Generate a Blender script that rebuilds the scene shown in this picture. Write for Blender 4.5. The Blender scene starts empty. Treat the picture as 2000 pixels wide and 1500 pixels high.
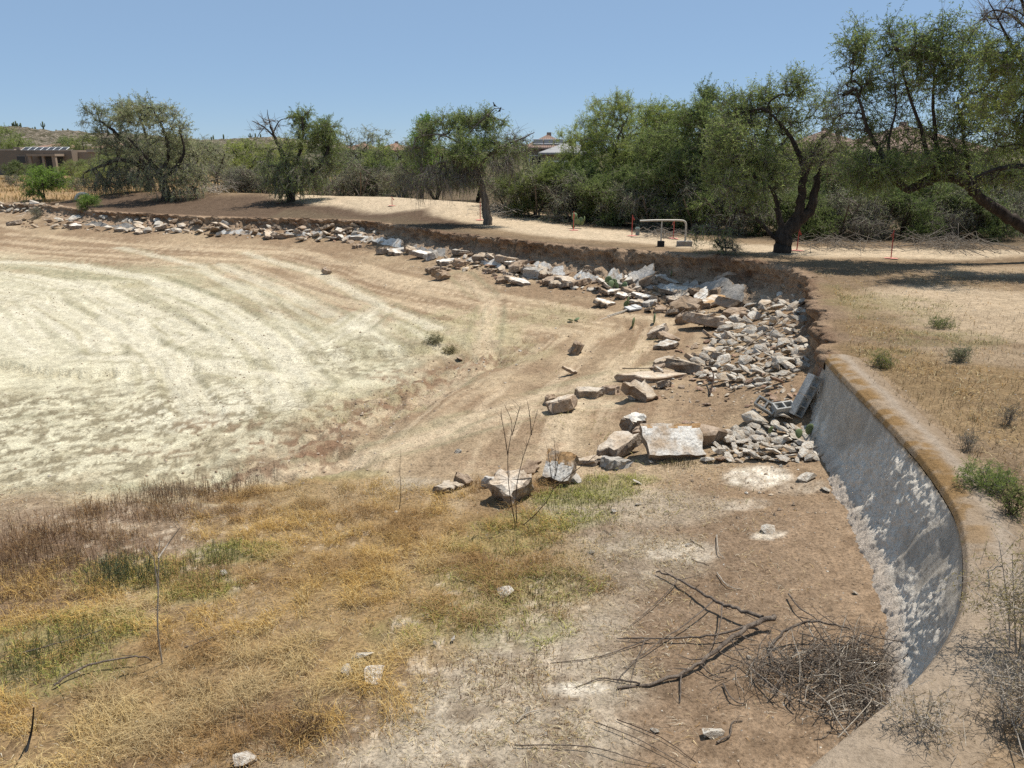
import bpy, bmesh, math, random
import numpy as np
from mathutils import Vector, Matrix, Euler

# ------------------------------------------------------------------ camera, sky, sun, exposure
SC = bpy.context.scene
COL = SC.collection
FPX, PITCH, CAMZ = 1500.0, math.radians(16.7), 3.5
cam_d = bpy.data.cameras.new("camera")
cam = bpy.data.objects.new("camera", cam_d)
COL.objects.link(cam)
cam.location = (0, 0, CAMZ)
cam.rotation_euler = (math.radians(90) - PITCH, 0, 0)
cam_d.sensor_width = 36.0
cam_d.lens = FPX / 2000.0 * 36.0
cam_d.clip_start = 0.05
cam_d.clip_end = 3000
SC.camera = cam

SUN_EL, SUN_AZ = math.radians(66), math.radians(31)      # azimuth from +x towards +y
world = bpy.data.worlds.new("World")
SC.world = world
world.use_nodes = True
wn = world.node_tree
sky = wn.nodes.new("ShaderNodeTexSky")
sky.sky_type = 'NISHITA'
sky.sun_disc = False
sky.sun_elevation = SUN_EL
sky.sun_rotation = math.radians(90) - SUN_AZ
sky.altitude = 3000
sky.air_density = 1.0
sky.dust_density = 0.0
sky.ozone_density = 6.0
bg = wn.nodes["Background"]
bg.inputs[1].default_value = 0.086
flat_mix = wn.nodes.new("ShaderNodeMix")          # flat pale blue blended in to even out the sky gradient
flat_mix.data_type = 'RGBA'
flat_mix.inputs[0].default_value = 0.6
flat_mix.inputs[7].default_value = (3.45, 5.0, 6.95, 1)
wn.links.new(sky.outputs[0], flat_mix.inputs[6])
wn.links.new(flat_mix.outputs[2], bg.inputs[0])

sun_d = bpy.data.lights.new("sun", 'SUN')
sun_d.energy = 5.0
sun_d.angle = math.radians(0.53)
sun_d.color = (1.0, 0.955, 0.88)
sun = bpy.data.objects.new("sun", sun_d)
COL.objects.link(sun)
to_sun = Vector((math.cos(SUN_EL) * math.cos(SUN_AZ), math.cos(SUN_EL) * math.sin(SUN_AZ), math.sin(SUN_EL)))
sun.rotation_euler = (-to_sun).to_track_quat('-Z', 'Y').to_euler()
sun.location = (20, 20, 40)

SC.view_settings.view_transform = 'Standard'
SC.view_settings.look = 'None'
SC.view_settings.exposure = 0.26
SC.view_settings.gamma = 1.0
SC.render.engine = 'CYCLES'
SC.cycles.max_bounces = 6
SC.cycles.transparent_max_bounces = 4
SC.cycles.diffuse_bounces = 3
SC.cycles.use_denoising = False

RNG = np.random.default_rng(7)
random.seed(7)

# ------------------------------------------------------------------ noise
def _hash(ix, iy, iz, seed):
    h = (ix.astype(np.int64) * 374761393 + iy.astype(np.int64) * 668265263 + iz.astype(np.int64) * 2147483647 + seed * 974634777) & 0xFFFFFFFF
    h = ((h ^ (h >> 13)) * 1274126177) & 0xFFFFFFFF
    h = ((h ^ (h >> 16)) * 2246822519) & 0xFFFFFFFF
    return ((h ^ (h >> 15)) & 0xFFFFFF) / float(0xFFFFFF)

def vn2(x, y, seed=0):
    x = np.asarray(x, float); y = np.asarray(y, float)
    ix = np.floor(x); iy = np.floor(y)
    fx = x - ix; fy = y - iy
    fx = fx * fx * (3 - 2 * fx); fy = fy * fy * (3 - 2 * fy)
    z = np.zeros_like(ix)
    a = _hash(ix, iy, z, seed); b = _hash(ix + 1, iy, z, seed)
    c = _hash(ix, iy + 1, z, seed); d = _hash(ix + 1, iy + 1, z, seed)
    return (a * (1 - fx) + b * fx) * (1 - fy) + (c * (1 - fx) + d * fx) * fy

def fbm2(x, y, seed=0, octv=4, gain=0.5):
    s = 0; a = 1; n = 0
    for o in range(octv):
        s = s + a * vn2(x * 2 ** o + 17.3 * o, y * 2 ** o - 9.1 * o, seed + o); n += a; a *= gain
    return s / n

def vn3(x, y, z, seed=0):
    ix = np.floor(x); iy = np.floor(y); iz = np.floor(z)
    fx = x - ix; fy = y - iy; fz = z - iz
    fx = fx * fx * (3 - 2 * fx); fy = fy * fy * (3 - 2 * fy); fz = fz * fz * (3 - 2 * fz)
    r = 0
    for dx in (0, 1):
        for dy in (0, 1):
            for dz in (0, 1):
                r = r + _hash(ix + dx, iy + dy, iz + dz, seed) * (fx if dx else 1 - fx) * (fy if dy else 1 - fy) * (fz if dz else 1 - fz)
    return r

def fbm3(x, y, z, seed=0, octv=3):
    s = 0; a = 1; n = 0
    for o in range(octv):
        s = s + a * vn3(x * 2 ** o + 3.7 * o, y * 2 ** o, z * 2 ** o, seed + o); n += a; a *= 0.5
    return s / n

def sstep(a, b, x):
    t = np.clip((x - a) / (b - a), 0, 1)
    return t * t * (3 - 2 * t)

# ------------------------------------------------------------------ pixel rays (2000 x 1500 photo) to places
CP, SP = math.cos(PITCH), math.sin(PITCH)
def ray(px, py):
    u = (px - 1000) / FPX; v = (750 - py) / FPX
    return u, CP + v * SP, -SP + v * CP
def on_z(px, py, z):
    u, dy, dz = ray(px, py)
    t = (z - CAMZ) / dz
    return u * t, dy * t
def at_y(px, py, Y):
    u, dy, dz = ray(px, py)
    t = Y / dy
    return Vector((u * t, Y, CAMZ + dz * t))
def to_px(x, y, z):
    zz = z - CAMZ
    dep = y * CP - zz * SP
    up = y * SP + zz * CP
    return 1000 + FPX * x / dep, 750 - FPX * up / dep

# ------------------------------------------------------------------ basin edge
def catmull(P, n=8):
    P = np.array(P, float); out = []
    for i in range(len(P) - 1):
        p0 = P[max(i - 1, 0)]; p1 = P[i]; p2 = P[i + 1]; p3 = P[min(i + 2, len(P) - 1)]
        for k in range(n):
            t = k / n
            out.append(0.5 * ((2 * p1) + (-p0 + p2) * t + (2 * p0 - 5 * p1 + 4 * p2 - p3) * t * t + (-p0 + 3 * p1 - 3 * p2 + p3) * t ** 3))
    out.append(P[-1])
    return np.array(out)

EDGE_CTRL = [(-66, 20), (-70, 40), (-58, 56), (-46, 59), (-37.3, 57.3), (-31.5, 54.3), (-26.3, 49.8), (-17.7, 45.3), (-12.5, 43.9), (-8.3, 42.3),
             (-3.6, 36.9), (-1.1, 33.8), (2.03, 30.9), (5.46, 28.5), (7.24, 27.3), (8.55, 25.4), (8.6, 22.8), (7.25, 18.1), (6.1, 14.9), (5.6, 13.44),
             (5.16, 10.5), (4.9, 8.75), (4.66, 7.65), (4.42, 6.9), (4.03, 6.1), (3.53, 5.31), (2.89, 4.62), (2.03, 3.95), (1.3, 3.42), (0.2, 2.85),
             (-2, 2.2), (-6, 1.6), (-14, 1.2), (-30, 2), (-50, 8), (-66, 20)]
EDGE = catmull(EDGE_CTRL, 5)
ESEG = np.linalg.norm(np.diff(EDGE, axis=0), axis=1)
EARC = np.concatenate([[0], np.cumsum(ESEG)])
def arc_of_ctrl(i): return EARC[i * 5]
ARC_WALL0, ARC_WALL1 = arc_of_ctrl(19), arc_of_ctrl(31)
ARC_FAR0 = arc_of_ctrl(2)
HB_T = [arc_of_ctrl(i) for i in (0, 4, 6, 9, 11, 13, 16, 18, 19, 27, 34)]
HB_V = [0.7, 0.65, 0.75, 0.8, 0.95, 1.15, 1.25, 1.2, 1.12, 1.12, 1.1]

def edge_info(x, y):
    """signed distance (positive on the bank, negative in the basin) and arc length of the nearest edge point"""
    x = np.asarray(x, float).ravel(); y = np.asarray(y, float).ravel()
    best = np.full(x.shape, 1e18); arc = np.zeros(x.shape); inside = np.zeros(x.shape, bool)
    for i in range(len(EDGE) - 1):
        ax, ay = EDGE[i]; bx, by = EDGE[i + 1]
        dx, dy = bx - ax, by - ay
        L2 = dx * dx + dy * dy
        if L2 < 1e-12: continue
        t = np.clip(((x - ax) * dx + (y - ay) * dy) / L2, 0, 1)
        d2 = (x - ax - t * dx) ** 2 + (y - ay - t * dy) ** 2
        m = d2 < best
        best = np.where(m, d2, best); arc = np.where(m, EARC[i] + t * math.sqrt(L2), arc)
        c = ((ay > y) != (by > y))
        if c.any():
            xi = ax + (y - ay) * dx / (dy if dy else 1e-12)
            inside ^= (c & (x < xi))
    d = np.sqrt(best)
    return np.where(inside, -d, d), arc

def poly_dist(x, y, P):
    best = np.full(np.shape(x), 1e18); par = np.zeros(np.shape(x))
    P = np.array(P, float); acc = 0
    for i in range(len(P) - 1):
        ax, ay = P[i]; dx, dy = P[i + 1] - P[i]
        L2 = dx * dx + dy * dy; L = math.sqrt(L2)
        t = np.clip(((x - ax) * dx + (y - ay) * dy) / L2, 0, 1)
        d2 = (x - ax - t * dx) ** 2 + (y - ay - t * dy) ** 2
        m = d2 < best
        best = np.where(m, d2, best); par = np.where(m, acc + t * L, par); acc += L
    return np.sqrt(best), par

def edge_frame(arc):
    """point on the edge, and unit vector towards the basin"""
    arc = np.asarray(arc, float)
    px = np.interp(arc, EARC, EDGE[:, 0]); py = np.interp(arc, EARC, EDGE[:, 1])
    e = 0.35
    tx = np.interp(arc + e, EARC, EDGE[:, 0]) - np.interp(arc - e, EARC, EDGE[:, 0])
    ty = np.interp(arc + e, EARC, EDGE[:, 1]) - np.interp(arc - e, EARC, EDGE[:, 1])
    L = np.sqrt(tx * tx + ty * ty)
    return px, py, ty / L, -tx / L     # right of travel

# which side is the basin?
_px, _py, _nx, _ny = edge_frame(np.array([arc_of_ctrl(13)]))
_s, _ = edge_info(_px + _nx, _py + _ny)
SIDE = 1.0 if _s[0] < 0 else -1.0

# ------------------------------------------------------------------ terrain height
LEDGE = [on_z(*p) for p in ((470, 915, -1.75), (590, 892, -1.75), (640, 845, -1.75), (720, 800, -1.75), (790, 752, -1.75), (885, 708, -1.75), (960, 680, -1.7))]
TRACKS = [([on_z(a, b, -1.75) for a, b in t], w) for t, w in (
    (((0, 520), (150, 528), (300, 552), (430, 600), (540, 665), (610, 740)), 0.5),
    (((-120, 535), (60, 545), (200, 572), (320, 620), (400, 665)), 0.45),
    (((230, 500), (390, 530), (520, 595), (590, 665)), 0.35),
    (((430, 528), (545, 570), (650, 618)), 0.4),
    (((-100, 575), (90, 590), (190, 640), (210, 680)), 0.45),
    (((630, 672), (700, 635), (745, 606)), 0.45),
    (((120, 690), (280, 690), (390, 650), (330, 620)), 0.3),
    (((300, 690), (440, 700), (540, 720), (560, 780)), 0.5),
    (((200, 620), (330, 690), (395, 800)), 0.4),
    (((480, 510), (620, 545), (740, 600), (850, 640)), 0.35),
    (((1180, 800), (1000, 815), (850, 850), (640, 895), (500, 920)), 0.4),
    (((1300, 720), (1050, 770), (880, 830), (700, 890)), 0.3),
    (((900, 560), (960, 600), (940, 690), (820, 770), (640, 830)), 0.4))]

def height(x, y, full=False):
    shp = np.shape(x)
    x = np.asarray(x, float).ravel(); y = np.asarray(y, float).ravel()
    s, arc = edge_info(x, y)
    hb = np.interp(arc, HB_T, HB_V)
    r = np.sqrt(x * x + y * y)
    # bank
    zb = 0.10 * (fbm2(x * 0.25, y * 0.25, 3, 3) - 0.5) * sstep(0.5, 3, s)
    zb = zb + 0.035 * (fbm2(x * 1.7, y * 1.7, 5, 3) - 0.5)
    dr, _ = poly_dist(x, y, [(-28, 60), (-17, 56), (-8, 51), (-4, 47.5)])
    zb = zb + 0.75 * np.exp(-(dr / 4.2) ** 2) * sstep(0, 4, s)
    zb = zb + 0.011 * np.clip(r - 62, 0, 400) * sstep(0.2, 6, s)
    zb = zb + 1.7 * sstep(3.0, -1.2, y) * sstep(-9, -3, x) * (r < 30) * sstep(0.3, 1.6, s)
    zb = zb + 0.05 * sstep(0.8, 2.5, s) * (r < 16)
    # basin
    d = np.maximum(-s, 0)
    zi = -hb - 0.95 * (1 - np.exp(-d / 6.5))
    zi = zi + 0.10 * (fbm2(x * 0.35, y * 0.35, 11, 3) - 0.5) * sstep(0.5, 3, d)
    zi = zi + 0.05 * (fbm2(x * 1.3, y * 1.3, 13, 4) - 0.5) + 0.045 * (fbm2(x * 4.2, y * 5.5, 15, 3) - 0.5) * sstep(.3, .6, fbm2(x * .3, y * .3, 16, 2))
    dl, _ = poly_dist(x, y, LEDGE)
    rough = np.exp(-(dl / 1.1) ** 2)
    zi = zi + rough * (0.42 * (fbm2(x * 2.6, y * 2.6, 19, 4, .6) - 0.42)) - 0.12 * np.exp(-((dl - 0.5) / 0.5) ** 2)
    pile = sstep(arc_of_ctrl(15), arc_of_ctrl(16), arc) * sstep(ARC_WALL0 + 1.2, ARC_WALL0 - 0.6, arc)
    zi = zi + pile * 0.42 * np.exp(-(d / 1.3) ** 2)
    far = sstep(ARC_FAR0, arc_of_ctrl(5), arc) * sstep(arc_of_ctrl(16), arc_of_ctrl(13), arc)
    zi = zi + far * 0.22 * np.exp(-(d / 1.0) ** 2)
    # streaks left by machines, running with the bank
    st = fbm2(d * 1.5, arc * 0.10, 23, 3)
    zi = zi + 0.045 * (st - 0.5) * sstep(2, 5, d)
    for T, w in TRACKS:
        dt, _ = poly_dist(x, y, T)
        zi = zi - 0.03 * np.exp(-((dt - w * 0.9) / 0.14) ** 2) + 0.02 * np.exp(-((dt - w * 1.4) / 0.14) ** 2)
    k = sstep(0.14, 0.30, s)
    z = zi * (1 - k) + zb * k
    # the far land beyond the wash
    if full:
        return z.reshape(shp), s.reshape(shp), arc.reshape(shp), st.reshape(shp), dl.reshape(shp)
    return z.reshape(shp)

# one polar sheet of heights, used for the ground mesh and to look up places
GA = np.concatenate([np.radians(np.linspace(-47, 47, 580)), np.radians(np.linspace(47, 313, 60))[1:-1]])
GR = [1.3]
while GR[-1] < 70: GR.append(GR[-1] * 1.0092)
GRN = len(GR)
while GR[-1] < 1500: GR.append(GR[-1] * 1.06)
GR = np.array(GR)
_aa, _rr = np.meshgrid(GA, GR)
GX = np.sin(_aa) * _rr; GY = np.cos(_aa) * _rr
GZ, GS, GARC, GST, GDL = height(GX, GY, True)
_fi = np.arange(len(GR))
def hfast(x, y):
    """height of the sheet, for places in front of the viewer"""
    x = np.asarray(x, float); y = np.asarray(y, float)
    ai = np.clip((np.degrees(np.arctan2(x, y)) + 47) / 94 * 579, 0, 578.999)
    ri = np.clip(np.interp(np.log(np.hypot(x, y) + 1e-9), np.log(GR), _fi), 0, len(GR) - 1.001)
    i = ri.astype(int); j = ai.astype(int); u = ri - i; v = ai - j
    return (GZ[i, j] * (1 - v) + GZ[i, j + 1] * v) * (1 - u) + (GZ[i + 1, j] * (1 - v) + GZ[i + 1, j + 1] * v) * u
_TT = np.concatenate([np.linspace(3.5, 30, 420), np.geomspace(30.1, 320, 500)])
def ground(px, py):
    u, dy, dz = ray(px, py)
    X = u * _TT; Y = dy * _TT; Z = CAMZ + dz * _TT
    g = Z - hfast(X, Y)
    i = np.where(g < 0)[0]
    if len(i) == 0: i = [len(_TT) - 1]
    i = max(int(i[0]), 1)
    a = g[i - 1] / (g[i - 1] - g[i] + 1e-12)
    t = _TT[i - 1] + a * (_TT[i] - _TT[i - 1])
    p = Vector((u * t, dy * t, CAMZ + dz * t))
    p.z = float(hfast(p.x, p.y))
    return p
def hz(x, y): return float(hfast(x, y))
def px_m(px_len, p):
    """metres spanned by so many photo pixels at place p"""
    return px_len * (p.y * CP + (CAMZ - p.z) * SP) / FPX

# ------------------------------------------------------------------ ground colour
PATH = [on_z(a, b, 0.05) for a, b in ((560, 378), (700, 386), (800, 392), (900, 415), (1000, 436), (1120, 452), (1250, 462), (1380, 474), (1480, 483), (1600, 490), (1750, 492), (1950, 490))]
PATH[0] = (-13, 55); PATH[1] = (-9.5, 51.5); PATH[2] = (-6.0, 47.5)
def C(*a): return np.array(a, float)
def blobs(x, y, lst, seed=0):
    m = np.zeros_like(x)
    wob = 0.55 + 0.9 * fbm2(x * 0.9, y * 0.9, 77 + seed, 4)
    for (cx, cy, rx, ry, a) in lst:
        q = ((x - cx) / rx) ** 2 + ((y - cy) / ry) ** 2
        m = np.maximum(m, a * sstep(1.15, 0.35, q * wob))
    return m
def g_xy(px, py):
    p = ground(px, py); return p.x, p.y
def B(lst): return [(*g_xy(a, b), rx, ry, w) for (a, b, rx, ry, w) in lst]

B_GOLD = B([(800, 1100, 2.6, 2.2, 1), (450, 1330, 2.2, 1.5, 1), (620, 1010, 2.2, 1.1, .9), (560, 960, 1.8, .7, .9), (100, 1420, 1.5, 1.0, .8), (350, 1170, 2.4, 1.4, .8), (700, 1250, 1.5, 1.0, .8), (950, 960, 1.6, .5, .5), (80, 1200, 2.0, 1.6, .6)])
B_STRAW = B([(600, 985, 1.4, .5, .8), (720, 950, 1.4, .35, .7), (1300, 1000, 1.2, .6, .5), (880, 1130, 1.0, .6, .4), (560, 1200, 1.0, .5, .4), (1000, 1200, 1.6, 1.2, .9), (750, 1420, 1.5, .7, 1), (1150, 1100, 1.6, 1.0, .8), (1050, 1330, 1.3, .8, .8), (1200, 990, 1.5, .7, .7), (1000, 1450, 1.2, .6, .9)])
B_GREEN = B([(1060, 1020, 1.1, .45, .7), (1200, 940, .7, .3, .7), (940, 1130, .8, .4, .5), (1000, 1230, .8, .4, .5), (820, 1230, .7, .35, .5), (1130, 970, 0.9, .4, 1), (980, 1060, .9, .4, .5), (450, 1080, .8, .4, .9), (250, 1120, .9, .6, .9), (380, 1150, .7, .5, .8), (180, 1230, .8, .5, .8), (80, 1310, .9, .6, .8), (1050, 1150, .9, .5, .6), (900, 1200, .8, .4, .5), (680, 925, .8, .25, .5), (60, 1250, .8, .4, .7)])
B_BROWNW = B([(100, 1080, 1.8, .9, 1), (300, 1000, 1.6, .5, .9), (400, 965, 1.2, .4, .7), (600, 1420, .9, .5, .6), (40, 1160, 1.2, .6, .8)])
B_OLIVE = B([(900, 640, 2.2, 2.6, .8), (1000, 690, 1.5, 1.6, .6), (700, 810, 1.2, .7, .9), (830, 665, 1.0, 1.3, .9), (620, 790, 1.6, 1.6, .25), (780, 760, .9, .9, .7), (1070, 620, 1.6, 1.6, .6), (780, 800, .9, .5, .7)])
B_WHITE = B([(80, 640, 6, 4.5, 1), (300, 660, 5, 3.5, 1), (430, 690, 3, 3, 1), (0, 580, 5, 4, .8), (400, 790, 1.6, 2.0, .8), (180, 590, 5, 3, .7), (690, 640, 1.0, 2.4, .9), (560, 690, 2.0, 2.2, .8)])
B_YELLOW = B([(100, 800, 5, 2.6, 1), (300, 860, 3, 1.5, .9), (0, 900, 4, 1.6, .9), (650, 730, 2.5, 2.0, .7), (250, 740, 5, 2.5, .9), (760, 660, 1.5, 2.0, .6)])
B_RED = B([(560, 870, 1.7, .6, 1), (700, 800, 1.4, .7, .8), (800, 735, 1.3, .9, .9), (470, 830, 1.5, .8, .7), (880, 720, .8, .6, .7), (600, 835, 1.2, .8, .6), (560, 895, 1.0, .4, .9), (1000, 900, 1.6, .5, .5), (1300, 800, 1.4, .7, .55), (1150, 870, 1.8, .6, .6), (350, 880, 1.6, .5, .5)])
B_PALEB = B([(1480, 930, .55, .5, 1), (1450, 985, .4, .2, .4), (1500, 1045, .25, .12, .7), (1130, 1345, .35, .12, .8), (1330, 1080, .5, .3, .4), (1560, 950, .5, .3, .35)])
B_BANKPALE = B([(1900, 590, 3.5, 2.6, 1), (1980, 640, 2.5, 2.0, .8), (1800, 600, 2.0, 1.2, .5), (1960, 530, 3, 1.5, .5), (1930, 690, 1.8, 1.0, .4)])
B_BANKGOLD = B([(1700, 700, 1.5, 1.3, .8), (1780, 770, 1.2, 1.0, .6), (1900, 740, 1.6, 1.2, .7), (1650, 580, 1.0, 2.0, .5), (1960, 830, 1.0, 1.0, .6), (1690, 640, 1.0, 1.0, .5), (1980, 760, 1.5, 1.0, .6)])
B_BANKGREEN = B([(1700, 590, 2.2, 1.6, .7), (1640, 570, 1.0, 1.5, .5), (1830, 660, 1.5, .8, .7), (1760, 620, 1.3, .9, .5), (1720, 690, .7, .4, .7)])  # olive green plant patches on the right bank
B_BASESOIL = B([(1450, 1100, 1.7, 1.4, .8), (1400, 1300, 1.8, 1.0, .9), (1550, 1000, 1.2, 1.0, .6), (1300, 1420, 1.6, .7, .8)])

def grasses(x, y):
    """cover of each kind of dry plant on the near slope"""
    return (blobs(x, y, B_GOLD, 1), blobs(x, y, B_STRAW, 2), blobs(x, y, B_GREEN, 3), blobs(x, y, B_BROWNW, 4))

def ground_colour(x, y, s, arc, st, dl):
    shp = x.shape
    x = x.ravel(); y = y.ravel(); s = s.ravel(); arc = arc.ravel(); st = st.ravel(); dl = dl.ravel()
    n1 = fbm2(x * 0.5, y * 0.5, 41, 4); n2 = fbm2(x * 2.3, y * 2.3, 43, 4); n3 = fbm2(x * 9, y * 9, 47, 3)
    d = np.maximum(-s, 0)
    def lay(c, m, col):
        return c + (np.asarray(col)[None, :] - c) * np.clip(m, 0, 1)[:, None]
    # ---------------- basin
    c = np.repeat(C(.255, .178, .112)[None, :], len(x), 0)
    c = lay(c, sstep(.38, .72, n1), C(.35, .262, .168))
    c = lay(c, sstep(.50, .66, st) * .8 * sstep(2, 4, d), C(.46, .36, .24))
    c = lay(c, sstep(.47, .36, st) * .45 * sstep(2, 4, d), C(.24, .17, .108))
    fine = fbm2(d * 4.5, arc * 0.35, 61, 3)
    c = lay(c, sstep(.55, .68, fine) * .5 * sstep(2, 4, d), C(.52, .41, .28))
    flo = sstep(7.5, 12.5, d + 4.5 * (n1 - .5)) * sstep(9.5, 12.0, y + 1.2 * (n2 - .5))
    c = lay(c, flo * .85, C(.43, .385, .255))
    c = lay(c, flo * sstep(.46, .38, fine) * .75, C(.27, .255, .165))
    c = lay(c, flo * sstep(.52, .62, st) * .7, C(.51, .465, .335))
    c = lay(c, blobs(x, y, B_YELLOW, 5) * (.35 + .65 * sstep(.3, .6, n2)), C(.53, .485, .35))
    c = lay(c, blobs(x, y, B_WHITE, 6) * (.5 + .5 * sstep(.35, .6, fine)), C(.575, .525, .40))
    # clods and cracked crust
    cr = fbm2(x * 4.2 + .6 * n1, y * 5.5, 67, 4, .6)
    crust = blobs(x, y, B([(150, 830, 5.5, 3.5, 1), (520, 820, 2.2, 2.2, 1), (100, 900, 4, 1.5, 1), (350, 770, 4, 2, .7), (700, 700, 2, 2.5, .8)]), 7)
    c = lay(c, crust * sstep(.47, .435, cr) * .8, C(.21, .175, .11))
    c = lay(c, blobs(x, y, B_OLIVE, 8) * .8 * sstep(.25, .6, n2), C(.34, .30, .18))
    dA, pA = poly_dist(x, y, TRACKS[0][0]); LA = sum(math.dist(TRACKS[0][0][q], TRACKS[0][0][q + 1]) for q in range(5)); fl2 = sstep(6.5, 10, d) * sstep(11.5, 14, y) * sstep(.2, 2.5, pA) * sstep(LA - .2, LA - 3, pA)
    sw_ = fbm2(dA * 2.4, pA * .07, 131, 3); sw2 = fbm2(dA * 6.5, pA * .12, 133, 3)
    c = lay(c, fl2 * sstep(6, 3.5, dA) * sstep(.50, .62, sw_) * .6, C(.56, .515, .385))
    c = lay(c, fl2 * sstep(6, 3.5, dA) * sstep(.47, .38, sw2) * .5, C(.33, .295, .19))
    for i, (T, w) in enumerate(TRACKS):
        dt, par = poly_dist(x, y, T)
        m = sstep(w * 1.25, w * .35, dt + .35 * (n2 - .5)) * sstep(.10, .5, fbm2(par * .35, dt * 5 + i, 5 + i, 3))
        hi = C(.57, .52, .395) if i < 10 else C(.50, .395, .27)
        c = lay(c, m * (.62 if i in (2, 3, 5, 9) else .85 if i < 10 else .7) * sstep(1.5, 3.5, d), hi)
        edge = np.exp(-((dt - w * 1.25) / .12) ** 2) * sstep(.35, .6, vn2(par * 1.1, dt * 3, 9 + i))
        c = lay(c, edge * .6, C(.27, .24, .15))
        rut = np.exp(-((dt - w * .45) / .07) ** 2) * sstep(.3, .6, vn2(par * 1.6, dt * 3, 19 + i))
        c = lay(c, rut * .45, C(.36, .32, .21))
    c = lay(c, blobs(x, y, B_RED, 9) * (.15 + .85 * sstep(.52, .44, cr)) * sstep(.25, .55, n2) * .75, C(.215, .135, .085))
    c = lay(c, np.exp(-(dl / .7) ** 2) * sstep(.52, .42, cr) * .8, C(.19, .115, .072))
    # near slope
    near = sstep(10.9, 9.6, y + 1.0 * (n2 - .5) + .12 * x) * (s < .3)
    soil = C(.235, .168, .112)
    c = lay(c, near, soil)
    c = lay(c, near * sstep(.35, .7, n1) * .6, C(.31, .23, .155))
    c = lay(c, near * blobs(x, y, B_BASESOIL, 10) * sstep(.2, .55, n2), C(.215, .150, .098))
    c = lay(c, near * sstep(2.4, .4, d) * (y < 11) * .7, C(.32, .225, .145))
    g, sw, gr, bw = grasses(x, y)
    c = lay(c, sw * .8, C(.42, .36, .275)); c = lay(c, g * .9, C(.27, .18, .085))
    c = lay(c, gr * .7, C(.22, .205, .085)); c = lay(c, bw * .75, C(.185, .125, .085))
    c = lay(c, near * sstep(.54, .68, n2) * .55, C(.13, .088, .055))
    c = lay(c, near * sstep(.60, .72, n3) * sstep(.45, .6, n1) * .6, C(.48, .40, .30))
    c = lay(c, blobs(x, y, B_PALEB, 11) * (.5 + .5 * sstep(.4, .6, n3)), C(.66, .59, .48))
    # dark brown band under the bank
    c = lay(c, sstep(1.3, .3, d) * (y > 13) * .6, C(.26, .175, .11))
    # ---------------- bank
    b = np.repeat(C(.205, .145, .09)[None, :], len(x), 0)
    b = lay(b, sstep(.35, .7, n1) * .6, C(.285, .205, .125))
    b = lay(b, sstep(.55, .70, n2) * .55, C(.135, .095, .06))
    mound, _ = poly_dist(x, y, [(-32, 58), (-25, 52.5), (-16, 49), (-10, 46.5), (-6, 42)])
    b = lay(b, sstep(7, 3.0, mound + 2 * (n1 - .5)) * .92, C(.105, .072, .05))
    field = sstep(-16, -24, x) * sstep(57, 62, y)
    b = lay(b, field * (.4 + .6 * sstep(.3, .6, n1)), C(.36, .235, .12))
    dp, par = poly_dist(x, y, PATH)
    pw = 1.9 + 1.3 * (fbm2(par * .22, par * 0 + 3, 71, 3) - .5) + 1.2 * sstep(40, 46, y) - .9 * sstep(6, 9, x)
    pm = sstep(pw + .7, pw - .5, dp + .8 * (n2 - .5))
    b = lay(b, pm * .95, C(.49, .39, .27))
    b = lay(b, pm * sstep(.5, .7, n2) * .35, C(.48, .37, .26))
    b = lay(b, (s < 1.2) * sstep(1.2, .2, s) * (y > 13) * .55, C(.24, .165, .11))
    wash = sstep(pw + 1.0, pw + 2.5, dp) * sstep(27, 31, y + .35 * np.abs(x - 6)) * (x > -14) * (y > 28)
    b = lay(b, wash * .8, C(.13, .098, .064))
    b = lay(b, blobs(x, y, B_BANKPALE, 12) * .9, C(.42, .325, .22))
    b = lay(b, blobs(x, y, B_BANKGOLD, 13) * .8, C(.215, .145, .07))
    b = lay(b, blobs(x, y, B_BANKGREEN, 14) * .7 * sstep(.3, .6, n2), C(.18, .155, .075))
    b = lay(b, (s < .75) * (y < 13.3) * (x > -3) * .8, C(.27, .195, .125))
    k = sstep(.14, .30, s)[:, None]
    out = c * (1 - k) + b * k
    out = out * (.80 + .40 * n3)[:, None] * (.85 + .3 * n2)[:, None]
    # far land: dark scrub cover
    r = np.sqrt(x * x + y * y)
    out = lay(out, sstep(95, 150, r) * .9, C(.15, .13, .075))
    global CRUST
    CRUST = (np.clip(crust * 1.2, 0, 1) * (s < -.5)).reshape(shp)
    return np.clip(out, 0.02, .9).reshape(shp + (3,)), pm.reshape(shp)

# ------------------------------------------------------------------ mesh helpers
def mesh_np(name, V, F, mats=(), col=None, smooth=False, fmat=None):
    """V (n,3); F list of index arrays (m,k) with any k"""
    me = bpy.data.meshes.new(name)
    V = np.asarray(V, np.float32)
    if not isinstance(F, list): F = [F]
    F = [np.asarray(f, np.int32) for f in F if len(f)]
    me.vertices.add(len(V)); me.vertices.foreach_set("co", V.ravel())
    idx = np.concatenate([f.ravel() for f in F])
    tot = np.concatenate([np.full(len(f), f.shape[1], np.int32) for f in F])
    st = np.concatenate([[0], np.cumsum(tot)[:-1]]).astype(np.int32)
    me.loops.add(len(idx)); me.loops.foreach_set("vertex_index", idx)
    me.polygons.add(len(tot)); me.polygons.foreach_set("loop_start", st)
    me.polygons.foreach_set("loop_total", tot)
    if fmat is not None: me.polygons.foreach_set("material_index", np.asarray(fmat, np.int32))
    me.polygons.foreach_set("use_smooth", np.full(len(tot), smooth))
    me.update(calc_edges=True)
    if col is not None:
        a = me.attributes.new("Col", 'FLOAT_COLOR', 'POINT')
        cc = np.ones((len(V), 4), np.float32); cc[:, :3] = col
        a.data.foreach_set("color", cc.ravel())
    for m in mats: me.materials.append(m)
    return me

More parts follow.
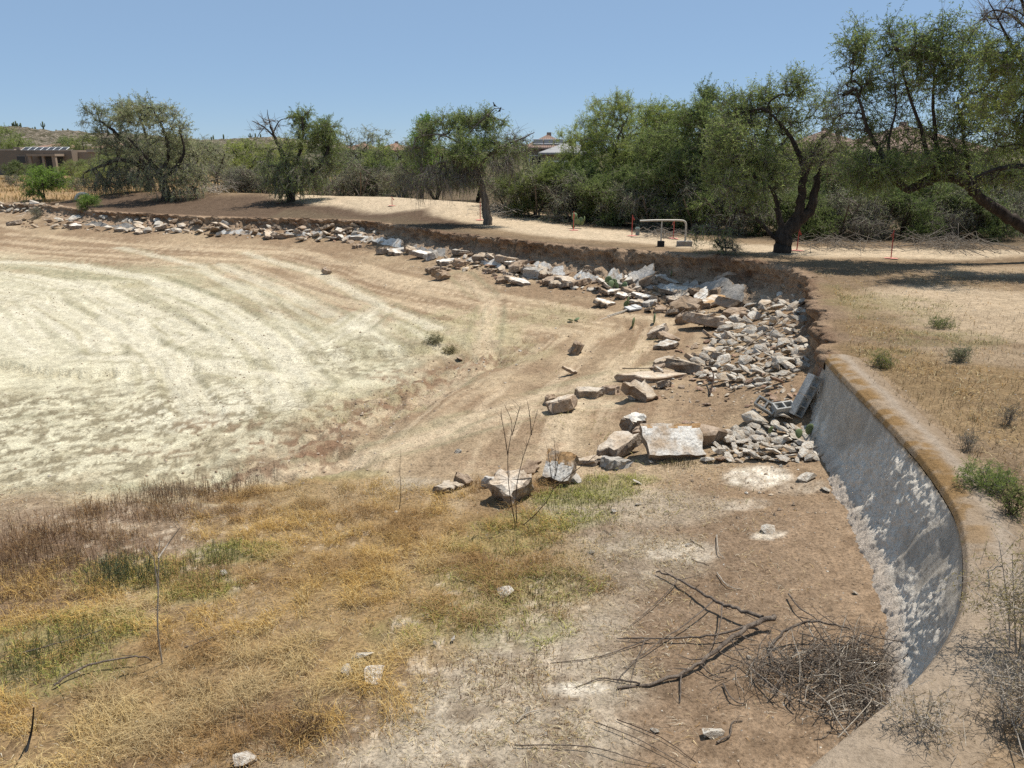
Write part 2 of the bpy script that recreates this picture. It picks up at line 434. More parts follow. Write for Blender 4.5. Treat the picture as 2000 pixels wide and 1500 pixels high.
def link(name, me, parent=None, loc=None, rot=None, scale=None):
    o = bpy.data.objects.new(name, me); COL.objects.link(o)
    if parent: o.parent = parent
    if loc is not None: o.location = loc
    if rot is not None: o.rotation_euler = rot
    if scale is not None: o.scale = scale
    return o
def tag(o, label=None, cat=None, group=None, kind=None):
    if label: o["label"] = label
    if cat: o["category"] = cat
    if group: o["group"] = group
    if kind: o["kind"] = kind
    return o
def thing(name, label, cat, loc=(0, 0, 0), group=None, rot=None):
    o = link(name, None, loc=loc, rot=rot)
    o.empty_display_size = .2
    return tag(o, label, cat, group)

class MB:
    """collects faces with one material index each"""
    def __init__(s): s.v = []; s.f = []; s.m = []
    def add(s, V, F, m=0):
        b = len(s.v); s.v += [tuple(p) for p in V]; s.f += [[i + b for i in f] for f in F]; s.m += [m] * len(F); return s
    def box(s, c, sz, rot=None, m=0):
        M = Matrix.Translation(c)
        if rot is not None: M = M @ Euler(rot).to_matrix().to_4x4()
        x, y, z = sz[0] / 2, sz[1] / 2, sz[2] / 2
        V = [M @ Vector(p) for p in ((-x, -y, -z), (x, -y, -z), (x, y, -z), (-x, y, -z), (-x, -y, z), (x, -y, z), (x, y, z), (-x, y, z))]
        return s.add(V, [(0, 3, 2, 1), (4, 5, 6, 7), (0, 1, 5, 4), (1, 2, 6, 5), (2, 3, 7, 6), (3, 0, 4, 7)], m)
    def mesh(s, name, mats, smooth=False):
        me = bpy.data.meshes.new(name); me.from_pydata(s.v, [], s.f); me.update()
        me.polygons.foreach_set("material_index", s.m)
        me.polygons.foreach_set("use_smooth", [smooth] * len(s.f))
        for m in mats: me.materials.append(m)
        return me

def tubes(paths, sides=4):
    """paths: list of (points (n,3), radii (n,)) -> verts, quads, caps"""
    VV = []; QQ = []; base = 0
    ang = np.arange(sides) * 2 * math.pi / sides
    ca, sa = np.cos(ang), np.sin(ang)
    for P, R in paths:
        P = np.asarray(P, float); R = np.asarray(R, float); n = len(P)
        if n < 2: continue
        T = np.gradient(P, axis=0)
        T /= (np.linalg.norm(T, axis=1, keepdims=True) + 1e-9)
        up = np.array([0.0, 0, 1]) if abs(T[:, 2]).mean() < .8 else np.array([1.0, 0, 0])
        A = np.cross(T, up); A /= (np.linalg.norm(A, axis=1, keepdims=True) + 1e-9)
        Bn = np.cross(T, A)
        ring = P[:, None, :] + R[:, None, None] * (ca[None, :, None] * A[:, None, :] + sa[None, :, None] * Bn[:, None, :])
        VV.append(ring.reshape(-1, 3))
        i = np.arange(n - 1)[:, None] * sides + np.arange(sides)[None, :]
        j = np.arange(n - 1)[:, None] * sides + (np.arange(sides)[None, :] + 1) % sides
        QQ.append(np.stack([i, j, j + sides, i + sides], -1).reshape(-1, 4) + base)
        base += n * sides
    if not VV: return np.zeros((0, 3)), np.zeros((0, 4), int)
    return np.concatenate(VV), np.concatenate(QQ)

# ------------------------------------------------------------------ materials
def new_mat(name, rough=.9, spec=.15):
    m = bpy.data.materials.new(name); m.use_nodes = True
    nt = m.node_tree; p = nt.nodes["Principled BSDF"]
    p.inputs["Roughness"].default_value = rough
    p.inputs["Specular IOR Level"].default_value = spec
    return m, nt, p
def N(nt, t, **kw):
    n = nt.nodes.new(t)
    for k, v in kw.items(): setattr(n, k, v)
    return n
def noise(nt, scale, detail=4, rough=.6, vec=None):
    n = N(nt, "ShaderNodeTexNoise"); n.inputs["Scale"].default_value = scale; n.inputs["Detail"].default_value = detail; n.inputs["Roughness"].default_value = rough
    if vec is not None: nt.links.new(vec, n.inputs["Vector"])
    return n
def ramp(nt, src, stops):
    r = N(nt, "ShaderNodeValToRGB"); e = r.color_ramp.elements
    while len(e) > len(stops): e.remove(e[-1])
    while len(e) < len(stops): e.new(.5)
    for k, (p, c) in enumerate(stops):
        e[k].position = p; e[k].color = (*c, 1) if len(c) == 3 else c
    nt.links.new(src, r.inputs[0]); return r
def mixc(nt, a, b, fac, mode='MIX'):
    m = N(nt, "ShaderNodeMix", data_type='RGBA', blend_type=mode)
    for sock, v in ((m.inputs[6], a), (m.inputs[7], b), (m.inputs[0], fac)):
        if hasattr(v, 'is_linked'): nt.links.new(v, sock)
        elif isinstance(v, (int, float)): sock.default_value = v
        else: sock.default_value = (*v, 1)
    return m.outputs[2]
def bump(nt, p, h, strength=.4, dist=.02):
    b = N(nt, "ShaderNodeBump"); b.inputs["Strength"].default_value = strength; b.inputs["Distance"].default_value = dist
    nt.links.new(h, b.inputs["Height"]); nt.links.new(b.outputs[0], p.inputs["Normal"])

def m_ground(name, cracks=False):
    m, nt, p = new_mat(name, 1.0, .05)
    at = N(nt, "ShaderNodeAttribute", attribute_name="Col")
    geo = N(nt, "ShaderNodeNewGeometry")
    n1 = noise(nt, 26, 6, .7, geo.outputs["Position"]); n2 = noise(nt, 5, 5, .6, geo.outputs["Position"])
    r1 = ramp(nt, n1.outputs[0], [(.34, (.42, .39, .36)), (.5, (1, 1, 1)), (.68, (1.45, 1.42, 1.38))])
    r2 = ramp(nt, n2.outputs[0], [(.30, (.78, .76, .74)), (.52, (1, 1, 1)), (.75, (1.16, 1.16, 1.15))])
    c = mixc(nt, at.outputs[0], r1.outputs[0], .8, 'MULTIPLY')
    c = mixc(nt, c, r2.outputs[0], .9, 'MULTIPLY')
    # small pale grit
    vo = N(nt, "ShaderNodeTexVoronoi"); vo.inputs["Scale"].default_value = 20; nt.links.new(geo.outputs["Position"], vo.inputs["Vector"])
    g1 = ramp(nt, vo.outputs["Distance"], [(.06, (1, 1, 1)), (.14, (0, 0, 0))])
    g2 = ramp(nt, n2.outputs[0], [(.5, (0, 0, 0)), (.62, (1, 1, 1))])
    gm = N(nt, "ShaderNodeMath", operation='MULTIPLY'); nt.links.new(g1.outputs[0], gm.inputs[0]); nt.links.new(g2.outputs[0], gm.inputs[1])
    c = mixc(nt, c, (.55, .47, .38), gm.outputs[0])
    # dried crust: cracks between curled plates, only where the mud lay deepest
    ca = N(nt, "ShaderNodeAttribute", attribute_name="Crust")
    wv = N(nt, "ShaderNodeVectorMath", operation='MULTIPLY_ADD'); nt.links.new(n2.outputs["Color"], wv.inputs[0]); wv.inputs[1].default_value = (.16, .16, .16); nt.links.new(geo.outputs["Position"], wv.inputs[2])
    v2 = N(nt, "ShaderNodeTexVoronoi", feature='DISTANCE_TO_EDGE'); v2.inputs["Scale"].default_value = 3.6; nt.links.new(wv.outputs[0], v2.inputs["Vector"])
    k1 = ramp(nt, v2.outputs["Distance"], [(.03, (1, 1, 1)), (.09, (0, 0, 0))]); n4 = noise(nt, 1.3, 3, .6, geo.outputs["Position"]); k2 = ramp(nt, n4.outputs[0], [(.45, (.0, .0, .0)), (.62, (.6, .6, .6))])
    km = N(nt, "ShaderNodeMath", operation='MULTIPLY'); nt.links.new(k1.outputs[0], km.inputs[0]); nt.links.new(k2.outputs[0], km.inputs[1])
    kc = N(nt, "ShaderNodeMath", operation='MULTIPLY'); nt.links.new(km.outputs[0], kc.inputs[0]); nt.links.new(ca.outputs["Fac"], kc.inputs[1])
    c = mixc(nt, c, (.15, .12, .075), kc.outputs[0])
    nt.links.new(c, p.inputs["Base Color"])
    ad = N(nt, "ShaderNodeMath", operation='MULTIPLY_ADD'); nt.links.new(n2.outputs[0], ad.inputs[0]); ad.inputs[1].default_value = 2.5; nt.links.new(n1.outputs[0], ad.inputs[2])
    bump(nt, p, ad.outputs[0], .85, .035)
    return m
M_GROUND = m_ground("soil")

def m_bank():
    m, nt, p = new_mat("eroded_soil", 1.0, .05)
    at = N(nt, "ShaderNodeAttribute", attribute_name="Col")
    geo = N(nt, "ShaderNodeNewGeometry")
    n1 = noise(nt, 14, 6, .7, geo.outputs["Position"])
    r1 = ramp(nt, n1.outputs[0], [(.3, (.5, .47, .45)), (.5, (1, 1, 1)), (.72, (1.4, 1.35, 1.3))])
    c = mixc(nt, at.outputs[0], r1.outputs[0], .85, 'MULTIPLY')
    nt.links.new(c, p.inputs["Base Color"])
    bump(nt, p, n1.outputs[0], 1.0, .07)
    return m
M_BANK = m_bank()

def m_concrete(name, base, dark, stain=None, sc=6, amount=.5, bumpd=.012):
    m, nt, p = new_mat(name, .95, .1)
    tc = N(nt, "ShaderNodeTexCoord"); oi = N(nt, "ShaderNodeObjectInfo")
    add = N(nt, "ShaderNodeVectorMath", operation='ADD'); nt.links.new(tc.outputs["Object"], add.inputs[0])
    sc3 = N(nt, "ShaderNodeVectorMath", operation='SCALE'); sc3.inputs[0].default_value = (37, 91, 53); nt.links.new(oi.outputs["Random"], sc3.inputs[3]); nt.links.new(sc3.outputs[0], add.inputs[1])
    n1 = noise(nt, sc, 6, .65, add.outputs[0]); n2 = noise(nt, sc * .45, 4, .6, add.outputs[0]); n3 = noise(nt, sc * 6, 4, .7, add.outputs[0])
    r = ramp(nt, n1.outputs[0], [(.32, dark), (.52, base), (.75, tuple(min(.85, v * 1.12) for v in base))])
    c = r.outputs[0]
    if stain:
        f = ramp(nt, n2.outputs[0], [(.50 - .12 * amount, (0, 0, 0)), (.62, (1, 1, 1))])
        c = mixc(nt, c, stain, f.outputs[0])
    v = ramp(nt, oi.outputs["Random"], [(0, (.82, .80, .77)), (1, (1.12, 1.11, 1.1))])
    c = mixc(nt, c, v.outputs[0], 1.0, 'MULTIPLY')
    g = ramp(nt, n3.outputs[0], [(.35, (.55, .52, .49)), (.55, (1, 1, 1))])
    c = mixc(nt, c, g.outputs[0], .8, 'MULTIPLY')
    nt.links.new(c, p.inputs["Base Color"])
    bump(nt, p, n1.outputs[0], .9, bumpd * 3.5)
    return m
M_WHITE = m_concrete("pale_gunite", (.74, .71, .65), (.58, .53, .46), (.47, .37, .27), 5, .25)
M_TAN = m_concrete("tan_concrete", (.52, .42, .31), (.36, .27, .19), (.60, .53, .44), 5, .5)
M_BROWN = m_concrete("earth_crusted_concrete", (.33, .245, .17), (.20, .14, .095), (.42, .33, .25), 5, .5)
M_ORANGE = m_concrete("ochre_stained_gunite", (.46, .29, .145), (.33, .20, .10), (.62, .57, .49), 5, .2)
M_GREY = m_concrete("grey_concrete", (.46, .425, .375), (.30, .275, .24), (.52, .49, .45), 5, .4)
M_EDGE = m_concrete("broken_edge", (.36, .285, .215), (.20, .15, .11), (.46, .38, .30), 9, .4, .03)
M_STONE = m_concrete("white_stone", (.74, .69, .605), (.56, .51, .43), (.50, .41, .315), 7, .5, .02)
M_STONEG = m_concrete("blue_grey_stone", (.55, .515, .455), (.38, .35, .305), (.46, .38, .295), 7, .6, .02)
M_STONEB = m_concrete("red_brown_stone", (.40, .265, .19), (.25, .155, .11), (.50, .40, .31), 7, .3, .02)
M_BLOCK = m_concrete("cinder_block_grey", (.42, .42, .40), (.33, .33, .31), (.54, .53, .50), 8, .2, .006)
M_FOOT = m_concrete("footing_concrete", (.33, .31, .29), (.22, .20, .19), None, 8, .2)

def m_plain(name, col, rough=.6, spec=.3, metal=0, var=.2, sc=12):
    m, nt, p = new_mat(name, rough, spec)
    p.inputs["Metallic"].default_value = metal
    tc = N(nt, "ShaderNodeTexCoord"); n = noise(nt, sc, 4, .6, tc.outputs["Object"])
    r = ramp(nt, n.outputs[0], [(.3, tuple(c * (1 - var) for c in col)), (.7, tuple(min(.95, c * (1 + var)) for c in col))])
    nt.links.new(r.outputs[0], p.inputs["Base Color"])
    return m
M_PIPE = m_plain("weathered_cream_pipe", (.50, .45, .37), .5, .4, 0, .18, 20)
M_STAKE = m_plain("red_painted_lath", (.45, .09, .07), .7, .2, 0, .3, 30)
M_PINK = m_plain("pink_ground_paint", (.62, .27, .22), .95, .05, 0, .2, 20)
M_BLACK = m_plain("black_footing", (.03, .03, .03), .8, .1)
M_UTIL = m_plain("grey_green_plastic", (.24, .29, .26), .6, .3)
M_GREYWOOD = m_plain("weathered_grey_board", (.52, .51, .49), .9, .1, 0, .2, 14)

def m_leaf(name, trans=.35):
    m = bpy.data.materials.new(name); m.use_nodes = True; nt = m.node_tree
    nt.nodes.clear()
    out = N(nt, "ShaderNodeOutputMaterial"); at = N(nt, "ShaderNodeAttribute", attribute_name="Col"); oi = N(nt, "ShaderNodeObjectInfo")
    v = ramp(nt, oi.outputs["Random"], [(0, (.82, .86, .82)), (.5, (1, 1, 1)), (1, (1.15, 1.10, .9))])
    c = mixc(nt, at.outputs[0], v.outputs[0], 1.0, 'MULTIPLY')
    d = N(nt, "ShaderNodeBsdfDiffuse"); t = N(nt, "ShaderNodeBsdfTranslucent"); mx = N(nt, "ShaderNodeMixShader"); mx.inputs[0].default_value = trans
    nt.links.new(c, d.inputs[0]); nt.links.new(c, t.inputs[0]); nt.links.new(d.outputs[0], mx.inputs[1]); nt.links.new(t.outputs[0], mx.inputs[2]); nt.links.new(mx.outputs[0], out.inputs[0])
    return m
M_LEAF = m_leaf("small_leaves", .5)
M_GRASS = m_leaf("dry_grass", .25)

def m_bark(name, dark, light, sc=9):
    m, nt, p = new_mat(name, .95, .05)
    tc = N(nt, "ShaderNodeTexCoord"); mp = N(nt, "ShaderNodeMapping"); mp.inputs["Scale"].default_value = (1, 1, .25); nt.links.new(tc.outputs["Object"], mp.inputs[0])
    n = noise(nt, sc, 6, .7, mp.outputs[0]); r = ramp(nt, n.outputs[0], [(.35, dark), (.65, light)])
    nt.links.new(r.outputs[0], p.inputs["Base Color"]); bump(nt, p, n.outputs[0], .9, .05)
    return m
M_BARK = m_bark("dark_mesquite_bark", (.030, .024, .020), (.085, .068, .055))
M_BARKG = m_bark("grey_brown_bark", (.10, .08, .062), (.22, .185, .15))
M_TWIG = m_bark("grey_twig", (.15, .125, .10), (.30, .265, .22), 20)
M_DEAD = m_bark("dead_wood", (.085, .065, .052), (.24, .195, .155), 16)
M_DEADP = m_bark("bleached_twig", (.32, .27, .21), (.52, .46, .38), 16)
M_STEM = m_bark("thin_dark_stem", (.045, .03, .025), (.10, .07, .055), 20)

# ------------------------------------------------------------------ the ground sheet
def build_ground():
    X, Y, Z, s, arc, st, dl = GX, GY, GZ, GS, GARC, GST, GDL
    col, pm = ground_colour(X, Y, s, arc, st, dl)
    nr, na = X.shape
    V = np.stack([X, Y, Z], -1).reshape(-1, 3)
    i = np.arange(nr - 1)[:, None] * na + np.arange(na)[None, :]
    j = np.arange(nr - 1)[:, None] * na + (np.arange(na)[None, :] + 1) % na
    Q = np.stack([i, i + na, j + na, j], -1).reshape(-1, 4)
    sf = s.ravel()[Q[:, 0]]; pf = pm.ravel()[Q].mean(1)
    cls = np.where(sf < .2, 1, np.where((pf > .5), 2, 0))
    colf = col.reshape(-1, 3); crf = CRUST.ravel()
    def part(name, k):
        q = Q[cls == k]
        u, inv = np.unique(q, return_inverse=True)
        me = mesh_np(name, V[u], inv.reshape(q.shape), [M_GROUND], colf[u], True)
        at = me.attributes.new('Crust', 'FLOAT', 'POINT'); at.data.foreach_set('value', crf[u].astype(np.float32))
        o = link(name, me)
        return tag(o, kind="structure")
    tag(part("ground", 0), "brown dirt bank around the drained basin")
    tag(part("basin_floor", 1), "pale dried mud floor and tan slopes of the drained basin")
    tag(part("path", 2), "pale sandy path along the bank")
    # centre cap under the viewer
    V0 = V[:na]; c = V0.mean(0)
    Vc = np.concatenate([V0, c[None, :]]); k = np.arange(na)
    o = link("ground", mesh_np("ground", Vc, np.stack([k, (k + 1) % na, np.full(na, na)], -1), [M_GROUND], np.concatenate([colf[:na], colf[:1]]), True))
    tag(o, "brown dirt of the bank underfoot", kind="structure")
build_ground()

# ------------------------------------------------------------------ eroded bank face (far side and right-hand corner)
def sweep(arcs, prof_s, prof_z, disp=None):
    """grid along the edge; prof_s / prof_z are (n_arc, n_prof): bank-positive offset and height"""
    ex, ey, nx, ny = edge_frame(arcs)
    nx = nx * SIDE; ny = ny * SIDE
    X = ex[:, None] - nx[:, None] * prof_s; Y = ey[:, None] - ny[:, None] * prof_s
    return X, Y, prof_z, nx, ny
def grid_quads(a, b):
    i = np.arange(a - 1)[:, None] * b + np.arange(b - 1)[None, :]
    return np.stack([i, i + 1, i + b + 1, i + b], -1).reshape(-1, 4)

def build_bank():
    a0, a1 = arc_of_ctrl(1), ARC_WALL0 + .25
    arcs = [a0]
    while arcs[-1] < a1:
        p = edge_frame(np.array([arcs[-1]])); r = math.hypot(p[0][0], p[1][0])
        arcs.append(arcs[-1] + max(.035, r * .0021))
    arcs = np.array(arcs); n = len(arcs)
    hb = np.interp(arcs, HB_T, HB_V)
    k = np.linspace(0, 1, 34)
    # key profile: (k, s, z as share of hb)
    ks = [0, .10, .20, .26, .31, .38, .5, .65, .8, .92, 1.0]
    ss = [.95, .55, .18, .03, .02, .14, .10, -.10, -.42, -.75, -1.0]
    zs = [-.06, .012, .02, .0, -.10, -.28, -.45, -.66, -.86, -1.0, -1.14]
    S = np.interp(k, ks, ss)[None, :].repeat(n, 0); Zr = np.interp(k, ks, zs)[None, :].repeat(n, 0)
    Z = Zr * hb[:, None]
    lip = (fbm2(arcs * 1.6, arcs * 0, 81, 5, .62) - .5)[:, None]
    S = S + lip * .60 * np.interp(k, [0, .1, .2, 1], [0, .2, 1, .8])[None, :]
    slump = sstep(.48, .66, fbm2(arcs * .45, arcs * 0 + 2, 97, 3))[:, None]
    S = S - slump * .20 * np.interp(k, [.22, .40, .7, 1], [0, 1, .8, .1])[None, :]
    ex, ey, nx, ny = edge_frame(arcs); nx = nx * SIDE; ny = ny * SIDE
    X = ex[:, None] - nx[:, None] * S; Y = ey[:, None] - ny[:, None] * S
    zb, sb, arcb, stb, dlb = height(X, Y, True)
    top = np.interp(k, [0, .2, .28], [1, 1, 0])[None, :]
    zbank = height(ex - nx * 1.0, ey - ny * 1.0)[:, None]
    Z = Z + zbank * np.interp(k, [0, .3, 1], [1, 1, 0])[None, :]
    face = np.interp(k, [.16, .24, .9, 1], [0, 1, .8, 0])[None, :]
    d1 = fbm3(X * 3.0, Y * 3.0, Z * 3.5, 83, 3) - .5; d2 = vn3(X * 9, Y * 9, Z * 9, 87) - .5
    blk = np.abs(fbm3(X * 5, Y * 5, Z * 6, 89, 2) - .5)
    d3 = vn3(X * 19, Y * 19, Z * 19, 88) - .5
    D = (d1 * .40 + d2 * .20 + d3 * .09 - blk * .3) * face
    X = X + nx[:, None] * D; Y = Y + ny[:, None] * D
    Z = Z + (fbm3(X * 4, Y * 4, Z * 4, 91, 2) - .5) * .16 * face
    V = np.stack([X, Y, Z], -1).reshape(-1, 3)
    gc, _ = ground_colour(X, Y, np.where(sb < .31, .31, sb), arcb, stb, dlb)
    cn = fbm2(arcs[:, None] * .5 + k[None, :] * 0, k[None, :] * 2 + arcs[:, None] * 0, 93, 3)[..., None]
    cd = fbm3(X * 2, Y * 2, Z * 5, 95, 3)[..., None]
    soil = C(.20, .128, .082) * (1 - sstep(.45, .62, cd)) + C(.35, .24, .155) * sstep(.45, .62, cd)
    soil = soil + (C(.36, .25, .165) - soil) * (sstep(.5, .68, cn) * .8)
    low = C(.40, .31, .22)
    lowm = np.interp(k, [.5, .95], [0, .9])[None, :, None]
    soil = soil * (1 - .5 * slump[..., None]) + C(.37, .265, .175) * .5 * slump[..., None]
    fcol = soil * (1 - lowm) + low * lowm
    fm = np.interp(k, [.14, .24], [0, 1])[None, :, None]
    colr = gc * (1 - fm) + fcol * fm
    o = link("eroded_bank", mesh_np("eroded_bank", V, grid_quads(n, len(k)), [M_BANK], colr.reshape(-1, 3), True))
    tag(o, "crumbling red brown soil face of the collapsed bank", kind="structure")
build_bank()

# ------------------------------------------------------------------ standing retaining wall
def m_wall(cap):
    m, nt, p = new_mat("gunite_wall_cap" if cap else "gunite_wall_face", .95, .08)
    at = N(nt, "ShaderNodeAttribute", attribute_name="Col"); geo = N(nt, "ShaderNodeNewGeometry")
    n1 = noise(nt, 30, 6, .7, geo.outputs["Position"]); n2 = noise(nt, 7, 4, .6, geo.outputs["Position"])
    r1 = ramp(nt, n1.outputs[0], [(.30, (.5, .48, .46)), (.52, (1, 1, 1)), (.75, (1.2, 1.2, 1.2))])
    r2 = ramp(nt, n2.outputs[0], [(.3, (.8, .79, .77)), (.6, (1.08, 1.08, 1.08))])
    c = mixc(nt, at.outputs[0], r1.outputs[0], .75, 'MULTIPLY'); c = mixc(nt, c, r2.outputs[0], .8, 'MULTIPLY')
    if not cap:
        vo = N(nt, "ShaderNodeTexVoronoi"); vo.inputs["Scale"].default_value = 11; nt.links.new(geo.outputs["Position"], vo.inputs["Vector"])
        g = ramp(nt, vo.outputs["Distance"], [(.10, (1, 1, 1)), (.17, (0, 0, 0))]); pm_ = ramp(nt, n2.outputs[0], [(.55, (0, 0, 0)), (.62, (.8, .8, .8))]); c = mixc(nt, c, (.16, .13, .11), mixc(nt, g.outputs[0], pm_.outputs[0], 1., 'MULTIPLY'))
    nt.links.new(c, p.inputs["Base Color"]); bump(nt, p, n1.outputs[0], .9, .03)
    return m
def build_wall():
    root = thing("retaining_wall", "curved pale gunite retaining wall with rust stained cap, still standing", "retaining wall", (5.2, 10.0, -1.1))
    a0, a1 = ARC_WALL0 + .05, ARC_WALL1
    arcs = np.arange(a0, a1, .022); n = len(arcs)
    zbank = height(*[v for v in (lambda e: (e[0] - e[2] * SIDE * .9, e[1] - e[3] * SIDE * .9))(edge_frame(arcs))])[:, None]
    ex, ey, nx, ny = edge_frame(arcs); nx = nx * SIDE; ny = ny * SIDE
    u = np.clip((arcs - a0) / 11.0, 0, 1)
    def mk(ks, ss, zs, nk, name, mat, capflag):
        k = np.linspace(0, 1, nk)
        S = np.interp(k, ks, ss)[None, :].repeat(n, 0); Z = np.interp(k, ks, zs)[None, :].repeat(n, 0)
        if capflag:
            w = .85 + .3 * fbm2(arcs * 1.1, arcs * 0, 101, 3)[:, None]
            S = np.where(S > .08, S * w, S)
            Z = Z + zbank * np.clip(S / .3, 0, 1)
        else:
            # long shallow hollows and ribs left by the spray gun
            depth = np.clip(-Z / 1.1, 0, 1)
            lob = fbm2(arcs * 1.05, arcs * 0 + 4, 103, 2)[:, None] - .5
            lob2 = fbm2(arcs[:, None] * 2.4 + depth * .8, depth * 1.2, 105, 3) - .5
            bat = np.interp(u, [0, .20, .30, .38, .58, .68, .78, 1], [.13, .12, .02, -.16, -.15, -.02, .18, .22])[:, None] + .22 * lob  # batter set so the middle catches sun and the ends stay shaded
            S = S + bat * depth * (1 - .45 * depth)
            S = S - lob2 * .13 * np.clip(depth * 4, 0, 1)
            rough = sstep(.36, .56, fbm2(arcs[:, None] * .9 + 9, depth * 1.5 + 2, 107, 3) + .20 * sstep(.5, 1, depth) * 1 + .14 * np.exp(-((u[:, None] - .47) / .2) ** 2) - .25 * sstep(.30, .18, u)[:, None])
            X0 = ex[:, None] - nx[:, None] * S; Y0 = ey[:, None] - ny[:, None] * S
            stip = fbm3(X0 * 25, Y0 * 25, Z * 13, 109, 2) - .5
            S = S - stip * .075 * rough * np.clip(depth * 8, 0, 1)
        X = ex[:, None] - nx[:, None] * S; Y = ey[:, None] - ny[:, None] * S
        if capflag: Z = Z + .012 * (fbm2(X * 8, Y * 8, 111, 3) - .5)
        V = np.stack([X, Y, Z], -1).reshape(-1, 3)
        if capflag:
            edge = S + .10 * (fbm2(X * 3, Y * 3, 113, 4) - .5)
            om = (sstep(.36, .16, edge) * sstep(-.05, .0, S + .03))[..., None] * (.15 + .85 * sstep(.85, .5, u))[:, None, None] * (.45 + .55 * sstep(.35, .6, fbm2(X * 6, Y * 6, 119, 3)))[..., None]
            colr = C(.34, .275, .21) * (1 - om) + C(.235, .145, .065) * om
            dirt = sstep(.30, .5, edge)[..., None] * .8
            colr = colr * (1 - dirt) + C(.25, .18, .115) * dirt
            nearm = sstep(.6, .9, u)[:, None, None] * .6
            colr = colr * (1 - nearm) + C(.35, .27, .19) * nearm
        else:
            base = C(.73, .615, .485)
            st = fbm2(arcs[:, None] * 6, depth * .7, 115, 3)[..., None]
            rg = (rough * .85)[..., None]; colr = (C(.50, .44, .36) * (1 - rg) + C(.76, .68, .57) * rg) * (.80 + .35 * st)  # smooth gunite darkened like shade, rough flakes whitened like sunlit stipple
            soilm = sstep(.86, 1.0, depth)[..., None] * .55
            colr = colr * (1 - soilm) + C(.44, .33, .24) * soilm
            topm = sstep(.10, .02, depth + .05 * (fbm2(arcs * 4, arcs * 0, 117, 3)[:, None] - .5))[..., None] * .9
            topm = topm * (.2 + .8 * sstep(.75, .45, u))[:, None, None]; colr = colr * (1 - topm) + C(.22, .14, .065) * topm
        link(name, mesh_np(name, V, grid_quads(n, nk), [mat], colr.reshape(-1, 3), True), root, loc=(-5.2, -10.0, 1.1))
        return X[0], Y[0], Z[0]
    mk([0, .15, .45, .75, .9, 1], [.72, .6, .38, .12, .03, 0.0], [-.10, .015, .055, .05, .02, -.045], 40, "cap", m_wall(True), True)
    mk([0, .08, .6, .85, 1], [.0, -.012, -.17, -.27, -.52], [-.045, -.13, -.72, -.98, -1.30], 70, "wall_face", m_wall(False), False)
    # broken end, pinkish core
    e = edge_frame(np.array([a0])); q = Vector((e[0][0], e[1][0], 0)); nn = Vector((e[2][0] * SIDE, e[3][0] * SIDE, 0)); tt = Vector((-nn.y, nn.x, 0))
    prof = [(.55, .0), (.38, .05), (.12, .05), (.0, -.05), (-.05, -.3), (-.16, -.7), (-.28, -1.0), (-.5, -1.3)]
    back = [(.62, -.05), (.5, -.25), (.34, -.35), (.22, -.42), (.2, -.6), (.1, -.85), (-.02, -1.1), (-.2, -1.3)]
    mb = MB(); rr = random.Random(3)
    P = [q - nn * s + Vector((0, 0, z)) for s, z in prof]; K = [q - nn * s + Vector((0, 0, z)) + tt * rr.uniform(-.1, .1) for s, z in back]
    mid = [(a + b) / 2 + tt * rr.uniform(-.09, .09) + Vector((0, 0, rr.uniform(-.04, .04))) for a, b in zip(P, K)]
    V = P + mid + K; m_ = len(P)
    F = [(i, i + 1, m_ + i + 1, m_ + i) for i in range(m_ - 1)] + [(m_ + i, m_ + i + 1, 2 * m_ + i + 1, 2 * m_ + i) for i in range(m_ - 1)]
    mb.add(V, F)
    o = link("broken_end", mb.mesh("broken_end", [m_concrete("pink_broken_core", (.50, .34, .26), (.33, .21, .15), (.55, .45, .38), 9, .4, .03)]), root, loc=(-5.2, -10, 1.1))
    o["label"] = "rough pinkish broken end of the wall"
build_wall()

# arc length for a photo column on the far bank
_fa = np.linspace(arc_of_ctrl(3), arc_of_ctrl(16), 900)
_fe = edge_frame(_fa); _fpx = to_px(_fe[0], _fe[1], np.full(len(_fa), -.6))[0]
_o = np.argsort(_fpx)
def arc_at(px): return float(np.interp(px, _fpx[_o], _fa[_o]))

